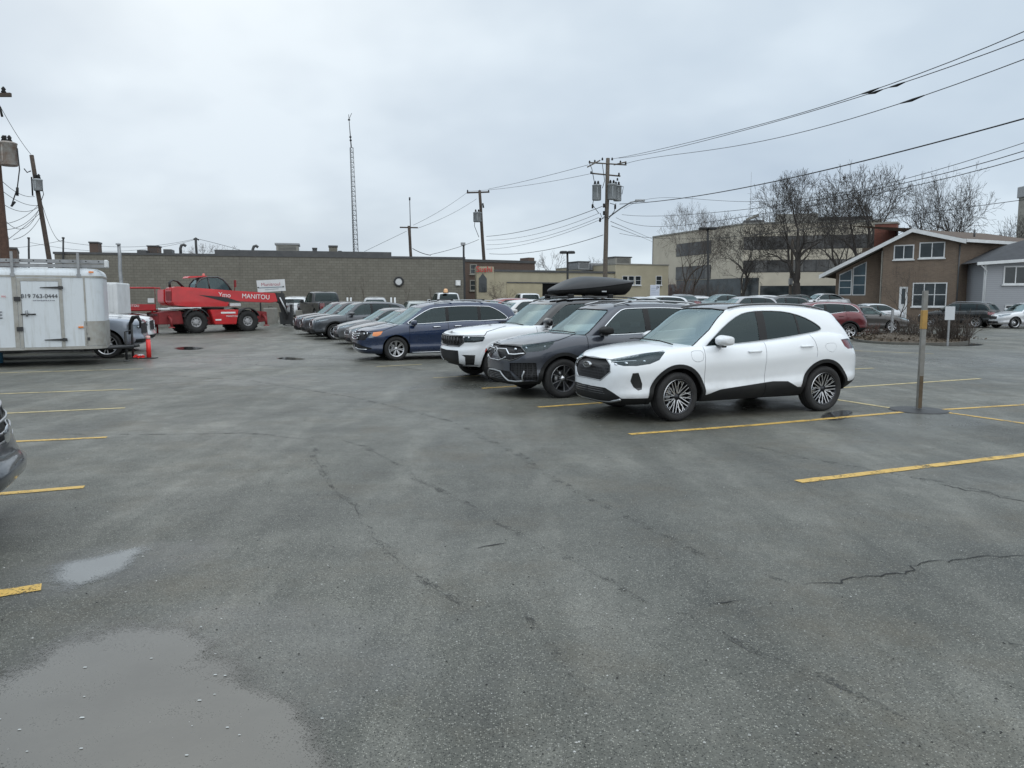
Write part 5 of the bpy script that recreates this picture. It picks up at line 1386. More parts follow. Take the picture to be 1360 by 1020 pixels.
# brown brick house ----------------------------------------------------------
FH = Face(P(1090,399,60).xy, P(1275,399,55).xy)
e = place_face('brick_house', FH, 0, 'brown brick house with a long sloping roof and white windows', 'house'); q = Local(FH, e)
Sx = lambda x, y: FH.px(x, y)
xa = Sx(1172,340)[0]; xe = Sx(1274.5,340)[0]; pk = Sx(1213,305); el = Sx(1092,366); er = Sx(1275,318)
# main gable wall with the shape of the roof above it
zl = el[1]+(pk[1]-el[1])*(xa-el[0])/(pk[0]-el[0])
mb = MB(); mb.prism([(xa,0),(xe,0),(xe,er[1]-.12),(pk[0],pk[1]-.15),(xa,zl-.15)], lambda p, d: (p[0], d, p[1]), 0, 14.); mb.build('wall', M_BRK, e, fixn=True)
xw = Sx(1106,380)[0]; zw = el[1]+(pk[1]-el[1])*(xw-el[0])/(pk[0]-el[0])
mb = MB(); mb.prism([(xw,0),(xa-.01,0),(xa-.01,zl-.2),(xw,zw-.2)], lambda p, d: (p[0], d, p[1]), 1.2, 12.); mb.build('low_wing_wall', M_BRK, e, fixn=True)
def slab(p0, p1, th, y0, y1, nm, m):
    mb = MB(); mb.prism([(p0[0],p0[1]),(p1[0],p1[1]),(p1[0],p1[1]-th),(p0[0],p0[1]-th)], lambda p, d: (p[0], d, p[1]), y0, y1); return mb.build(nm, m, e, fixn=True)
slab((el[0]-.1,el[1]+.02),(pk[0],pk[1]+.05),.12,-.55,14.2,'roof',M_ROOF); slab((pk[0]+.003,pk[1]+.05),(er[0]+.4,er[1]-.05),.12,-.55,14.2,'roof',M_ROOF)
slab((el[0]-.12,el[1]+.03),(pk[0],pk[1]+.06),.28,-.62,-.56,'bargeboard',M_WHT); slab((pk[0]+.002,pk[1]+.06),(er[0]+.42,er[1]-.05),.28,-.62,-.56,'bargeboard',M_WHT)
slab((el[0]-.1,el[1]-.14),(xa,zl-.12),.03,-.5,1.2,'soffit',M_CONCG)
zr7 = P(1300,304.5,63).z
for x0,y0,x1,y1,mu,ra in ((1189,327,1212,343,(.5,),()),(1223,323.5,1253,341,(.5,),()),(1214,377,1255,406,(.33,.66),(.5,))):
    a, zb = Sx(x0,y0); b, za = Sx(x1,y1); q.window(a,b,za,zb,M_WG,M_WHT,0,mu,ra,.075)
# slanted clerestory glazing of the low wing
def wingpx(x, y): return FH.px(x, y, -1.2)
for x0, x1 in ((1115,1129.5),(1133,1148)):
    a, zb_ = wingpx(x0,391); b, _ = wingpx(x1,391); ytop = lambda s: el[1]+(pk[1]-el[1])*(s-el[0])/(pk[0]-el[0])-.55
    mb = MB(); f = .07
    mb.prism([(a-f,zb_-f),(b+f,zb_-f),(b+f,ytop(b)+f),(a-f,ytop(a)+f)], lambda p, d: (p[0], d, p[1]), 1.15, 1.195); o = mb.build('window', M_WHT, e, fixn=True)
    zr = zb_+(ytop(a)-zb_)*.72
    mb = MB(); mb.prism([(a,zb_),(b,zb_),(b,zr-.04),(a,zr-.04)], lambda p, d: (p[0], d, p[1]), 1.13, 1.149); mb.prism([(a,zr+.04),(b,zr+.04),(b,ytop(b)),(a,ytop(a))], lambda p, d: (p[0], d, p[1]), 1.13, 1.149); mb.build('pane', M_WGB, o, fixn=True)
    mb = MB(); mb.bx((a,1.115,zb_+(zr-zb_)*.5-.02),(b,1.129,zb_+(zr-zb_)*.5+.02)); mb.build('glazing_bar', M_WHT, o)
a, zb = Sx(1195,381); b, _ = Sx(1206,381); o = q.box('door', a, b, .1, zb, 0, .06, M_WHT); q.box('door_glass', a+.15, b-.15, zb-1.25, zb-.12, .061, .07, M_WG, o); q.box('door_handle', a+.06, a+.12, 1.0, 1.06, .061, .12, MT['satin'], o)
a, _ = Sx(1166,399); q.box('porch_post', Sx(1171,399)[0]-.16, Sx(1171,399)[0]-.03, 0, zl-.45, -.2, .0, M_CONCG)
a, zb = FH.px(1162,298,-5); b, _ = FH.px(1191,298,-5); mb = MB(); mb.bx((a,5,zl-2),(b,6.4,zb)); o = mb.build('chimney', M_RED, e); mb = MB(); mb.bx((a-.08,4.92,zb),(b+.08,6.48,zb+.14)); mb.build('cap', M_CONCG, o)
mb = MB(); mb.tube([(Sx(1276,330)[0]-.05,-.06,er[1]-.3),(Sx(1276,330)[0]-.05,-.06,.2)], .05, 6); mb.build('downpipe', M_DKMET, e)
# eave wing running to the right
FE = Face(FH.pt(xe,0,0).xy, P(1420,399,62).xy); qe = Local(FE, e)
le = empty('side_wing', (0,0,0)); bpy.data.objects.remove(le)
def in_face(fc, nm, poly, w0, w1, m, root, fh=FH):
    """prism drawn on face fc but stored in the frame of the house"""
    mb = MB(); inv = Matrix.Translation(root.location) @ Matrix.Rotation(fh.rz, 4, 'Z'); inv.invert()
    mb.prism(poly, lambda p, d: inv @ fc.pt(p[0], d, p[1]), w0, w1); return mb.build(nm, m, root, fixn=True)
ze_ = FE.px(1330,320)[1]
in_face(FE, 'wing_wall', [(.02,0),(FE.len,0),(FE.len,er[1]-.15),(.02,er[1]-.15)], -.05, -8, M_BRK, e)
in_face(FE, 'gutter', [(-.2,er[1]-.22),(FE.len,er[1]-.22),(FE.len,er[1]),(-.2,er[1])], .45, .6, M_WHT, e)
mb = MB(); inv = (Matrix.Translation(e.location) @ Matrix.Rotation(FH.rz, 4, 'Z')).inverted()
zr_ = pk[1]+.0; vs = [inv @ FE.pt(-.3,.5,er[1]), inv @ FE.pt(FE.len,.5,er[1]), inv @ FE.pt(FE.len,-7,zr7+.1), inv @ FE.pt(-3.5,-7,zr7), Vector((pk[0],-.5,pk[1]+.06))]
mb.add(vs, [(0,1,2,3),(0,3,4)]); mb.build('wing_roof', M_ROOF, e, fixn=True)
mb = MB(); c = inv @ FE.pt(FE.px(1330,312)[0], -2., er[1]+.75); mb.tube([c-Vector((0,0,.5)), c+Vector((0,0,.3))], .07, 6); mb.build('vent_pipe', M_DKMET, e)

# grey sided house -----------------------------------------------------------
FD = Face(P(1305,399,53).xy, P(1440,399,52).xy)
e = place_face('grey_sided_house', FD, 0, 'pale grey sided house with dark shingles at the right edge', 'house'); q = Local(FD, e)
ev = FD.px(1297,349)[1]; q.box('wall', 0, FD.len, 0, ev, -9, 0, M_SIDE); q.box('corner_board', -.02, .12, 0, ev, -.05, .025, M_WHT)
rp = FD.px(1352,321,-3.)
mb = MB(); s0 = FD.px(1297,349,.4)[0]
mb.add([(s0,-.45,ev),(FD.len,-.45,ev+.45),(FD.len,4.2,rp[1]+.8),(rp[0],3.,rp[1]),(s0,9.,ev),(s0,-.45,ev-.06),(FD.len,-.45,ev+.39)], [(0,1,2,3),(0,3,4),(0,5,6,1)]); mb.build('roof', M_ROOFG, e, fixn=True)
mb = MB(); mb.add([(s0,-.47,ev+.02),(FD.len,-.47,ev+.47),(FD.len,-.47,ev+.27),(s0,-.47,ev-.18),(s0,-.60,ev+.02),(FD.len,-.60,ev+.47),(FD.len,-.60,ev+.27),(s0,-.60,ev-.18)], [(0,1,5,4),(4,5,6,7),(7,6,2,3),(0,4,7,3),(3,2,1,0)]); mb.build('gutter', M_WHT, e, fixn=True)
mb = MB(); mb.tube([(s0+.25,-.5,ev-.15),(.1,-.1,ev-.55),(.07,-.06,ev-.8),(.07,-.06,.2)], .045, 6); mb.build('downpipe', M_WHT, e)
a, zb = FD.px(1335,355); b, za = FD.px(1368,376); q.window(a,b,za,zb,M_WG,M_WHT,0,(.42,),(),.09)
a, zb = FD.px(1336,406); b, za = FD.px(1347,411); q.window(a,b,za,zb,M_WG,M_WHT,0,(),(),.05,False)

# far tower at the right edge -------------------------------------------------
c = P(1357,399,120); e = empty('tower', (c.x, c.y, 0), 0, 'slim grey tower far away at the right edge', 'tower'); mb = MB(); h = P(1357,262,120).z
mb.bbox((-.8,-1.2,0),(1.6,1.2,h),.05); mb.build('shaft', M_CONCG, e); mb = MB(); mb.bbox((-1.,-1.4,h+.003),(1.8,1.4,P(1357,247,120).z),.1); mb.build('top', M_GMET, e)
make_escape(); make_crv(); make_jeep(); make_odyssey()
# ------------------------------------------------------------------ other parked cars
GR = 'cars parked in the angled row'
def nose_at(px, Y, deg=22.2):
    x = (px-PCX)/FP*Y; return (x, Y)
generic('suv', 'dark grey compact crossover with clear headlights, fourth vehicle before the minivan', (.045,.048,.055), pose(441,450.5,.93,.92,22.2)['loc'], 22.2, GR, 'parked_suv', style='five_double', cladding=True, noint=False,
    ze=[(0,.80),(.1,.85),(.3,.93),(.7,1.0),(1.2,1.07),(1.6,1.09),(2.5,1.12),(3.6,1.2),(4.5,1.12)]) if 0 else None
def row_car(kind, label, col, px, Y, **kw):
    x, y = nose_at(px, Y); return generic(kind, label, col, (x, y), 22.2, GR, kw.pop('name', 'parked_car'), **kw)
row_car('suv', 'plum-grey crossover at the far end of the angled row, nose furthest left', (.07,.05,.06), 392, 39.6, name='parked_suv', cladding=True, mirmat=MT['clad'])
row_car('suv', 'dark crossover squeezed between the plum one and the slate-grey one, mostly hidden', (.05,.045,.05), 401, 37.2, name='parked_suv', noint=True)
row_car('suv', 'slate-grey crossover with round-cornered headlights, beside the two small silver-grey cars', (.05,.056,.066), 414, 34.6, name='parked_suv', cladding=True, hl=[(.45,.76),(.42,.83),(.8,.90),(1.15,.96),(1.05,.87),(.7,.79)])
SD = dict(name='parked_hatchback', style='seven', gtrim=MT['chrome'], met=.6)
row_car('sedan', 'small grey hatchback with oval badge, left one of the pair beside the blue minivan', (.13,.13,.135), 446, 31.0, **SD)
row_car('sedan', 'small brownish-grey hatchback with oval badge, right one of the pair beside the blue minivan', (.17,.15,.15), 461, 27.9, **SD)
# right of the lot
def at(px, py): g = G(px, py); return (g.x, g.y)
def wheel_pose(px, py, xw, W, deg, z=0.): 
    g = G(px, py, z); a = R(deg); yw = -(W-.012); return (g.x-xw*cos(a)+yw*sin(a), g.y-xw*sin(a)-yw*cos(a))
generic('suv', 'maroon crossover with chrome window line behind the tail of the white crossover', (.13,.018,.024), wheel_pose(1128,450.5,.93+2.71,.935,-2), -2, None, 'parked_suv', style='five_double', cladding=True, trim=MT['chrome'], trimr=.014, plate=False, roofrail=False)
generic('sedan', 'brownish-grey sedan parked nose right behind the bare shrubs', (.07,.065,.062), wheel_pose(1184,442,.9,.87,190), 190, None, 'parked_sedan', style='seven') if 0 else None
g = G(1184,441); generic('sedan', 'brownish-grey sedan parked nose right behind the bare shrubs', (.06,.055,.052), (g.x+1.12, g.y+.5), 163, None, 'parked_sedan', style='seven', noint=False)
generic('sedan', 'pale silver hatchback seen above the brownish-grey sedan', (.45,.46,.48), (P(1112,399,47).x, 47.5), 8, None, 'parked_hatchback', style='seven', z=.12)
g = G(1303,435); generic('wagon', 'black estate car with white-and-red tail lamps in front of the brick house', (.012,.014,.014), (g.x-2.3, g.y+3.0), -50, None, 'parked_estate_car', style='five_double', cladding=True, plate=True, roofrail=True, noint=False)
g = G(1349,436.5); generic('wagon', 'white car cut off by the right edge beside the sided house', (.62,.63,.65), (g.x-1.0, g.y+.9), 4, None, 'parked_car', style='five')
# back lot: only roofs and upper halves show over the near cars
BK = 'cars in the back lot seen over the parked row'
back = [('pickup','black pickup with a red tail lamp, parked before the block wall left of the saplings',(.010,.011,.014),428,49.5,-60,.38,'parked_pickup'),
 ('suv','pale silver crossover in front of the block wall beside the saplings',(.36,.37,.38),498,55,-80,.32,'parked_suv'),
 ('suv','light silver-green wagon roof just above the blue minivan bonnet',(.33,.36,.35),552,52,-75,.05,'parked_car'),
 ('pickup','white pickup carrying an amber beacon on its cab, above the blue minivan',(.62,.63,.64),592,58,-70,.40,'parked_pickup'),
 ('pickup','white extended-cab pickup in front of the beige workshop door',(.66,.67,.68),700,62,-72,.38,'parked_pickup'),
 ('suv','dark red car whose roof shows between the minivan and the white suv',(.20,.03,.03),668,42,22,.18,'parked_car'),
 ('suv','white crossover with black glass close behind the minivan tail',(.6,.6,.6),690,37,22,.10,'parked_suv'),
 ('suv','black crossover roof behind the windshield of the white suv',(.02,.02,.022),730,58,20,.45,'parked_suv'),
 ('suv','white car roof right below the parking sign',(.6,.62,.64),868,46,10,.33,'parked_car'),
 ('sedan','pale silver car left of the parking sign base',(.42,.44,.46),848,43,14,.50,'parked_car'),
 ('sedan','dark car under the bare twin trees',(.03,.032,.036),905,52,-85,.72,'parked_car'),
 ('suv','white van-like car with red lamps under the bare twin trees',(.55,.55,.56),921,60,-80,.42,'parked_suv'),
 ('sedan','teal-grey sedan right of the bare twin trees',(.12,.17,.18),957,56,12,.75,'parked_sedan'),
 ('suv','white crossover roof below the dark office entrance',(.62,.63,.65),1003,54,8,.42,'parked_suv'),
 ('suv','silver car with dark glass nearest behind the white crossover roof',(.35,.36,.38),985,46,8,.30,'parked_car'),
 ('suv','dark grey crossover roof left of the black one',(.05,.052,.056),1030,48,8,.30,'parked_suv'),
 ('suv','black tall suv under the thick-trunked tree',(.012,.012,.014),1062,60,186,.52,'parked_suv'),
 ('sedan','white small car between the black suv and the brick house',(.62,.63,.65),1092,60,8,.85,'parked_car')]
for kind, lb, col, px, Y, deg, z, nm in back:
    c = P(px, 399, Y); a = R(deg); hl_ = 2.3 if kind != 'pickup' else 2.9
    generic(kind, lb, col, (c.x-hl_*cos(a), Y-hl_*sin(a)), deg, BK, nm, style='five_double', z=z, met=0 if min(col) > .3 else .4)
c = P(592, 389.5, 57); e = empty('beacon_light', c, 0, 'amber beacon on the cab roof of the white pickup', 'beacon'); mb = MB(); mb.lathe([(0,.34),(.1,.33),(.16,.22),(.17,.04)], 14); mb.build('dome', mat('beacon_amber', (.75,.42,.2), .3, 0, .5), e); mb = MB(); mb.lathe([(.2,0),(.2,.05),(0,.05)], 14); mb.build('base', MT['clad'], e)
# white crossover in front of the block wall, rear view, half hidden by the forks
generic('suv', 'white crossover seen from behind beyond the telehandler forks', (.6,.61,.62), (P(383,399,52).x-.3, 52+4.5), -82, None, 'parked_suv', z=.35, met=0)
# left side vehicles
g = G(160,474); generic('pickup', 'silver pickup with black bumper peeping out past the trailer nose', (.28,.31,.36), (-11.5, 24.3), 198, None, 'parked_pickup', style='five_double', noint=False, gtrim=MT['gloss_black'],
   hl=[(.62,.84),(.62,.98),(.98,1.0),(1.02,.88)], mirmat=MT['clad'])
generic('pickup', 'white pickup with chrome-edged lamps beyond the silver pickup', (.66,.67,.68), (-12.6, 27.2), 198, None, 'parked_pickup', style='five_double', noint=False)
generic('suv', 'red car behind the red work platform', (.4,.03,.035), (P(192,399,40).x, 41), 190, None, 'parked_car', met=.1)

# near car at the left edge: only its nose is in the picture
def near_car():
    s = base_suv(name='parked_car', label='dark grey car nose with layered bright grille at the left edge of the frame', cat='car', paint=getpaint('steel_grey_paint', (.04,.044,.052), .3, .3),
        loc=(-3.70, 5.55, 0), rot=R(202), style='five_double', prof=[(0,.80),(.1,.93),(.25,.98),(.5,.985),(.68,1.),(.85,.98),(.96,.935),(1,.895)],
        xff=[(0,.34),(.08,.16),(.18,.10),(.26,.03),(.34,-.06),(.44,-.075),(.52,-.02),(.60,.0),(.70,.03),(.80,.05),(.9,.08),(1,.16)],
        ze=[(0,1.0),(.1,1.03),(.3,1.07),(.7,1.11),(1.2,1.14),(1.6,1.15),(2.5,1.16),(3.6,1.2),(4.5,1.1)], zb=[(0,.14),(.3,.19),(1.4,.22),(4.6,.3)], gxf=[(0,1.05),(.5,1.4),(1,1.95)])
    s['steps'] = auto_glass(s, 1.6, 2.15, 3.75, 4.1, [(2.6,2.55,.05),(3.45,3.4,.03)])+[('l','fq',[(.50,.80),(.47,.92),(.8,1.02),(1.1,1.06),(1.0,.96),(.7,.84)],20,(0,),.3),('l','front',[(.1,.70),(-.56,.72),(-.62,.82),(-.5,.94),(.1,.96)],21,(0,),.1),
        ('l','front',[(.1,.24),(-.62,.26),(-.72,.36),(.1,.37)],22,(0,),-.2)]+door_steps(s,(1.42,2.55,3.5),.28)
    s['parts'] = [(21,'grille',MT['grille'],-.03,-.032,'both'),(22,'lower_intake',MT['grille'],-.02,-.022,'both')]+DOORS(s['paint'])
    s['lamps'] = [(20,'headlight',.05,((.3,-.6,.78,.05,.08,.04),(.45,-.74,.8,.05,.07,.04)),MT['satin'])]
    s['trims'] = [(1,[2,3,6],'window_trim',MT['gloss_black'],.009),(0,[21],'grille_surround',MT['satin'],.008)]
    def extra(root, s, bl, bg):
        for z, r, k in ((.93,.012,.50),(.84,.010,.54),(.76,.012,.52)):
            nose_tube(root, s, [(0,z),(k*.5,z+.01),(k,z+.03)], r, 'grille_bar', MT['satin'], .002)
        b = MB(); b.lathe([(.0,.012),(.07,.008),(.085,0)],20,Matrix.Translation((-.015,0,.765))@Matrix.Rotation(-pi/2,4,'Y')@Matrix.Diagonal((.8,1.3,1,1))); b.build('badge', MT['chrome'], root, fixn=True)
        nose_tube(root, s, [(0,.245),(.4,.25),(.7,.29)], .012, 'bumper_lip', MT['satin'], .0)

    s['extra'] = extra
    return build_car(s)
near_car()

# ------------------------------------------------------------------ white cargo trailer
def trailer():
    ang = R(24); C0 = P(120.5, 464, 20.6); d = Vector((-cos(ang), -sin(ang), 0))
    F_ = Face(Vector((C0.x, C0.y)), Vector((C0.x, C0.y))+d.xy*6.2)       # s runs to the left from the front corner
    e = empty('cargo_trailer', (C0.x, C0.y, 0), F_.rz, 'white enclosed cargo trailer with a side door and a phone number', 'trailer')
    MW = streaks(mat('trailer_white', (.60,.63,.65), .4), (.60,.635,.66), (.33,.33,.29), .5, .52); MTR = varied('trailer_trim', (.40,.40,.38), .5, 5, .25, 0, .3, col2=(.3,.285,.25))
    w = 2.2; zt = 2.36; zb = .52
    sg = 1 if F_.pt(0, 0, 0) is not None and (F_.n.dot(Vector((0,-1,0))) > 0) else -1
    inv = (Matrix.Translation(e.location) @ Matrix.Rotation(F_.rz, 4, 'Z')).inverted()
    def Lp(s, ww, z): return inv @ F_.pt(s, ww, z)
    def bx(nm, s0, s1, z0, z1, w0, w1, m, par=None, bev=0):
        a, b = Lp(s0, w0, z0), Lp(s1, w1, z1); mb = MB()
        lo = [min(a[i], b[i]) for i in range(3)]; hi = [max(a[i], b[i]) for i in range(3)]
        (mb.bbox(lo, hi, bev) if bev else mb.bx(lo, hi)); return mb.build(nm, m, par or e)
    # body: plan outline with rounded front corners
    def outline_(off=0., r=.34):
        o = []
        for i in range(9): a = pi/2*i/8; o.append((-.36+r*(1-sin(a))-off*sin(a), -r+ (r)*(1-0)*1 - r*(1-cos(a))*0-0 if 0 else -(r*(1-cos(a)))+off*cos(a)))
        return o
    near = [(-.36+.36*(1-sin(pi/2*i/8)), -.36*(1-cos(pi/2*i/8))) for i in range(9)]       # from (0,0) round to (-.36,-.36)
    pl = [(6.2, 0)]+near+[(s, -w-y) for s, y in near[::-1]]+[(6.2, -w)]
    def hull(nm, z0, z1, grow, m):
        c = (3, -w/2); p = [(x+(grow if x > 3 else -grow), y+(grow if y > -w/2 else -grow)) for x, y in pl]
        mb = MB(); mb.prism(p, lambda q, dd: Lp(q[0], q[1], dd), z0, z1); return mb.build(nm, m, e, fixn=True)
    hull('body', zb, zt, 0, MW); hull('bottom_rail', zb-.08, zb-.002, .012, MTR)
    # radiused roof rail
    mb = MB(); rs = []
    for k in range(7):
        a = pi/2*k/6; g = -.20*(1-cos(a)); z = zt+.02+.20*sin(a)
        rs.append([Lp(x+(g if x > 3 else -g), y+(g if y > -w/2 else -g), z) for x, y in pl])
    n = len(pl); vs = [v for r_ in rs for v in r_]; fs = [(k*n+i, k*n+(i+1) % n, (k+1)*n+(i+1) % n, (k+1)*n+i) for k in range(6) for i in range(n)]+[tuple(6*n+i for i in range(n))]
    mb.add(vs, fs, 0, True); mb.build('roof', MW, e, fixn=True)
    hull('roof_strip', zt-.03, zt+.019, .014, MTR)
    hull('stone_guard', zb+.0, zb+.62, .006, MTR) if 0 else None
    gp = [(.12, .012)]+[(s-.012, y+.012) for s, y in near]+[(s-.012, -w-y-.012) for s, y in near[::-1]]
    mb = MB(); vs = [Lp(x, y, z) for z in (zb+.01, zb+.66) for x, y in gp]; n = len(gp); mb.add(vs, [(i, i+1, n+i+1, n+i) for i in range(n-1)]); mb.build('stone_guard', MTR, e)
    # seams, posts
    px = F_.px
    for x in (113,): s, _ = px(x, 400); bx('panel_strip', s-.02, s+.02, zb, zt-.03, .0, .012, MTR)
    for x in (20,): s, _ = px(x, 400); bx('corner_post', s-.05, s+.05, zb, zt-.03, .0, .014, MTR)
    # side door
    s1, zT = px(26.5, 373); s0, zB = px(83, 461)
    fr = MB()
    def fb(s0_, s1_, z0_, z1_, w1_):
        a, b = Lp(s0_, 0, z0_), Lp(s1_, w1_, z1_); fr.bx([min(a[i], b[i]) for i in range(3)], [max(a[i], b[i]) for i in range(3)])
    t = .075
    fb(s0-t, s0, zB, zT+t, .028); fb(s1, s1+t, zB, zT+t, .028); fb(s0, s1, zT, zT+t, .027); fb(s0, s1, zB-.05, zB, .027)
    fr.build('door_frame', MTR, e)
    dr = bx('side_door', s0+.01, s1-.01, zB+.01, zT-.01, .0, .02, MW)
    for x, y, u in ((78, 382, 18), (84, 451, 18)):
        s_, z_ = px(x, y); h = MB(); h.prism([(0,-.035),(0,.035),(.10,.045),(.10,-.045)], lambda p, dd: Lp(s_-.1+p[0]*1, dd, z_+p[1]), .03, .07); h.prism([(0,-.03),(0,.03),(.42,.008),(.42,-.008)], lambda p, dd: Lp(s_+p[0], dd, z_+p[1]), .03, .05); h.build('hinge', M_BLKP, dr, fixn=True)
    for x, y in ((23, 397), (27, 437)):
        s_, z_ = px(x, y); h = MB(); a = Lp(s_-.07, .03, z_-.055); b = Lp(s_+.07, .075, z_+.055); h.bx([min(a[i], b[i]) for i in range(3)], [max(a[i], b[i]) for i in range(3)]); h.build('rear_hinge', M_BLKP, e)
    sa, za = px(28, 417.5); sb, _ = px(48, 417.5); h = MB(); h.tube([Lp(sa, .05, za), Lp(sb, .05, za)], .018, 6); h.build('latch_bar', M_BLKP, dr)
    sc, _ = px(36, 417); h = MB(); h.tube([Lp(sc, .05, za-.05), Lp(sc, .06, za+.10)], .028, 7); h.build('latch_handle', M_GMET, dr)
    sd, zd = px(66, 452); h = MB(); h.lathe([(0,.03),(.035,.025),(.04,0)], 12, Matrix.Translation(Lp(sd,.02,zd)) @ Matrix.Rotation(pi/2,4,'X')); h.build('door_stop', M_BLKP, dr)
    # phone number and the small line under it
    sp, zp = px(52.5, 393.5); M_INK = mat('black_lettering', (.02,.02,.025), .5)
    rot_ = (pi/2, 0, 0) if (inv.to_3x3() @ F_.n).y < 0 else (pi/2, 0, pi)
    def text(tx, size, s_, z_, m, nm='lettering', par=None, kx=1.): o = plate_text(tx, size, nm, m, par or e, Lp(s_, .034, z_), rot_, .002); o.scale = (kx, 1, 1); return o
    text('819 763-0444', .148, sp, zp, M_INK, 'phone_number')
    o = MB(); sA, zA = px(42, 399); sB, _ = px(73, 399); k = 0; s_ = sB
    while s_ < sA-.03:
        ww = random.uniform(.015, .05); a = Lp(s_, .031, zA-.012); b = Lp(min(s_+ww, sA), .033, zA+.012); o.bx([min(a[i], b[i]) for i in range(3)], [max(a[i], b[i]) for i in range(3)]); s_ += ww+random.uniform(.01, .02)
    o.build('small_print', mat('grey_lettering', (.22,.23,.26), .5), e)
    si, zi = px(5, 393.5); text('inc', .09, si, zi, mat('red_lettering', (.6,.12,.12), .5))
    si, zi = px(0, 419); text('E', .26, si, zi, M_INK)
    # marker lamps
    for x, y, m in ((107.5, 434.5, MT['amber']), (121, 361.5, MT['amber'])):
        s_, z_ = px(x, y); bx('marker_lamp', s_-.06, s_+.06, z_-.025, z_+.025, 0, .035, m, None, .01)
    s_, z_ = px(118, 450); bx('stake_bracket', s_-.03, s_+.03, z_-.04, z_+.04, 0, .03, M_BLKP)
    # tongue and jack, axle with wheels under the body
    mb = MB(); mb.tube([Lp(.3,-.5,.40),Lp(-1.0,-w/2+.05,.42)], .045, 6); mb.tube([Lp(.3,-w+.5,.40),Lp(-1.0,-w/2-.05,.42)], .045, 6); mb.tube([Lp(-.95,-w/2,.42),Lp(-1.15,-w/2,.46)], .05, 7); mb.build('tongue', M_BLKP, e)
    mb = MB(); mb.tube([Lp(-.8,-w/2,.05),Lp(-.8,-w/2,.85)], .035, 7); mb.tube([Lp(-.8,-w/2,.85),Lp(-.95,-w/2,.88)], .015, 5); mb.lathe([(.09,0),(.09,.015),(0,.02)],12,Matrix.Translation(Lp(-.8,-w/2,.0))); mb.build('jack', M_BLKP, e)
    mb = MB(); a = Lp(.2,-.25,.38); b = Lp(6.1,-w+.25,.435); mb.bx([min(a[i], b[i]) for i in range(3)], [max(a[i], b[i]) for i in range(3)]); mb.build('chassis', M_BLKP, e)
    for s_ in (3.0, 3.9):
        for ww in (-.02, -w+.2):
            x, y, _ = Lp(s_, ww-.1, 0); add_wheel(e, x, y, .35, 'steel', 0)
    s_, z_ = px(4, 450); mb = MB(); mb.prism([(2.35,.45),(2.6,.85),(4.3,.85),(4.55,.45),(4.45,.45),(4.25,.78),(2.65,.78),(2.45,.45)], lambda p, dd: Lp(p[0], dd, p[1]), .0, .16); mb.build('fender', MW, e, fixn=True)
    # roof rack uprights with the ladders lying on it: a thing of its own
    for x in (16.5, 104.5):
        s_, _ = px(x, 365); m_ = MB(); a = Lp(s_-.03, -.04, zt+.03); b = Lp(s_+.03, .02, zt+.62); m_.bx([min(a[i], b[i]) for i in range(3)], [max(a[i], b[i]) for i in range(3)])
        a = Lp(s_-.05, -.05, zt-.02); b = Lp(s_+.05, .03, zt+.06); m_.bx([min(a[i], b[i]) for i in range(3)], [max(a[i], b[i]) for i in range(3)])
        a = Lp(s_-.025, -w, zt+.27); b = Lp(s_+.025, -.0, zt+.31); m_.bx([min(a[i], b[i]) for i in range(3)], [max(a[i], b[i]) for i in range(3)]); m_.build('rack_upright', M_GMET, e)
    f = empty('ladder', (C0.x, C0.y, 0), F_.rz, 'long aluminium extension ladder lying along the trailer roof rack', 'ladder')
    def rail(zc, w_): m_ = MB(); a = Lp(-.42, w_-.03, zc-.04); b = Lp(6.4, w_, zc+.04); m_.bx([min(a[i], b[i]) for i in range(3)], [max(a[i], b[i]) for i in range(3)]); m_.build('rail', M_GMET, f)
    zl = zt+.36; rail(zl+.04, -.10); rail(zl+.04, -.50); rail(zl-.075, -.13); rail(zl-.075, -.47)
    for i in range(22):
        m_ = MB(); s_ = -.3+.3*i; m_.tube([Lp(s_, -.095, zl+.04), Lp(s_, -.505, zl+.04)], .018, 6); m_.build('rung', M_BLKP, f)
    m_ = MB(); m_.bbox([-.0,-.0,-.0],[.01,.01,.01],.001)
    mb = MB(); a = Lp(-.52,-.09,zl-.12); b = Lp(-.42,-.5,zl+.09); mb.bbox([min(a[i], b[i]) for i in range(3)], [max(a[i], b[i]) for i in range(3)], .03); mb.build('end_cap', M_WHT, f)
trailer()
# white box body of a work truck seen past the trailer
c = P(145,399,31); e = empty('box_truck_body', (P(121,399,31).x, 31, 0), R(14), 'plain white ribbed box of a work truck right behind the trailer nose', 'truck box')
mb = MB(); W1 = P(170,399,31).x-P(137,399,31).x; h0, h1 = 1.15, P(150,375,31).z; mb.bbox((-3.5,0,h0),(W1*.98,2.2,h1),.05); mb.build('box', M_WHT, e)
for i in range(9): mb = MB(); mb.bx((-3.3+.5*i,-.03,h0+.1),(-3.2+.5*i,-.002,h1-.1)); mb.build('rib', M_WHT, e)
mb = MB(); mb.bx((-3.4,.2,.5),(W1*.9,2.0,h0-.003)); mb.build('chassis', M_BLKP, e)
for x in (-1.,): 
    for y in (.15, 2.05): add_wheel(e, x, y, .38, 'steel', 0)

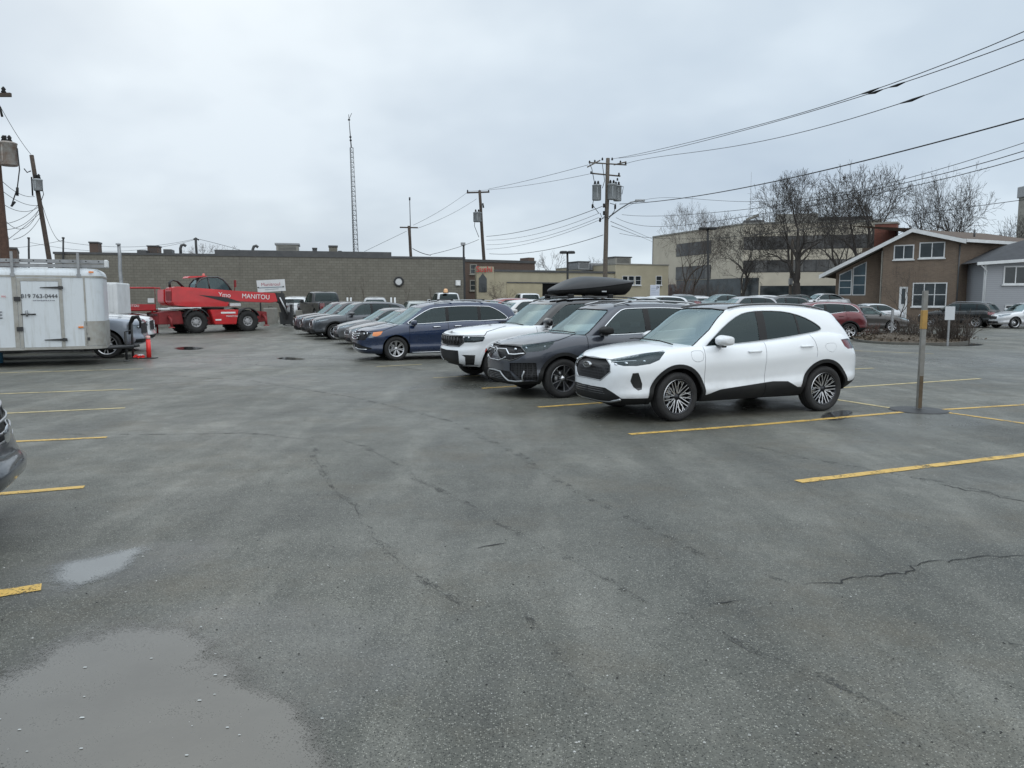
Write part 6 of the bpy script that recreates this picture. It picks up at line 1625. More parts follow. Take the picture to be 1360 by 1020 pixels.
# ------------------------------------------------------------------ telehandler
def telehandler():
    a = R(45); O = Vector((-17.27, 41.21, 0)); e = empty('telehandler', O, a, 'red telescopic handler with four big tyres and white lettering on its boom', 'telehandler')
    MRD = varied('handler_red', (.60,.022,.026), .35, 1.5, .15, 0, 0, (.44,.02,.022), .5); MRDK = varied('dirty_red', (.24,.022,.024), .6, 3, .3, .1)
    def prism(nm, poly, y0, y1, m, par=None, bev=.03):
        mb = MB(); mb.prism(poly, lambda p, d: (p[0], d, p[1]), y0, y1); o = mb.build(nm, m, par or e, fixn=True)
        if bev:
            bm = bmesh.new(); bm.from_mesh(o.data); bmesh.ops.bevel(bm, geom=bm.edges[:], offset=bev, segments=2, affect='EDGES', clamp_overlap=True); bm.to_mesh(o.data); bm.free()
        return o
    # chassis
    prism('chassis', [(-1.2,.62),(-1.2,1.12),(3.9,1.12),(4.0,.6),(2.4,.42),(.4,.42)], -.62, .62, MRDK)
    prism('rear_counterframe', [(-1.85,.5),(-1.85,1.1),(-.7,1.2),(-.55,.5)], -.8, .8, MRDK)
    prism('front_frame', [(3.45,.5),(3.45,1.15),(4.15,1.1),(4.15,.55)], -.7, .7, MRDK)
    prism('side_box', [(.72,1.24),(2.3,1.24),(2.15,.45),(.95,.45)], -1.1, -.64, MRD); prism('side_box', [(.72,1.24),(2.3,1.24),(2.15,.45),(.95,.45)], .64, 1.1, MRD)
    for x in (0, 2.85):
        for sg in (-1, 1):
            mb = MB(); r = .60
            M = Matrix.Rotation(pi/2 if sg < 0 else -pi/2, 4, 'X')
            mb.lathe([(.27,.13),(.30,.19),(.42,.215),(.54,.20),(.585,.16),(r-.012,.1),(r-.012,-.1),(.585,-.16),(.42,-.215),(.27,-.13)], 32, M)
            for k in range(18):   # tread lugs
                t0 = 2*pi*k/18
                for s2 in (-1, 1):
                    q = []
                    for dy, dt in ((.01,0),(.19,.16)):
                        for rr in (r-.02, r+.02):
                            for d in (-.05, .05): t = t0+dt+d+(0 if s2 > 0 else .17); q.append(M @ Vector((rr*cos(t), rr*sin(t), s2*dy)))
                    mb.add(q, [(0,1,3,2),(4,5,7,6),(2,3,7,6),(0,2,6,4),(1,3,7,5)])
            w_ = bpy.data.objects.new('wheel', None); COL.objects.link(w_); w_.parent = e; w_.location = (x, sg*.86, .60); w_.empty_display_size = .1
            mb.build('tyre', MT['rubber'], w_, fixn=True)
            rm = MB(); rm.lathe([(.28,.13),(.255,.16),(.235,.10),(.15,.07),(.14,.13),(.07,.14),(0,.14)], 24, M); rm.build('rim', varied('rim_grey', (.42,.42,.43), .5, 8, .3), w_, fixn=True)
            hb = MB()
            for k in range(8): t = 2*pi*k/8; hb.lathe([(.022,.09),(.022,.125),(0,.13)], 6, M @ Matrix.Translation((.19*cos(t),.19*sin(t),0)))
            hb.build('wheel_bolts', M_BLKP, w_)
        mb = MB(); mb.tube([(x,-.8,.6),(x,.8,.6)], .12, 8); mb.build('axle', M_BLKP, e)
        for sg in (-1, 1):   # mudguards
            mb = MB(); n = 10; pts = [(x-.70*cos(pi*(.12+.76*i/n)), .60+.74*sin(pi*(.12+.76*i/n))) for i in range(n+1)]
            vs = [(p[0], sg*.62, p[1]) for p in pts]+[(p[0], sg*1.12, p[1]) for p in pts]+[(p[0], sg*1.12, p[1]-.06) for p in pts]; k = n+1
            mb.add(vs, [(i,i+1,k+i+1,k+i) for i in range(n)]+[(k+i,k+i+1,2*k+i+1,2*k+i) for i in range(n)]); mb.build('mudguard', M_BLKP, e)
    # turntable and superstructure
    mb = MB(); mb.lathe([(.62,1.12),(.62,1.36)], 28, Matrix.Translation((1.3,0,0))); mb.lathe([(0,1.36),(.62,1.36)], 28, Matrix.Translation((1.3,0,0))); mb.build('turntable', M_BLKP, e)
    up = prism('superstructure', [(-1.22,1.66),(-1.2,2.35),(-1.0,2.42),(-.7,2.42),(-.42,2.27),(.9,2.2),(1.9,1.75),(1.75,1.4),(-.27,1.38),(-1.0,1.46)], -.95, -.12, MRD)
    prism('superstructure', [(-1.2,1.66),(-1.18,2.3),(-.7,2.32),(-.2,2.0),(1.2,1.9),(1.75,1.4),(-.27,1.38),(-1.0,1.46)], .1, .98, MRD)
    prism('dark_recess', [(.2,2.02),(1.6,1.66),(2.6,1.62),(1.7,1.9)], -.965, -.9, M_BLKP, None, 0)
    mb = MB(); mb.prism([(-1.25,1.72),(-1.1,1.72),(-1.1,2.2),(-1.25,2.2)], lambda p, d: (p[0], d, p[1]), -.93, -.3); mb.build('rear_grille', MRDK, e, fixn=True)
    # boom: outer section and the black inner head
    prism('boom', [(-1.0,2.42),(-.7,2.45),(2.0,2.28),(4.75,2.14),(4.88,1.66),(4.4,1.60),(2.4,1.68),(1.2,1.75),(-.9,2.05)], -.62, -.12, MRD)
    prism('boom_head', [(4.78,2.16),(5.35,2.14),(5.45,1.5),(5.62,.7),(5.4,.62),(5.15,1.55),(4.86,1.7)], -.56, -.18, M_BLKP)
    # forks and carriage
    prism('fork_carriage', [(5.45,1.05),(5.58,1.05),(5.62,.35),(5.5,.35)], -1.05, .35, M_BLKP, None, .01)
    for y in (-1.0, -.1):
        mb = MB(); mb.bx((5.5,y,.28),(5.6,y+.13,1.5)); mb.bx((5.6,y,.26),(6.75,y+.13,.31)); mb.build('fork', M_BLKP, e)
    mb = MB(); 
    for y in [-1.05+.14*i for i in range(11)]: mb.bx((5.6,y,.95),(5.63,y+.03,1.75))
    mb.bx((5.6,-1.05,1.75),(5.64,.40,1.80)); mb.build('load_guard', M_BLKP, e)
    mb = MB(); mb.tube([(5.0,-.62,1.9),(5.35,-.64,1.2),(5.5,-.62,.9)], .05, 7); mb.build('tilt_cylinder', MT['satin'], e)
    # cab
    prism('cab', [(.5,1.9),(.5,2.32),(.62,2.36),(2.35,2.26),(2.5,1.9)], .12, 1.0, MRD)
    cab = [(.50,2.28),(.55,2.60),(.80,2.86),(1.15,2.98),(1.75,3.0),(2.05,2.88),(2.3,2.62),(2.52,2.26)]
    mb = MB()
    for y in (.14, .98): mb.tube([(p[0], y, p[1]) for p in cab], .045, 6)
    for p in (cab[2], cab[4], cab[5]): mb.tube([(p[0], .14, p[1]), (p[0], .98, p[1])], .04, 6)
    for y in (.14, .98): mb.tube([(1.30,y,2.3),(1.2,y,2.97)], .035, 6)
    mb.build('cab_frame', M_DKMET, e)
    mb = MB(); mb.prism(cab, lambda p, d: (p[0], d, p[1]), .16, .96); mb.build('cab_glass', glass('cab_glass_tint', (.25,.29,.29), 1.8), e, fixn=True)
    mb = MB(); mb.bbox((.75,.35,2.15),(1.2,.8,2.75),.06); mb.build('operator_seat', M_BLKP, e)
    prism('roof_visor', [(.12,2.9),(.25,3.02),(1.2,3.06),(1.3,3.0),(.6,2.94)], .2, .95, MRD)
    mb = MB(); mb.lathe([(.0,.14),(.06,.13),(.08,0)], 10, Matrix.Translation((1.05,.3,3.05))); mb.build('beacon', MT['redw'], e)
    mb = MB(); mb.tube([(2.55,-.1,2.15),(2.62,-.15,2.8)], .02, 5); mb.bbox((2.55,-.25,2.45),(2.63,-.08,2.85),.02); mb.build('mirror', MRDK, e)
    for k in range(3):
        mb = MB(); y = -.35+.09*k; mb.tube([(-1.0,y,2.42),(-1.0,y,2.66),(-.85,y,2.78),(-.6,y,2.72),(-.3,y,2.42)], .035, 6); mb.build('hydraulic_hose', M_BLKP, e)
    # stabiliser legs
    for x in (-1.35, 3.85):
        for sg in (-1, 1):
            mb = MB(); mb.tube([(x, sg*.7, .95), (x+.02, sg*1.1, .75), (x+.02, sg*1.12, .40)], .07, 7); mb.lathe([(.16,0),(.14,.05),(0,.06)], 12, Matrix.Translation((x+.02, sg*1.12, .33))); mb.build('stabiliser', MRDK, e)
    mb = MB()
    for k in range(9): t = k*.7; mb.tube([(-1.86+.1*cos(t), -.7+.16*k, .75+.15*sin(t)), (-1.9, -.66+.16*k, 1.05)], .02, 5)
    mb.build('hydraulic_lines', M_BLKP, e)
    for k, (x, y0) in enumerate(((-.55,-.98),)):
        mb = MB(); mb.bbox((-1.3,-.99,1.30),(.3,-.6,1.37),.02); mb.bbox((-1.75,-.9,1.24),(-1.2,-.5,1.34),.02); mb.build('white_ledge', M_WHT, e)
    mb = MB(); mb.bbox((1.9,-.9,1.40),(2.55,-.5,1.58),.05); mb.build('white_tank', M_WHT, e)
    WL = mat('white_lettering', (.75,.75,.74), .5)
    o = plate_text('MANITOU', .36, 'boom_lettering', WL, e, (3.55,-.64,1.93), (pi/2, R(2.5), 0), .004)
    o = plate_text('Ymo', .36, 'boom_lettering', WL, e, (1.75,-.64,2.02), (pi/2, R(2.5), 0), .004)
    plate_text('Vision', .2, 'side_lettering', WL, e, (1.65,-1.12,1.08), (pi/2, 0, 0), .004) if 0 else None
    plate_text('MANITOU', .14, 'side_lettering', WL, e, (1.9,-1.12,.88), (pi/2, 0, 0), .004)
    mb = MB(); mb.bx((.98,-1.115,.66),(1.3,-1.103,.74)); mb.build('decal', WL, e); mb = MB(); mb.bx((1.3,-1.115,1.03),(2.1,-1.103,1.12)); mb.build('decal', WL, e)
    # work platform parked behind on the left
    return e
telehandler()
c = P(170,399,39.5)
e = empty('work_platform', (c.x-1.9, 39.5, 0), R(10), 'red tubular work platform frame standing left of the telehandler', 'work platform')
MRD2 = varied('platform_red', (.42,.022,.026), .45, 2, .2); wd = P(201,399,39.5).x-(c.x-1.9)
def rect(z0, z1, y, nm, r=.04):
    mb = MB(); mb.tube([(0,y,z0),(0,y,z1),(wd,y,z1),(wd,y,z0)], r, 6, closed=True); mb.build(nm, MRD2, e)
ztp = P(190,382,39.5).z; zlo = P(190,412,39.5).z
rect(zlo, ztp, 0, 'front_frame'); rect(zlo, ztp, 1.0, 'rear_frame')
mb = MB(); mb.bx((.0,-.02,zlo),(wd,.02,P(190,404,39.5).z)); mb.build('toe_board', MRD2, e)
mb = MB(); mb.bx((wd-.35,-.06,P(190,402,39.5).z),(wd-.05,.04,P(190,396,39.5).z)); mb.build('control_box', M_WHT, e)
mb = MB(); mb.bx((0,0,zlo-.05),(wd,1.,zlo)); [mb.tube([(x,y,.0),(x,y,zlo-.05)], .05, 6) for x in (.2, wd-.2) for y in (.1,.9)]; mb.build('floor', MRD2, e)
o = plate_text('MANITOU', .17, 'platform_lettering', mat('white_letters', (.7,.7,.7), .5), e, (wd*.62,-.03,zlo+.22), (pi/2,0,0), .003)

# sign board leaning by the forks
A = P(340.5,372.5,50); B = P(378,370.5,50.5); e = empty('company_sign', (A.x, A.y, 0), atan2(B.y-A.y, B.x-A.x), 'white company sign board with red and grey lines behind the telehandler boom', 'sign')
wd2 = (B.xy-A.xy).length; z1 = A.z; z0 = P(342,388.5,50).z
mb = MB(); mb.prism([(0,z1),(wd2,z1+.10),(wd2+.05,z0+.12),(.06,z0)], lambda p, d: (p[0], d, p[1]), -.03, .03); mb.build('board', M_WHT, e, fixn=True)
for x in (.2, wd2-.2): mb = MB(); mb.tube([(x,.06,.3),(x,.06,z1-.1)], .05, 6); mb.build('post', M_BLKP, e)
plate_text('Munitroul', .30, 'sign_lettering', mat('sign_crimson', (.32,.02,.05), .5), e, (wd2*.5,-.033,z1-.25), (pi/2,-R(2.5),0), .002)
mb = MB(); mb.prism([(.12,z1-.45),(wd2-.1,z1-.37),(wd2-.1,z1-.43),(.12,z1-.51)], lambda p, d: (p[0], d, p[1]), -.036, -.031); mb.prism([(.5,z1-.58),(wd2-.4,z1-.51),(wd2-.4,z1-.54),(.5,z1-.61)], lambda p, d: (p[0], d, p[1]), -.036, -.031); mb.build('grey_lines', mat('sign_grey', (.2,.25,.28), .5), e, fixn=True)
for x in (.1, wd2-.1): mb = MB(); mb.bx((x-.05,-.04,z1-.5+x*.04),(x+.05,-.031,z1-.42+x*.04)); mb.build('bolt_plate', M_BLKP, e)

# concrete blocks and the low kerb wall of the back lot
CB = 'concrete blocks edging the back lot'
def block(px0, px1, py0, py1, Y, lab, grp=CB):
    a = P(px0, 399, Y); b = P(px1, 399, Y); h = P(px0, py0, Y).z; zb = min(P(px0, py1, Y).z, ground_h(a.x, Y))
    e = empty('concrete_block', (a.x, Y, zb), 0, lab, 'concrete block', grp); mb = MB(); mb.bbox((0,0,0),(b.x-a.x,.7,h-zb),.04); mb.build('block', M_CONCG, e)
    mb = MB(); mb.tube([((b.x-a.x)/2-.12,.35,h-zb-.02),((b.x-a.x)/2-.1,.35,h-zb+.08),((b.x-a.x)/2+.1,.35,h-zb+.08),((b.x-a.x)/2+.12,.35,h-zb-.02)], .02, 5); mb.build('lifting_loop', M_BLKP, e)
block(349,364,409,431,47,'pale concrete block under the telehandler boom tip'); block(205,222,410,440,45,'concrete block left behind the telehandler tail'); block(392,420,412,430,50,'long low concrete block behind the forks')
block(421,452,413,430,50.5,'long low concrete block behind the plum crossover')

# ------------------------------------------------------------------ poles, masts, lamps
def leaning(pxt, pxb, Y, r0, r1, m, name, label, cat='utility pole', group=None, zb=None):
    t = P(*pxt, Y); b = P(*pxb, Y); k = (0-b.z)/(t.z-b.z) if abs(t.z-b.z) > 1e-6 else 0
    base = b+(t-b)*k; e = empty(name, base, 0, label, cat, group); mb = MB()
    n = 8; mb.tube([(t-base)*i/n+Vector((random.uniform(-.02,.02),random.uniform(-.02,.02),0)) for i in range(n+1)], [r0+(r1-r0)*i/n for i in range(n+1)], 10); mb.build('pole', m, e)
    return e, t-base, base
def insul(mb, p, s=1.): mb.lathe([(.03*s,0),(.07*s,.03*s),(.04*s,.08*s),(.06*s,.11*s),(.02*s,.17*s),(0,.18*s)], 8, Matrix.Translation(p))
def can(e, c, r, h, m):
    mb = MB(); mb.lathe([(0,-h/2),(r*.92,-h/2),(r,-h/2+.04),(r,h/2-.06),(r*1.06,h/2-.05),(r*1.06,h/2),(r*.7,h/2+.05),(0,h/2+.06)], 18, Matrix.Translation(c)); o = mb.build('transformer', m, e)
    b = MB(); insul(b, Vector(c)+Vector((r*.3,0,h/2+.04)), 1.6); insul(b, Vector(c)+Vector((-r*.4,0,h/2+.04)), 1.6); b.build('bushing', MT['clad'], o)
    b = MB(); b.box(Vector(c)+Vector((0,-r,0)), (.06,.05,h*.7)); b.build('tank_rib', m, o); return o
M_CAN = varied('transformer_grey', (.36,.38,.39), .5, 3, .2, 0, .2, (.25,.27,.28)); M_CANR = varied('rusty_transformer', (.38,.37,.35), .6, 4, .3, 0, .2, (.22,.15,.11))
e, top, base4 = leaning((807.5,210),(803,399), 58, .19, .14, M_WOODG, 'utility_pole', 'tall weathered utility pole with three transformers and a street light arm'); base4z = base4
def lp(px, py, Y, base): return P(px, py, Y)-base
mb = MB(); mb.tube([lp(783,216,57.8,base4),lp(832,219,58,base4)], .05, 6)
mb.tube([lp(780,222,57.4,base4),lp(797,213,57.8,base4)], .05, 5); mb.tube([lp(815,219,57.5,base4),lp(832,215,57.2,base4)], .05, 5); mb.build('crossarm', M_WOODG, e)
mb = MB(); mb.tube([lp(784,230,58,base4),lp(824,234,58,base4)], .055, 6); mb.build('crossarm', M_WOODG, e)
for x, y in ((783,213),(790,212),(800,209),(813,209),(824,213),(831,214),(785,227),(822,229),(820,236)):
    mb = MB(); insul(mb, lp(x, y+4, 57.9, base4), 1.2); mb.build('insulator', MT['clad'], e)
can(e, lp(792.5,256,57.9,base4), .33, 1.1, M_CAN); can(e, lp(813,255,57.6,base4), .33, 1.1, M_CAN); can(e, lp(820,257,58.2,base4), .30, 1.1, M_CAN)
mb = MB(); mb.tube([lp(809,288,58,base4),lp(824,277,57.5,base4),lp(838,268.5,57,base4),lp(846,267,56.8,base4)], .05, 6); mb.build('lamp_arm', M_GMET, e)
mb = MB(); mb.bbox(Vector(lp(850,266.5,56.7,base4))-Vector((.35,.12,.07)), Vector(lp(850,266.5,56.7,base4))+Vector((.35,.12,.09)), .04); mb.build('lamp_head', M_GMET, e)
mb = MB()
for pts in ([(783,217),(786,224),(789,240)],[(789,262),(787,272),(795,283)],[(814,246),(828,248),(826,258)],[(800,218),(803,240),(800,250)],[(797,283),(800,290),(806,284)],[(818,270),(816,280),(808,291)],[(795,293),(803,289),(808,289)],[(810,270),(818,272)]):
    mb.tube([lp(x,y,57.7,base4) for x, y in pts], .025, 5)
mb.build('drop_leads', M_WIRE, e)
for x, y in ((787,274),(817,275),(802,273),(802,283),(797,292)):
    mb = MB(); mb.bbox(Vector(lp(x,y,57.7,base4))-Vector((.07,.07,.15)), Vector(lp(x,y,57.7,base4))+Vector((.07,.07,.15)), .03); mb.build('fuse_cutout', MT['clad'], e)
e, top, base3 = leaning((637,253),(646,399), 80, .2, .14, M_WOOD, 'utility_pole', 'slightly leaning brown pole with one crossarm right of the warehouse')
mb = MB(); mb.tube([lp(620,256,80,base3),lp(650,255,80,base3)], .08, 6); mb.build('crossarm', M_WOOD, e)
for x in (621,637,649): mb = MB(); insul(mb, lp(x,255,80,base3), 1.3); mb.build('insulator', MT['clad'], e)
can(e, lp(634,288.5,79.8,base3), .42, .95, M_CAN)
mb = MB(); mb.tube([lp(632,283,79.7,base3),lp(630,300,79.7,base3),lp(636,315,79.8,base3)], .03, 5); mb.tube([lp(641,270,79.7,base3),lp(642,276,79.7,base3)], .09, 5); mb.build('drop_leads', M_WIRE, e)
e, top, base2 = leaning((42,206),(75,399), 45, .15, .11, M_WOOD, 'utility_pole', 'leaning dark pole with a small grey can, above the trailer')
can(e, lp(50.5,246,44.8,base2), .24, .62, M_CAN)
mb = MB(); mb.tube([lp(42,235,44.8,base2),lp(43.5,260,44.8,base2)], .045, 5); mb.tube([lp(32,224,44.8,base2),lp(36,229,44.8,base2),lp(41,227,44.8,base2)], .03, 5); mb.tube([lp(56,250,44.8,base2),lp(58,258,44.8,base2),lp(55,266,44.8,base2)], .02, 5); mb.build('cutout', MT['clad'], e)
e, top, base1 = leaning((-13,115),(8,360), 34, .20, .16, varied('brown_pole', (.10,.055,.038), .85, 8, .4), 'utility_pole', 'thick brown pole cut off by the left edge with a rusty transformer')
mb = MB(); mb.box(lp(-12,126,34,base1), (1.7,.12,.16)); mb.build('crossarm', M_WOOD, e)
mb = MB(); insul(mb, lp(5,124,34,base1), 1.6); insul(mb, lp(-16,124,34,base1), 1.6); mb.build('insulator', MT['clad'], e)
can(e, lp(10.5,205,33.7,base1), .36, .95, M_CANR)
mb = MB(); mb.tube([lp(0,142,34,base1),lp(3,155,34,base1)], .05, 5); mb.tube([lp(7,180,33.7,base1),lp(8,190,33.7,base1)], .05, 5); mb.tube([lp(23,197,33.7,base1),lp(26,225,33.7,base1),lp(23,250,33.7,base1),lp(15,274,33.7,base1)], .025, 5)
mb.tube([lp(23,249,33.7,base1),lp(23,260,33.7,base1)], .06, 6); mb.tube([lp(15,274,33.7,base1),lp(20,268,33.7,base1)], .05, 6); mb.build('cutout', MT['clad'], e)
for px, py, pb, Y, r, lb in ((38,317,345,60,.07,'thin black post between the leaning poles'),(84,317,335,56,.06,'thin black post at the left corner of the warehouse')):
    e, _, b_ = leaning((px,py),(px,399), Y, r, r, M_BLKP, 'thin_post', lb, 'post')
    mb = MB(); mb.lathe([(0,.12),(.1,.1),(.1,0)], 8, Matrix.Translation(P(px,py,Y)-b_)); mb.build('cap', M_BLKP, e)
e, _, b_ = leaning((157,325),(163,399), 33, .085, .07, M_GMET, 'steel_pole', 'slim grey steel pole in front of the block warehouse', 'pole'); mb = MB(); mb.lathe([(.1,0),(.1,.05),(0,.08)], 10, Matrix.Translation(P(157,325,33)-b_)); mb.build('cap', M_GMET, e)
e, _, b_ = leaning((543,300),(546,345), 66, .13, .12, M_WOOD, 'utility_pole', 'short dark pole with a thin crossarm and whip standing behind the warehouse')
mb = MB(); mb.tube([lp(531,302,66,b_),lp(555,302.5,66,b_)], .06, 5); mb.build('crossarm', M_WOOD, e); mb = MB(); mb.tube([lp(547.5,399,66,b_),lp(544,262,66,b_)], [.06,.03], 5); mb.tube([lp(544,262,66,b_),lp(544,266,66,b_)], .07, 5); mb.build('whip_antenna', M_BLKP, e)
e, _, b_ = leaning((260,316),(262,345), 64, .11, .10, M_BLKP, 'short_pole', 'short dark pole with wires fanning out above the warehouse roof', 'pole')
mb = MB(); mb.tube([lp(257,318,64,b_),lp(260,316,64,b_),lp(264,319,64,b_)], .06, 5); mb.build('bracket', M_BLKP, e)
e, _, b_ = leaning((615.5,322),(617.5,399), 60, .085, .075, M_BLKP, 'lamp_post', 'dark lamp post at the right corner of the warehouse', 'lamp post'); mb = MB(); mb.bbox(lp(612,326,60,b_)-Vector((0,.15,0)), lp(618,322,60,b_)+Vector((0,.15,0)), .03); mb.build('lamp_head', M_GMET, e)
for px, py, Y, w_, lb in ((753.5,336,60,.52,'parking lamp with a flat round head left of the tall pole'),(940,304,62,.62,'parking lamp with a flat round head in front of the office building')):
    e, _, b_ = leaning((px,py),(px+.5,399), Y, .09, .08, M_BLKP, 'parking_lamp', lb, 'parking lamp', 'flat-headed parking lamps')
    for k in (-1, 1): mb = MB(); mb.lathe([(0,.22),(w_*.5,.2),(w_*.62,.1),(w_*.58,0),(0,0)], 18, Matrix.Translation(P(px,py,Y)-b_+Vector((k*w_*.55,0,-.05)))); mb.build('lamp_head', M_BLKP, e, fixn=True)
e, _, b_ = leaning((1053,318),(1049,399), 63, .13, .11, M_WOODG, 'utility_pole', 'plain leaning wooden pole left of the thick-trunked tree'); mb = MB(); mb.bbox(lp(1050,374,62.8,b_)-Vector((.15,.1,.25)), lp(1050,374,62.8,b_)+Vector((.15,.1,.25)), .03); mb.build('meter_box', M_GMET, e)

# lattice mast on the warehouse
YT = 63.; zb_ = P(472,337,YT).z; c = P(472,337,YT); tp = P(466.5,196,YT); e = empty('lattice_mast', c, 0, 'tall thin lattice radio mast on the warehouse', 'mast')
leg = []
for k in range(3):
    an = 2*pi*k/3+.4; r0, r1 = .24, .15
    mb = MB(); mb.tube([Vector((r0*cos(an), r0*sin(an), -.2)), (tp-c)+Vector((r1*cos(an), r1*sin(an), 0))], .028, 5); mb.build('leg', M_GMET, e); leg.append((an, r0, r1))
mb = MB(); n = 22
for i in range(n+1):
    t = i/n; o = (tp-c)*t; r = .24+(.15-.24)*t; q = [o+Vector((r*cos(a_), r*sin(a_), 0)) for a_, _, _ in leg]
    for k in range(3): mb.tube([q[k], q[(k+1) % 3]], .02, 4)
    if i < n:
        t2 = (i+1)/n; o2 = (tp-c)*t2; r2 = .24+(.15-.24)*t2
        for k in range(3): a2 = leg[(k+1) % 3][0]; mb.tube([q[k], o2+Vector((r2*cos(a2), r2*sin(a2), 0))], .014, 4)
mb.build('bracing', M_GMET, e)
mb = MB(); s_ = tp-c; u_ = P(463,152,YT)-c; mb.tube([s_, s_+(u_-s_)*.6, u_], [.05,.03,.02], 5); [mb.tube([s_+(u_-s_)*k, s_+(u_-s_)*(k+.04)], .09, 6) for k in (.2,.3,.82)]; mb.tube([u_+Vector((0,0,-.4)), u_+Vector((.25,0,.1))], .02, 4); mb.build('whip_antenna', M_BLKP, e)

# ------------------------------------------------------------------ overhead wires
WN = {}
def wire(label, pts, r=.016, name='overhead_wire', extra=None, group='overhead wires'):
    """pts: (px, py[, Y]); ends carry a distance, points between lie on the straight plan line joining them"""
    A = P(*pts[0]); B = P(*pts[-1]); Q = []
    for p in pts[1:-1]:
        d = ray(p[0], p[1]); ax, ay = A.x, A.y; bx_, by = B.x-A.x, B.y-A.y
        # A + t(B-A) = k d
        det = bx_*(-d.y)-(-d.x)*by
        t = ((-ax)*(-d.y)-(-d.x)*(-ay))/det; k = (bx_*(-ay)-by*(-ax))/det
        Q.append(d*k+Vector((0,0,CAMH)))
    ctl = [A]+Q+[B]; ds = [0]
    for a, b in zip(ctl, ctl[1:]): ds.append(ds[-1]+(b-a).length)
    n = 28; out = []
    for i in range(n+1):
        t = ds[-1]*i/n
        # Lagrange in height, straight in plan
        z = 0
        for j, p in enumerate(ctl):
            w_ = 1
            for k, _ in enumerate(ctl):
                if k != j: w_ *= (t-ds[k])/(ds[j]-ds[k])
            z += w_*p.z
        x = A+(B-A)*(t/ds[-1]); out.append(Vector((x.x, x.y, z)))
    e = empty(name, A, 0, label, 'wire', group); mb = MB(); mb.tube([p-A for p in out], r, 5); mb.build('cable', M_WIRE, e)
    if extra:
        for t0, t1 in extra:
            m2 = MB(); a = out[0]+(out[-1]-out[0])*0
            i0, i1 = t0*n, t1*n
            def at_(u): i = int(u); f = u-i; return out[i].lerp(out[min(i+1, n)], f)
            m2.tube([at_(i0)-A, at_((i0+i1)/2)-A-Vector((0,0,.02)), at_(i1)-A], [.02,.05,.02], 6); m2.build('splice', MT['clad'], e)
wire('topmost wire from the tall pole up to the right corner', [(814,211,58),(1000,168),(1150,123),(1362,41),(1500,-22,19)], .014, extra=((.745,.77),))
wire('second wire from the top, close under the topmost one', [(822,210,58),(1000,170),(1150,126),(1362,52),(1500,-3,19)], .014, extra=((.75,.77),(.78,.80)))
wire('third wire at the upper right with a splice', [(832,217,58),(1000,190),(1215,131),(1362,78),(1500,24,19)], .014, extra=((.79,.82),))
wire('thick black cable crossing the right half', [(823,271,58),(1000,247),(1150,213),(1362,157),(1500,118,20)], .024)
wire('highest of the three lines between pole and right treetops', [(829,277,58),(1000,268),(1219,233),(1362,189),(1500,142,20)], .010)
wire('middle of the three lines between pole and right treetops', [(826,285,58),(1000,277),(1188,246),(1362,200),(1500,153,20)], .013)
wire('lowest of the three lines between pole and right treetops', [(818,289,58),(1000,286),(1194,251),(1362,209),(1500,164,20)], .013)
wire('low line passing behind the right treetops', [(823,310,58),(1000,312),(1200,287),(1362,265),(1500,247,28)], .013)
wire('service line dropping from the pole to the office', [(811,294,58),(868,318,140)], .02); wire('lower service line from the pole to the office corner', [(812,300,58),(850,314),(868,322,140)], .02)
wire('upper line from the tall pole to the brown pole', [(781,219,58),(720,235),(649,251,80)], .016); wire('second line from the tall pole to the brown pole', [(783,231,58),(720,243),(622,254,80)], .014)
for k, (a, b, c_) in enumerate((((800,274),(720,301),(646,314)),((796,283),(720,309),(646,319)),((795,289),(720,315),(646,325)),((794,293),(720,319),(646,331)),((801,312),(720,333),(650,337)))):
    wire(['uppermost of the five sagging lines left of the tall pole','second of the five sagging lines left of the tall pole','middle of the five sagging lines left of the tall pole','fourth of the five sagging lines left of the tall pole','lowest of the five sagging lines left of the tall pole'][k], [(*a,58),b,(*c_,80)], .022 if k in (0,4) else .014)
wire('upper line from the brown pole down to the short dark pole', [(620,256,80),(585,280),(549,299,66)], .014); wire('second line from the brown pole down to the short dark pole', [(633,264,80),(590,289),(555,303,66)], .014)
wire('line from the short dark pole left to the lattice mast', [(540,307,66),(484,334,63)], .014); wire('line from the brown pole to the roof of the warehouse', [(636,318,80),(600,331),(572,338,64)], .02); wire('short drop line at the dark pole foot', [(548,330,66),(560,336),(572,339,64)], .03)
for k, (a, b, c_) in enumerate((((-30,80),(5,150),(41,205)),((-20,215),(10,247),(46,261)),((-20,232),(15,262),(50,273)),((-20,250),(15,277),(51,275)),((-10,270),(15,300),(51,279)),((0,298),(25,292),(51,272)),((3,305),(28,300),(52,278)),((8,320),(30,303),(53,283)),((18,318),(36,310),(54,287)))):
    wire('one of the lines running between the two left poles' if k else 'single line from the thick left pole to the leaning pole top', [(*a,34),b,(*c_,45)], .013, group='lines between the left poles')
wire('line falling from the leaning pole to the thin black post', [(55,268,45),(66,300),(84,319,56)], .012); wire('second line falling from the leaning pole to the thin black post', [(53,262,45),(62,290),(84,321,56)], .012)
wire('long line from the thin post to the short roof pole', [(84,321,56),(160,328),(260,317,64)], .012); wire('lower line along the warehouse roof from the left', [(40,322,60),(120,333),(260,318,64)], .012)
wire('line from the short roof pole down to the raised parapet', [(261,317,64),(290,324),(325,334,63)], .016); wire('far line at the left horizon above the trailer', [(0,330,58),(60,324),(84,319,56)], .012)

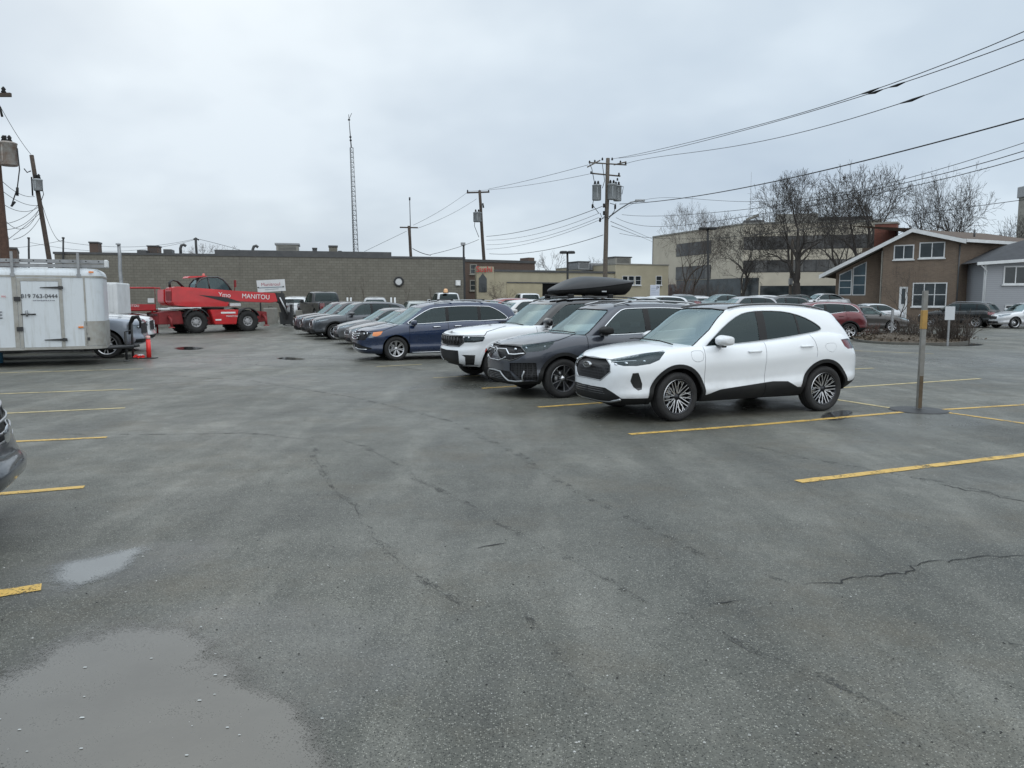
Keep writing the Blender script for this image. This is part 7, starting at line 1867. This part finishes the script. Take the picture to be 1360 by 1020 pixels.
# ------------------------------------------------------------------ bare trees and shrubs
M_BARK = varied('grey_bark', (.060,.052,.046), .9, 6, .35, .4, col2=(.035,.031,.028)); M_TWIG = varied('twig_brown', (.085,.066,.054), .9, 6, .3); M_REDT = varied('reddish_twig', (.13,.065,.05), .9, 6, .3); M_DRY = varied('dry_leaf_litter', (.105,.08,.055), .95, 5, .4, .4)
def bare_tree(px, Y, top_py, spread, label, name='bare_tree', seed=1, r0=None, fork=.3, base_z=None, m=M_BARK, dens=1., group='bare trees', twigr=.03, trunks=1, lean=0., depth=8):
    """tapered trunk that keeps dividing in two or three, so the crown fans out to a rounded outline"""
    rg = random.Random(seed); b = P(px, 399, Y); gz_ = ground_h(b.x, Y) if base_z is None else base_z; H = P(px, top_py, Y).z-gz_
    e = empty(name, (b.x, Y, gz_), rg.uniform(0, 6), label, 'tree', group); r0 = (r0 or H*.02)*1.2
    tr = MB(); br = MB(); tw = MB()
    def grow(p, d, ln, r, lv):
        n = 4 if lv < 3 else 3; pts = [p.copy()]; dd = d.normalized()
        for i in range(n):
            w = .06 if lv == 0 else .15; dd = (dd+Vector((rg.gauss(0,w), rg.gauss(0,w), rg.gauss(.0,w)))).normalized()
            p = p+dd*ln/n; pts.append(p.copy())
        r1 = r*(.80 if lv < 2 else .72); (tr if lv == 0 else br if lv < 4 else tw).tube(pts, [max(r+(r1-r)*i/n, twigr*.45) for i in range(n+1)], 9 if lv == 0 else 6 if lv < 3 else 4 if lv < 5 else 3, cap=False)
        if lv >= depth: return
        k = 3 if (lv == 0 or rg.random() < .30*dens) else 2; az = rg.uniform(0, 2*pi)
        for j in range(k):
            a = az+2*pi*j/k+rg.uniform(-.5,.5); u = dd.cross(Vector((cos(a), sin(a), .13))).normalized()
            tilt = R(rg.uniform(20, 42) if lv else rg.uniform(22, 40)) if j else R(rg.uniform(6, 26))
            nd = dd*cos(tilt)+u*sin(tilt); nd.x *= 1+.12*(spread-1)*4; nd.y *= 1+.12*(spread-1)*4; nd.z += (.10 if lv > 1 else .04)-(.05 if lv > 4 else 0)
            grow(p, nd, ln*(.62 if lv == 0 else rg.uniform(.72,.93)) if lv == 0 else ln*rg.uniform(.70,.90), max(r1*(rg.uniform(.72,.86) if j == 0 else rg.uniform(.5,.72)), twigr*.5), lv+1)
        if 1 <= lv <= 5:   # side shoots
            for j in range(2 if dens >= 1 else 1):
                i = rg.randint(1, n-1); a = rg.uniform(0, 2*pi); u = dd.cross(Vector((cos(a), sin(a), .1))).normalized(); nd = dd*.6+u*.8+Vector((0,0,.15))
                grow(pts[i], nd, ln*rg.uniform(.35,.6), max(r1*.32, twigr*.5), max(lv+2, depth-2))
    for k in range(trunks):
        d0 = Vector((lean+(rg.uniform(.08,.2)*(1 if k else -1) if trunks > 1 else rg.uniform(-.04,.04)), rg.uniform(-.05,.05), 1)); grow(Vector((k*.6, 0, -.1)), d0, H*fork, r0, 0)
    zs = sorted(v[2] for v in tw.v); s_ = H/zs[int(len(zs)*.997)]
    rad = sorted(math.hypot(v[0], v[1]) for v in tw.v); want = H*.36*spread; sx_ = max(.6, min(1.5, want/(rad[int(len(rad)*.96)]*1)))
    def warp(v): k = sx_ if v[2] > H*fork*.6 else 1+(sx_-1)*max(0, v[2])/(H*fork*.6); return (v[0]*k, v[1]*k, v[2]*s_)
    for q_ in (tr, br, tw): q_.v = [warp(v) for v in q_.v]
    tr.build('trunk', m, e); br.build('branches', m, e); tw.build('twigs', m, e); return e
bare_tree(1058, 62, 226, 1.05, 'big dark spreading tree with a thick trunk left of the brick house', seed=3, r0=.5, fork=.34, dens=1.3, depth=9)
bare_tree(1116, 76, 238, 1.0, 'bare tree standing left behind the long sloping roof', seed=12, r0=.36, fork=.32, dens=1., depth=9)
bare_tree(1150, 74, 220, 1.1, 'big bare tree rising right behind the long sloping roof', seed=8, r0=.40, fork=.3, dens=1.1, depth=9)
bare_tree(1232, 82, 236, 1.1, 'bare tree behind the roof ridge of the brick house', seed=21, r0=.36, fork=.3)
bare_tree(1282, 84, 228, 1.15, 'bare tree at the right behind the brown shingle roof', seed=25, r0=.36, fork=.28)
bare_tree(1352, 88, 285, 1.0, 'fainter bare tree beside the far slim tower', seed=31, r0=.2, depth=7)
bare_tree(985, 66, 286, 1.3, 'low crooked bare tree in front of the middle of the office', seed=44, r0=.24, fork=.40, dens=.9)
bare_tree(903, 74, 272, .75, 'slender bare tree, left one of the pair before the office', seed=51, r0=.15, fork=.36, m=M_TWIG, dens=.9, depth=8, twigr=.018)
bare_tree(919, 74, 276, .75, 'slender bare tree, right one of the pair before the office', seed=57, r0=.14, fork=.36, m=M_TWIG, dens=.9, depth=8, twigr=.018)
bare_tree(1195, 44, 352, .85, 'young bare tree with a thin dark trunk near the white door', seed=61, r0=.055, fork=.42, twigr=.005, dens=.8, depth=7)
bare_tree(667, 62, 374, 1.5, 'small pale bare tree in front of the beige workshop', seed=67, r0=.06, fork=.25, base_z=.4, m=M_TWIG, twigr=.007, depth=7)
bare_tree(735, 110, 335, 1.1, 'far bare tree behind the beige workshop roof', seed=71, r0=.14, m=M_TWIG, depth=6, dens=.8)
bare_tree(790, 112, 342, 1.1, 'far low bare tree behind the rooftop units', seed=72, r0=.12, m=M_TWIG, depth=6, dens=.8)
bare_tree(273, 110, 324, 1.2, 'far bare treetop above the warehouse next to the short roof pole', seed=74, r0=.14, m=M_TWIG, depth=6, dens=.8); bare_tree(302, 112, 326, 1.2, 'far bare treetop above the warehouse right of the short roof pole', seed=75, r0=.14, m=M_TWIG, depth=6, dens=.8)
for px, s, tp_, lb in ((470,81,376,'thin leafless sapling left of two against the block wall'),(484,83,366,'thin leafless sapling right of two against the block wall'),(573,85,380,'wispy leafless sapling against the block wall right of the fan'),(541,86,376,'wispy leafless sapling beside the wall fan')):
    bare_tree(px, 58, tp_, .5, lb, seed=s, r0=.035, fork=.4, m=M_TWIG, dens=.3, twigr=.005, depth=4, group='saplings against the block wall')
def shrub(px, py, h, w_, label, seed, m=M_TWIG, n=150, name='bare_shrub', group='bare shrubs'):
    rg = random.Random(seed); b = G(px, py); e = empty(name, (b.x, b.y, ground_h(b.x, b.y)), 0, label, 'shrub', group); mb = MB(); st = MB()
    for i in range(n):
        a = rg.uniform(0, 2*pi); q = Vector((cos(a), sin(a), 0)); r = w_*rg.random()**.6*.4; p = q*r; L_ = h*rg.uniform(.55, 1.05); t = rg.uniform(.1, .75)
        pts = [p]; dd = Vector((q.x*t, q.y*t, 1)).normalized()
        for k in range(4): dd = (dd+Vector((rg.gauss(0,.16), rg.gauss(0,.16), 0))).normalized(); p = p+dd*L_/4; pts.append(p)
        (st if i % 6 == 0 else mb).tube(pts, [.016,.013,.010,.007,.004], 3, cap=False)
        for k in range(4):
            j = rg.randint(1, 3); p2 = pts[j]; d2 = (dd+Vector((rg.gauss(0,.7), rg.gauss(0,.7), rg.gauss(.2,.3)))).normalized(); mb.tube([p2, p2+d2*L_*.18, p2+d2*L_*.3+Vector((0,0,.03))], [.008,.006,.003], 3, cap=False)
    st.build('stems', m, e); mb.build('twigs', m, e)
for i, (px, py, h, w_, m, lb) in enumerate(((1150,447,.75,1.3,M_REDT,'reddish bare shrub in front of the brownish-grey sedan'),(1170,448,.6,1.1,M_TWIG,'low bare shrub between the thin post and the young tree'),(1212,452,1.15,1.3,M_TWIG,'bare shrub behind the yellow-banded post'),(1242,455,1.45,1.5,M_TWIG,'dense bare shrub left of the blank white sign'),(1270,455,1.45,1.3,M_TWIG,'dense bare shrub right of the blank white sign'))):
    shrub(px, py, h, w_, lb, 100+i, m, 65 if h > 1 else 40)
for i, (px, Y, h, w_, m, lb) in enumerate(((895,80,4.2,3.,M_REDT,'dark red twiggy bush at the left of the office entrance'),(915,78,3.4,3.,M_TWIG,'twiggy bush under the pair of slender trees'),(945,80,4.,3.,M_TWIG,'dark twiggy bush right of the slender trees'),(967,84,2.6,3.,M_TWIG,'low bush beside the crooked tree'))):
    g = P(px, 399, Y); rg = random; shrub(px, 399+FP*1.73/Y, h, w_, lb, 140+i, m, 140)
# planting island
g = [G(*p).xy for p in ((1128,452),(1142,447),(1200,445),(1262,448),(1292,453),(1282,457.5),(1235,459),(1160,457))]; c2 = sum((Vector(p) for p in g), Vector((0,0)))/len(g)
pl = chaik([tuple(p) for p in g], 2); mb = MB(); n = len(pl); vs = [(x, y, .0) for x, y in pl]+[(x, y, .09) for x, y in pl]+[(c2.x+(x-c2.x)*.97, c2.y+(y-c2.y)*.97, .09) for x, y in pl]
mb.add(vs, [(i,(i+1)%n,n+(i+1)%n,n+i) for i in range(n)]+[(n+i,n+(i+1)%n,2*n+(i+1)%n,2*n+i) for i in range(n)]); tag(mb.build('kerb', varied('dirty_kerb', (.13,.125,.11), .9, 3, .3), fixn=True), kind='structure')
mb = MB(); rg = random.Random(5); vs = [(c2.x+(x-c2.x)*.965, c2.y+(y-c2.y)*.975, .07) for x, y in pl]+[(c2.x+(x-c2.x)*.5, c2.y+(y-c2.y)*.5, .22) for x, y in pl]+[(c2.x, c2.y, .26)]
mb.add(vs, [(i,(i+1)%n,n+(i+1)%n,n+i) for i in range(n)]+[(n+i,n+(i+1)%n,2*n) for i in range(n)], 0, True); tag(mb.build('planting_bed', M_DRY, fixn=True), kind='structure')
mb = MB()
for i in range(1500):
    k = rg.random()**.5; j = rg.randrange(n); x = c2.x+(pl[j][0]-c2.x)*k*.95+rg.gauss(0,.3); y = c2.y+(pl[j][1]-c2.y)*k*.95; s_ = rg.uniform(.03,.07); z = .14+.12*(1-k)
    a = Vector((rg.gauss(0,1), rg.gauss(0,1), rg.gauss(0,.5))).normalized()*s_; b = Vector((rg.gauss(0,1), rg.gauss(0,1), rg.gauss(0,.5))).normalized()*s_; p = Vector((x, y, z)); mb.add([p-a, p-b, p+a, p+b], [(0,1,2,3)])
tag(mb.build('leaf_litter', M_DRY), 'dry brown leaves and grass on the planting island', 'leaf litter', kind='stuff')

# ------------------------------------------------------------------ posts and small signs
g = G(1220, 545); e = empty('steel_post', (g.x, g.y, 0), 0, 'tall grey steel post with a yellow band on a round black base', 'post'); Yp = g.y; zt_ = P(1220,386,Yp).z
mb = MB()
for a, b in (((-.034,-.03),(.034,-.018)), ((-.034,-.018),(-.024,.03)), ((.024,-.018),(.034,.03))): mb.bx((a[0],a[1],.03),(b[0],b[1],zt_))
mb.build('channel', varied('rusty_post', (.25,.25,.24), .6, 6, .35, 0, .2, (.16,.15,.13)), e)
z1_, z0_ = P(1220,412,Yp).z, P(1220,437,Yp).z; mb = MB(); mb.bbox((-.040,-.037,z0_),(.040,.036,z1_),.006); mb.build('yellow_band', varied('yellow_tape', (.40,.235,.06), .5, 9, .25), e)
mb = MB(); mb.bbox((-.028,-.036,.04),(.028,-.031,.55),.001); mb.build('rust_strip', varied('wood_stain', (.12,.085,.05), .8, 8, .4), e)
mb = MB(); mb.lathe([(0,.03),(.10,.03),(.12,.02),(.38,.016),(.43,.006),(.43,0)], 32); mb.build('base_plate', M_BLKP, e)
g = G(1258, 459); e = empty('blank_sign', (g.x, g.y, 0), 0, 'small blank white sign on a thin post among the shrubs', 'sign'); Yq = g.y
z1_, z0_ = P(1260,407,Yq).z, P(1260,425,Yq).z; wq = 6.5/FP*Yq; mb = MB(); mb.bbox((-wq,-.06,z0_),(wq,-.045,z1_),.005); mb.build('board', varied('sign_white', (.58,.60,.62), .5, 3, .1), e); mb = MB(); mb.bx((-.035,-.04,0),(.035,-.0,z1_-.2)); mb.build('post', M_GMET, e)
g = G(1184, 445); e = empty('thin_post', (g.x, g.y, 0), 0, 'thin grey post in front of the brownish-grey sedan', 'post'); mb = MB(); mb.bx((-.06,-.03,0),(.06,.03,P(1184,411,g.y).z)); mb.build('channel', M_GMET, e); mb = MB(); mb.lathe([(.2,0),(.2,.03),(0,.05)], 12); mb.build('foot', M_CONCG, e)
c = P(869.5,399,54); e = empty('parking_sign', (c.x, 54, 0), 0, 'white parking information sign with a black P', 'sign'); z1_, z0_ = P(869,378.5,54).z, P(869,395,54).z
mb = MB(); wq = 6.2/FP*54; mb.bbox((-wq,-.03,z0_),(wq,.03,z1_),.02); mb.build('board', varied('pale_sign', (.55,.58,.66), .5, 3, .1), e)
for x in (-wq*.7, wq*.7): mb = MB(); mb.tube([(x,.05,0),(x,.05,z1_-.1)], .03, 6); mb.build('post', M_GMET, e)
plate_text('P', .34, 'sign_letter', MT['seam'], e, (wq*.55,-.034,z1_-.22), (pi/2,0,0), .002)
mb = MB()
for i in range(4): mb.bx((-wq*.8,-.034,z1_-.25-.13*i),(wq*(.2 if i < 2 else .8),-.031,z1_-.22-.13*i))
mb.build('sign_lines', mat('sign_bluegrey', (.3,.35,.45), .5), e)
# red flexible bollard with cap, and the small jack stand beside it
g = G(198, 476); e = empty('red_bollard', (g.x, g.y, 0), 0, 'bright red flexible marker post with a pale top beside the trailer tongue', 'marker post')
h = P(198,446,g.y).z; M_OR = mat('fluorescent_red', (.85,.035,.03), .4, 0, .2)
mb = MB(); mb.tube([(0,0,.03),(0,0,h*.85)], [.07,.062], 12); mb.build('tube', M_OR, e); mb = MB(); mb.tube([(0,0,h*.852),(0,0,h)], [.066,.06], 12); mb.build('cap', mat('pale_red', (.75,.42,.38), .5), e)
mb = MB(); mb.bbox((-.42,-.12,0),(.22,.12,.03),.01); mb.build('foot', M_BLKP, e)
g = G(185, 476); e = empty('crumpled_bag', (g.x, g.y, 0), 0, 'crumpled red and white bag lying at the foot of the marker post', 'bag')
mb = MB(); rg = random.Random(9); bm = bmesh.new(); bmesh.ops.create_icosphere(bm, subdivisions=3, radius=1)
for v in bm.verts: k = 1+rg.uniform(-.22,.22); v.co = Vector((v.co.x*.16*k, v.co.y*.12*k, max(0, v.co.z*.07*k+.05)))
bm.verts.index_update(); mb.add([v.co.copy() for v in bm.verts], [[v.index for v in f.verts] for f in bm.faces], 0, False); bm.free(); mb.build('bag', M_OR, e)
mb = MB(); mb.bbox((-.02,-.09,.08),(.12,.06,.125),.02); mb.build('label_patch', M_WHT, e)
g = G(177, 476); e = empty('jack_stand', (g.x, g.y, 0), 0, 'black stand with a drooping cover between trailer and marker post', 'stand')
mb = MB(); mb.tube([(0,0,0),(0,0,1.2)], .035, 7); mb.build('post', M_BLKP, e); mb = MB(); mb.bbox((-.13,-.13,0),(.13,.13,.025),.01); mb.build('foot', M_BLKP, e)
mb = MB(); mb.tube([(-.08,0,.72),(-.03,0,1.05),(.06,0,1.22),(.2,0,1.24),(.27,0,1.1),(.25,0,.9)], [.03,.055,.07,.06,.04,.02], 8); mb.build('cover', MT['clad'], e)
# blue post at the left edge
g = G(1, 482); e = empty('blue_post', (g.x, g.y, 0), 0, 'light blue post at the left edge in front of the trailer', 'post'); mb = MB(); mb.tube([(0,0,0),(0,0,P(1,446,g.y).z)], .065, 12); mb.build('tube', varied('blue_paint_post', (.10,.30,.46), .5, 5, .2), e); mb = MB(); mb.lathe([(.075,0),(.075,.03),(0,.05)], 12, Matrix.Translation((0,0,P(1,446,g.y).z))); mb.build('cap', M_BLKP, e)

# dark brick building glimpsed between the left poles
FL = Face(P(-40,399,70).xy, P(27,399,72).xy)
e = place_face('brick_building', FL, 0, 'dark brick building with a stair tower glimpsed between the two left poles', 'building'); q = Local(FL, e)
h1_ = FL.px(20,331)[1]; h2_ = FL.px(10,310)[1]; q.box('wall', 0, FL.len, 0, h1_, -8, 0, M_BRKD); q.box('roof_edge', -.05, FL.len+.05, h1_, h1_+.18, -8, .08, M_DKMET); q.box('stair_tower', FL.px(-20,399)[0], FL.px(15,399)[0], h1_+.182, h2_, -5, -1, M_BRKD)
for px in (461.5, 466, 519.5, 524.5):
    c = P(px, 399, 53); gz_ = ground_h(c.x, 53); e = empty('white_marker_post', (c.x, 53, gz_), 0, {461.5:'small white marker post, first from the left in the back lot',466:'small white marker post, second from the left in the back lot',519.5:'small white marker post, third from the left in the back lot',524.5:'small white marker post, rightmost in the back lot'}[px], 'marker post', 'white marker posts')
    mb = MB(); mb.tube([(0,0,0),(0,0,P(px,395,53).z-gz_)], .06, 8); mb.build('post', M_WHT, e); mb = MB(); mb.lathe([(.12,0),(.12,.04),(0,.05)], 10); mb.build('foot', M_CONCG, e)
def world():
    w = bpy.data.worlds.new('World'); SC.world = w; w.use_nodes = True
    nt = w.node_tree; nt.nodes.clear()
    out = nt.nodes.new('ShaderNodeOutputWorld'); bg = nt.nodes.new('ShaderNodeBackground')
    nt.links.new(bg.outputs[0], out.inputs[0])
    sky = nt.nodes.new('ShaderNodeTexSky'); sky.sky_type = 'NISHITA'; sky.sun_disc = False
    sky.sun_elevation = R(38); sky.sun_rotation = R(-25); sky.air_density = 1.5; sky.dust_density = 3
    tc = nt.nodes.new('ShaderNodeTexCoord'); mp = nt.nodes.new('ShaderNodeMapping')
    nt.links.new(tc.outputs['Generated'], mp.inputs[0])
    # flatten toward the horizon so the cloud deck streaks
    sx = nt.nodes.new('ShaderNodeSeparateXYZ'); nt.links.new(tc.outputs['Generated'], sx.inputs[0])
    def mth(op, a, b=None, clamp=False):
        n = nt.nodes.new('ShaderNodeMath'); n.operation = op; n.use_clamp = clamp
        for i, v in enumerate((a, b)):
            if v is None: continue
            if hasattr(v, 'links'): nt.links.new(v, n.inputs[i])
            else: n.inputs[i].default_value = v
        return n.outputs[0]
    zz = mth('ADD', mth('MAXIMUM', sx.outputs[2], 0.), .34)
    cb = nt.nodes.new('ShaderNodeCombineXYZ')
    nt.links.new(mth('DIVIDE', sx.outputs[0], zz), cb.inputs[0]); nt.links.new(mth('DIVIDE', sx.outputs[1], zz), cb.inputs[1])
    def nz(scale, det, off):
        m2 = nt.nodes.new('ShaderNodeMapping'); m2.inputs['Location'].default_value = off; nt.links.new(cb.outputs[0], m2.inputs[0])
        n = nt.nodes.new('ShaderNodeTexNoise'); n.inputs['Scale'].default_value = scale; n.inputs['Detail'].default_value = det; n.inputs['Roughness'].default_value = .5
        nt.links.new(m2.outputs[0], n.inputs['Vector']); return n.outputs['Fac']
    def rmp(f, st):
        r = nt.nodes.new('ShaderNodeValToRGB'); el = r.color_ramp.elements
        while len(el) < len(st): el.new(.5)
        for e, (p, c) in zip(el, st): e.position = p; e.color = (*c, 1)
        nt.links.new(f, r.inputs[0]); return r.outputs[0]
    def mix(f, a, b, bt='MIX'):
        n = nt.nodes.new('ShaderNodeMix'); n.data_type = 'RGBA'; n.blend_type = bt
        for i, v in ((0, f), (6, a), (7, b)):
            if hasattr(v, 'links'): nt.links.new(v, n.inputs[i])
            elif i == 0: n.inputs[0].default_value = v
            else: n.inputs[i].default_value = (*v, 1)
        return n.outputs[2]
    big = nz(1.3, 4, (3.1, 1.7, 0)); fine = nz(4.0, 5, (0, 4, 0))
    c = mth('ADD', mth('MULTIPLY', big, .86), mth('MULTIPLY', fine, .14))
    deck = rmp(c, [(.36, WK['dark']), (.5, WK['mid']), (.62, WK['light'])])
    hz = rmp(sx.outputs[2], [(0., WK['hor']), (.14, WK['h2']), (.42, (1.08,1.06,1.05)), (1., (2.2,2.15,2.1))])
    deck = mix(1., deck, hz, 'MULTIPLY')
    # Nishita light shows faintly through the deck
    skyd = mix(1., sky.outputs[0], (WK['sk'],)*3, 'MULTIPLY')
    nt.links.new(mix(.12, deck, skyd), bg.inputs[0]); bg.inputs[1].default_value = WK['str']
    su = bpy.data.lights.new('sun', 'SUN'); su.energy = WK['sun']; su.angle = R(110); su.color = (1, .97, .92)
    so = bpy.data.objects.new('sun', su); COL.objects.link(so)
    so.rotation_euler = (R(52), 0, R(25)); so.location = (0, 0, 40)
WK = dict(dark=(3.95,4.7,5.45), mid=(4.6,5.35,6.0), light=(5.5,6.25,6.8), hor=(1.0,1.03,1.05), h2=(.9,.92,.97), sk=.5, str=.145, sun=1.2)
world()
def camera():
    c = bpy.data.cameras.new('camera'); o = bpy.data.objects.new('camera', c); COL.objects.link(o)
    c.sensor_fit = 'HORIZONTAL'; c.sensor_width = 36; c.lens = 36*FP/1360
    o.location = (0, 0, CAMH); o.rotation_euler = (pi/2-PITCH, 0, 0); c.clip_end = 3000; c.clip_start = .05
    SC.camera = o
camera()
SC.view_settings.view_transform = 'Standard'; SC.view_settings.look = 'None'; SC.view_settings.exposure = 0; SC.view_settings.gamma = 1
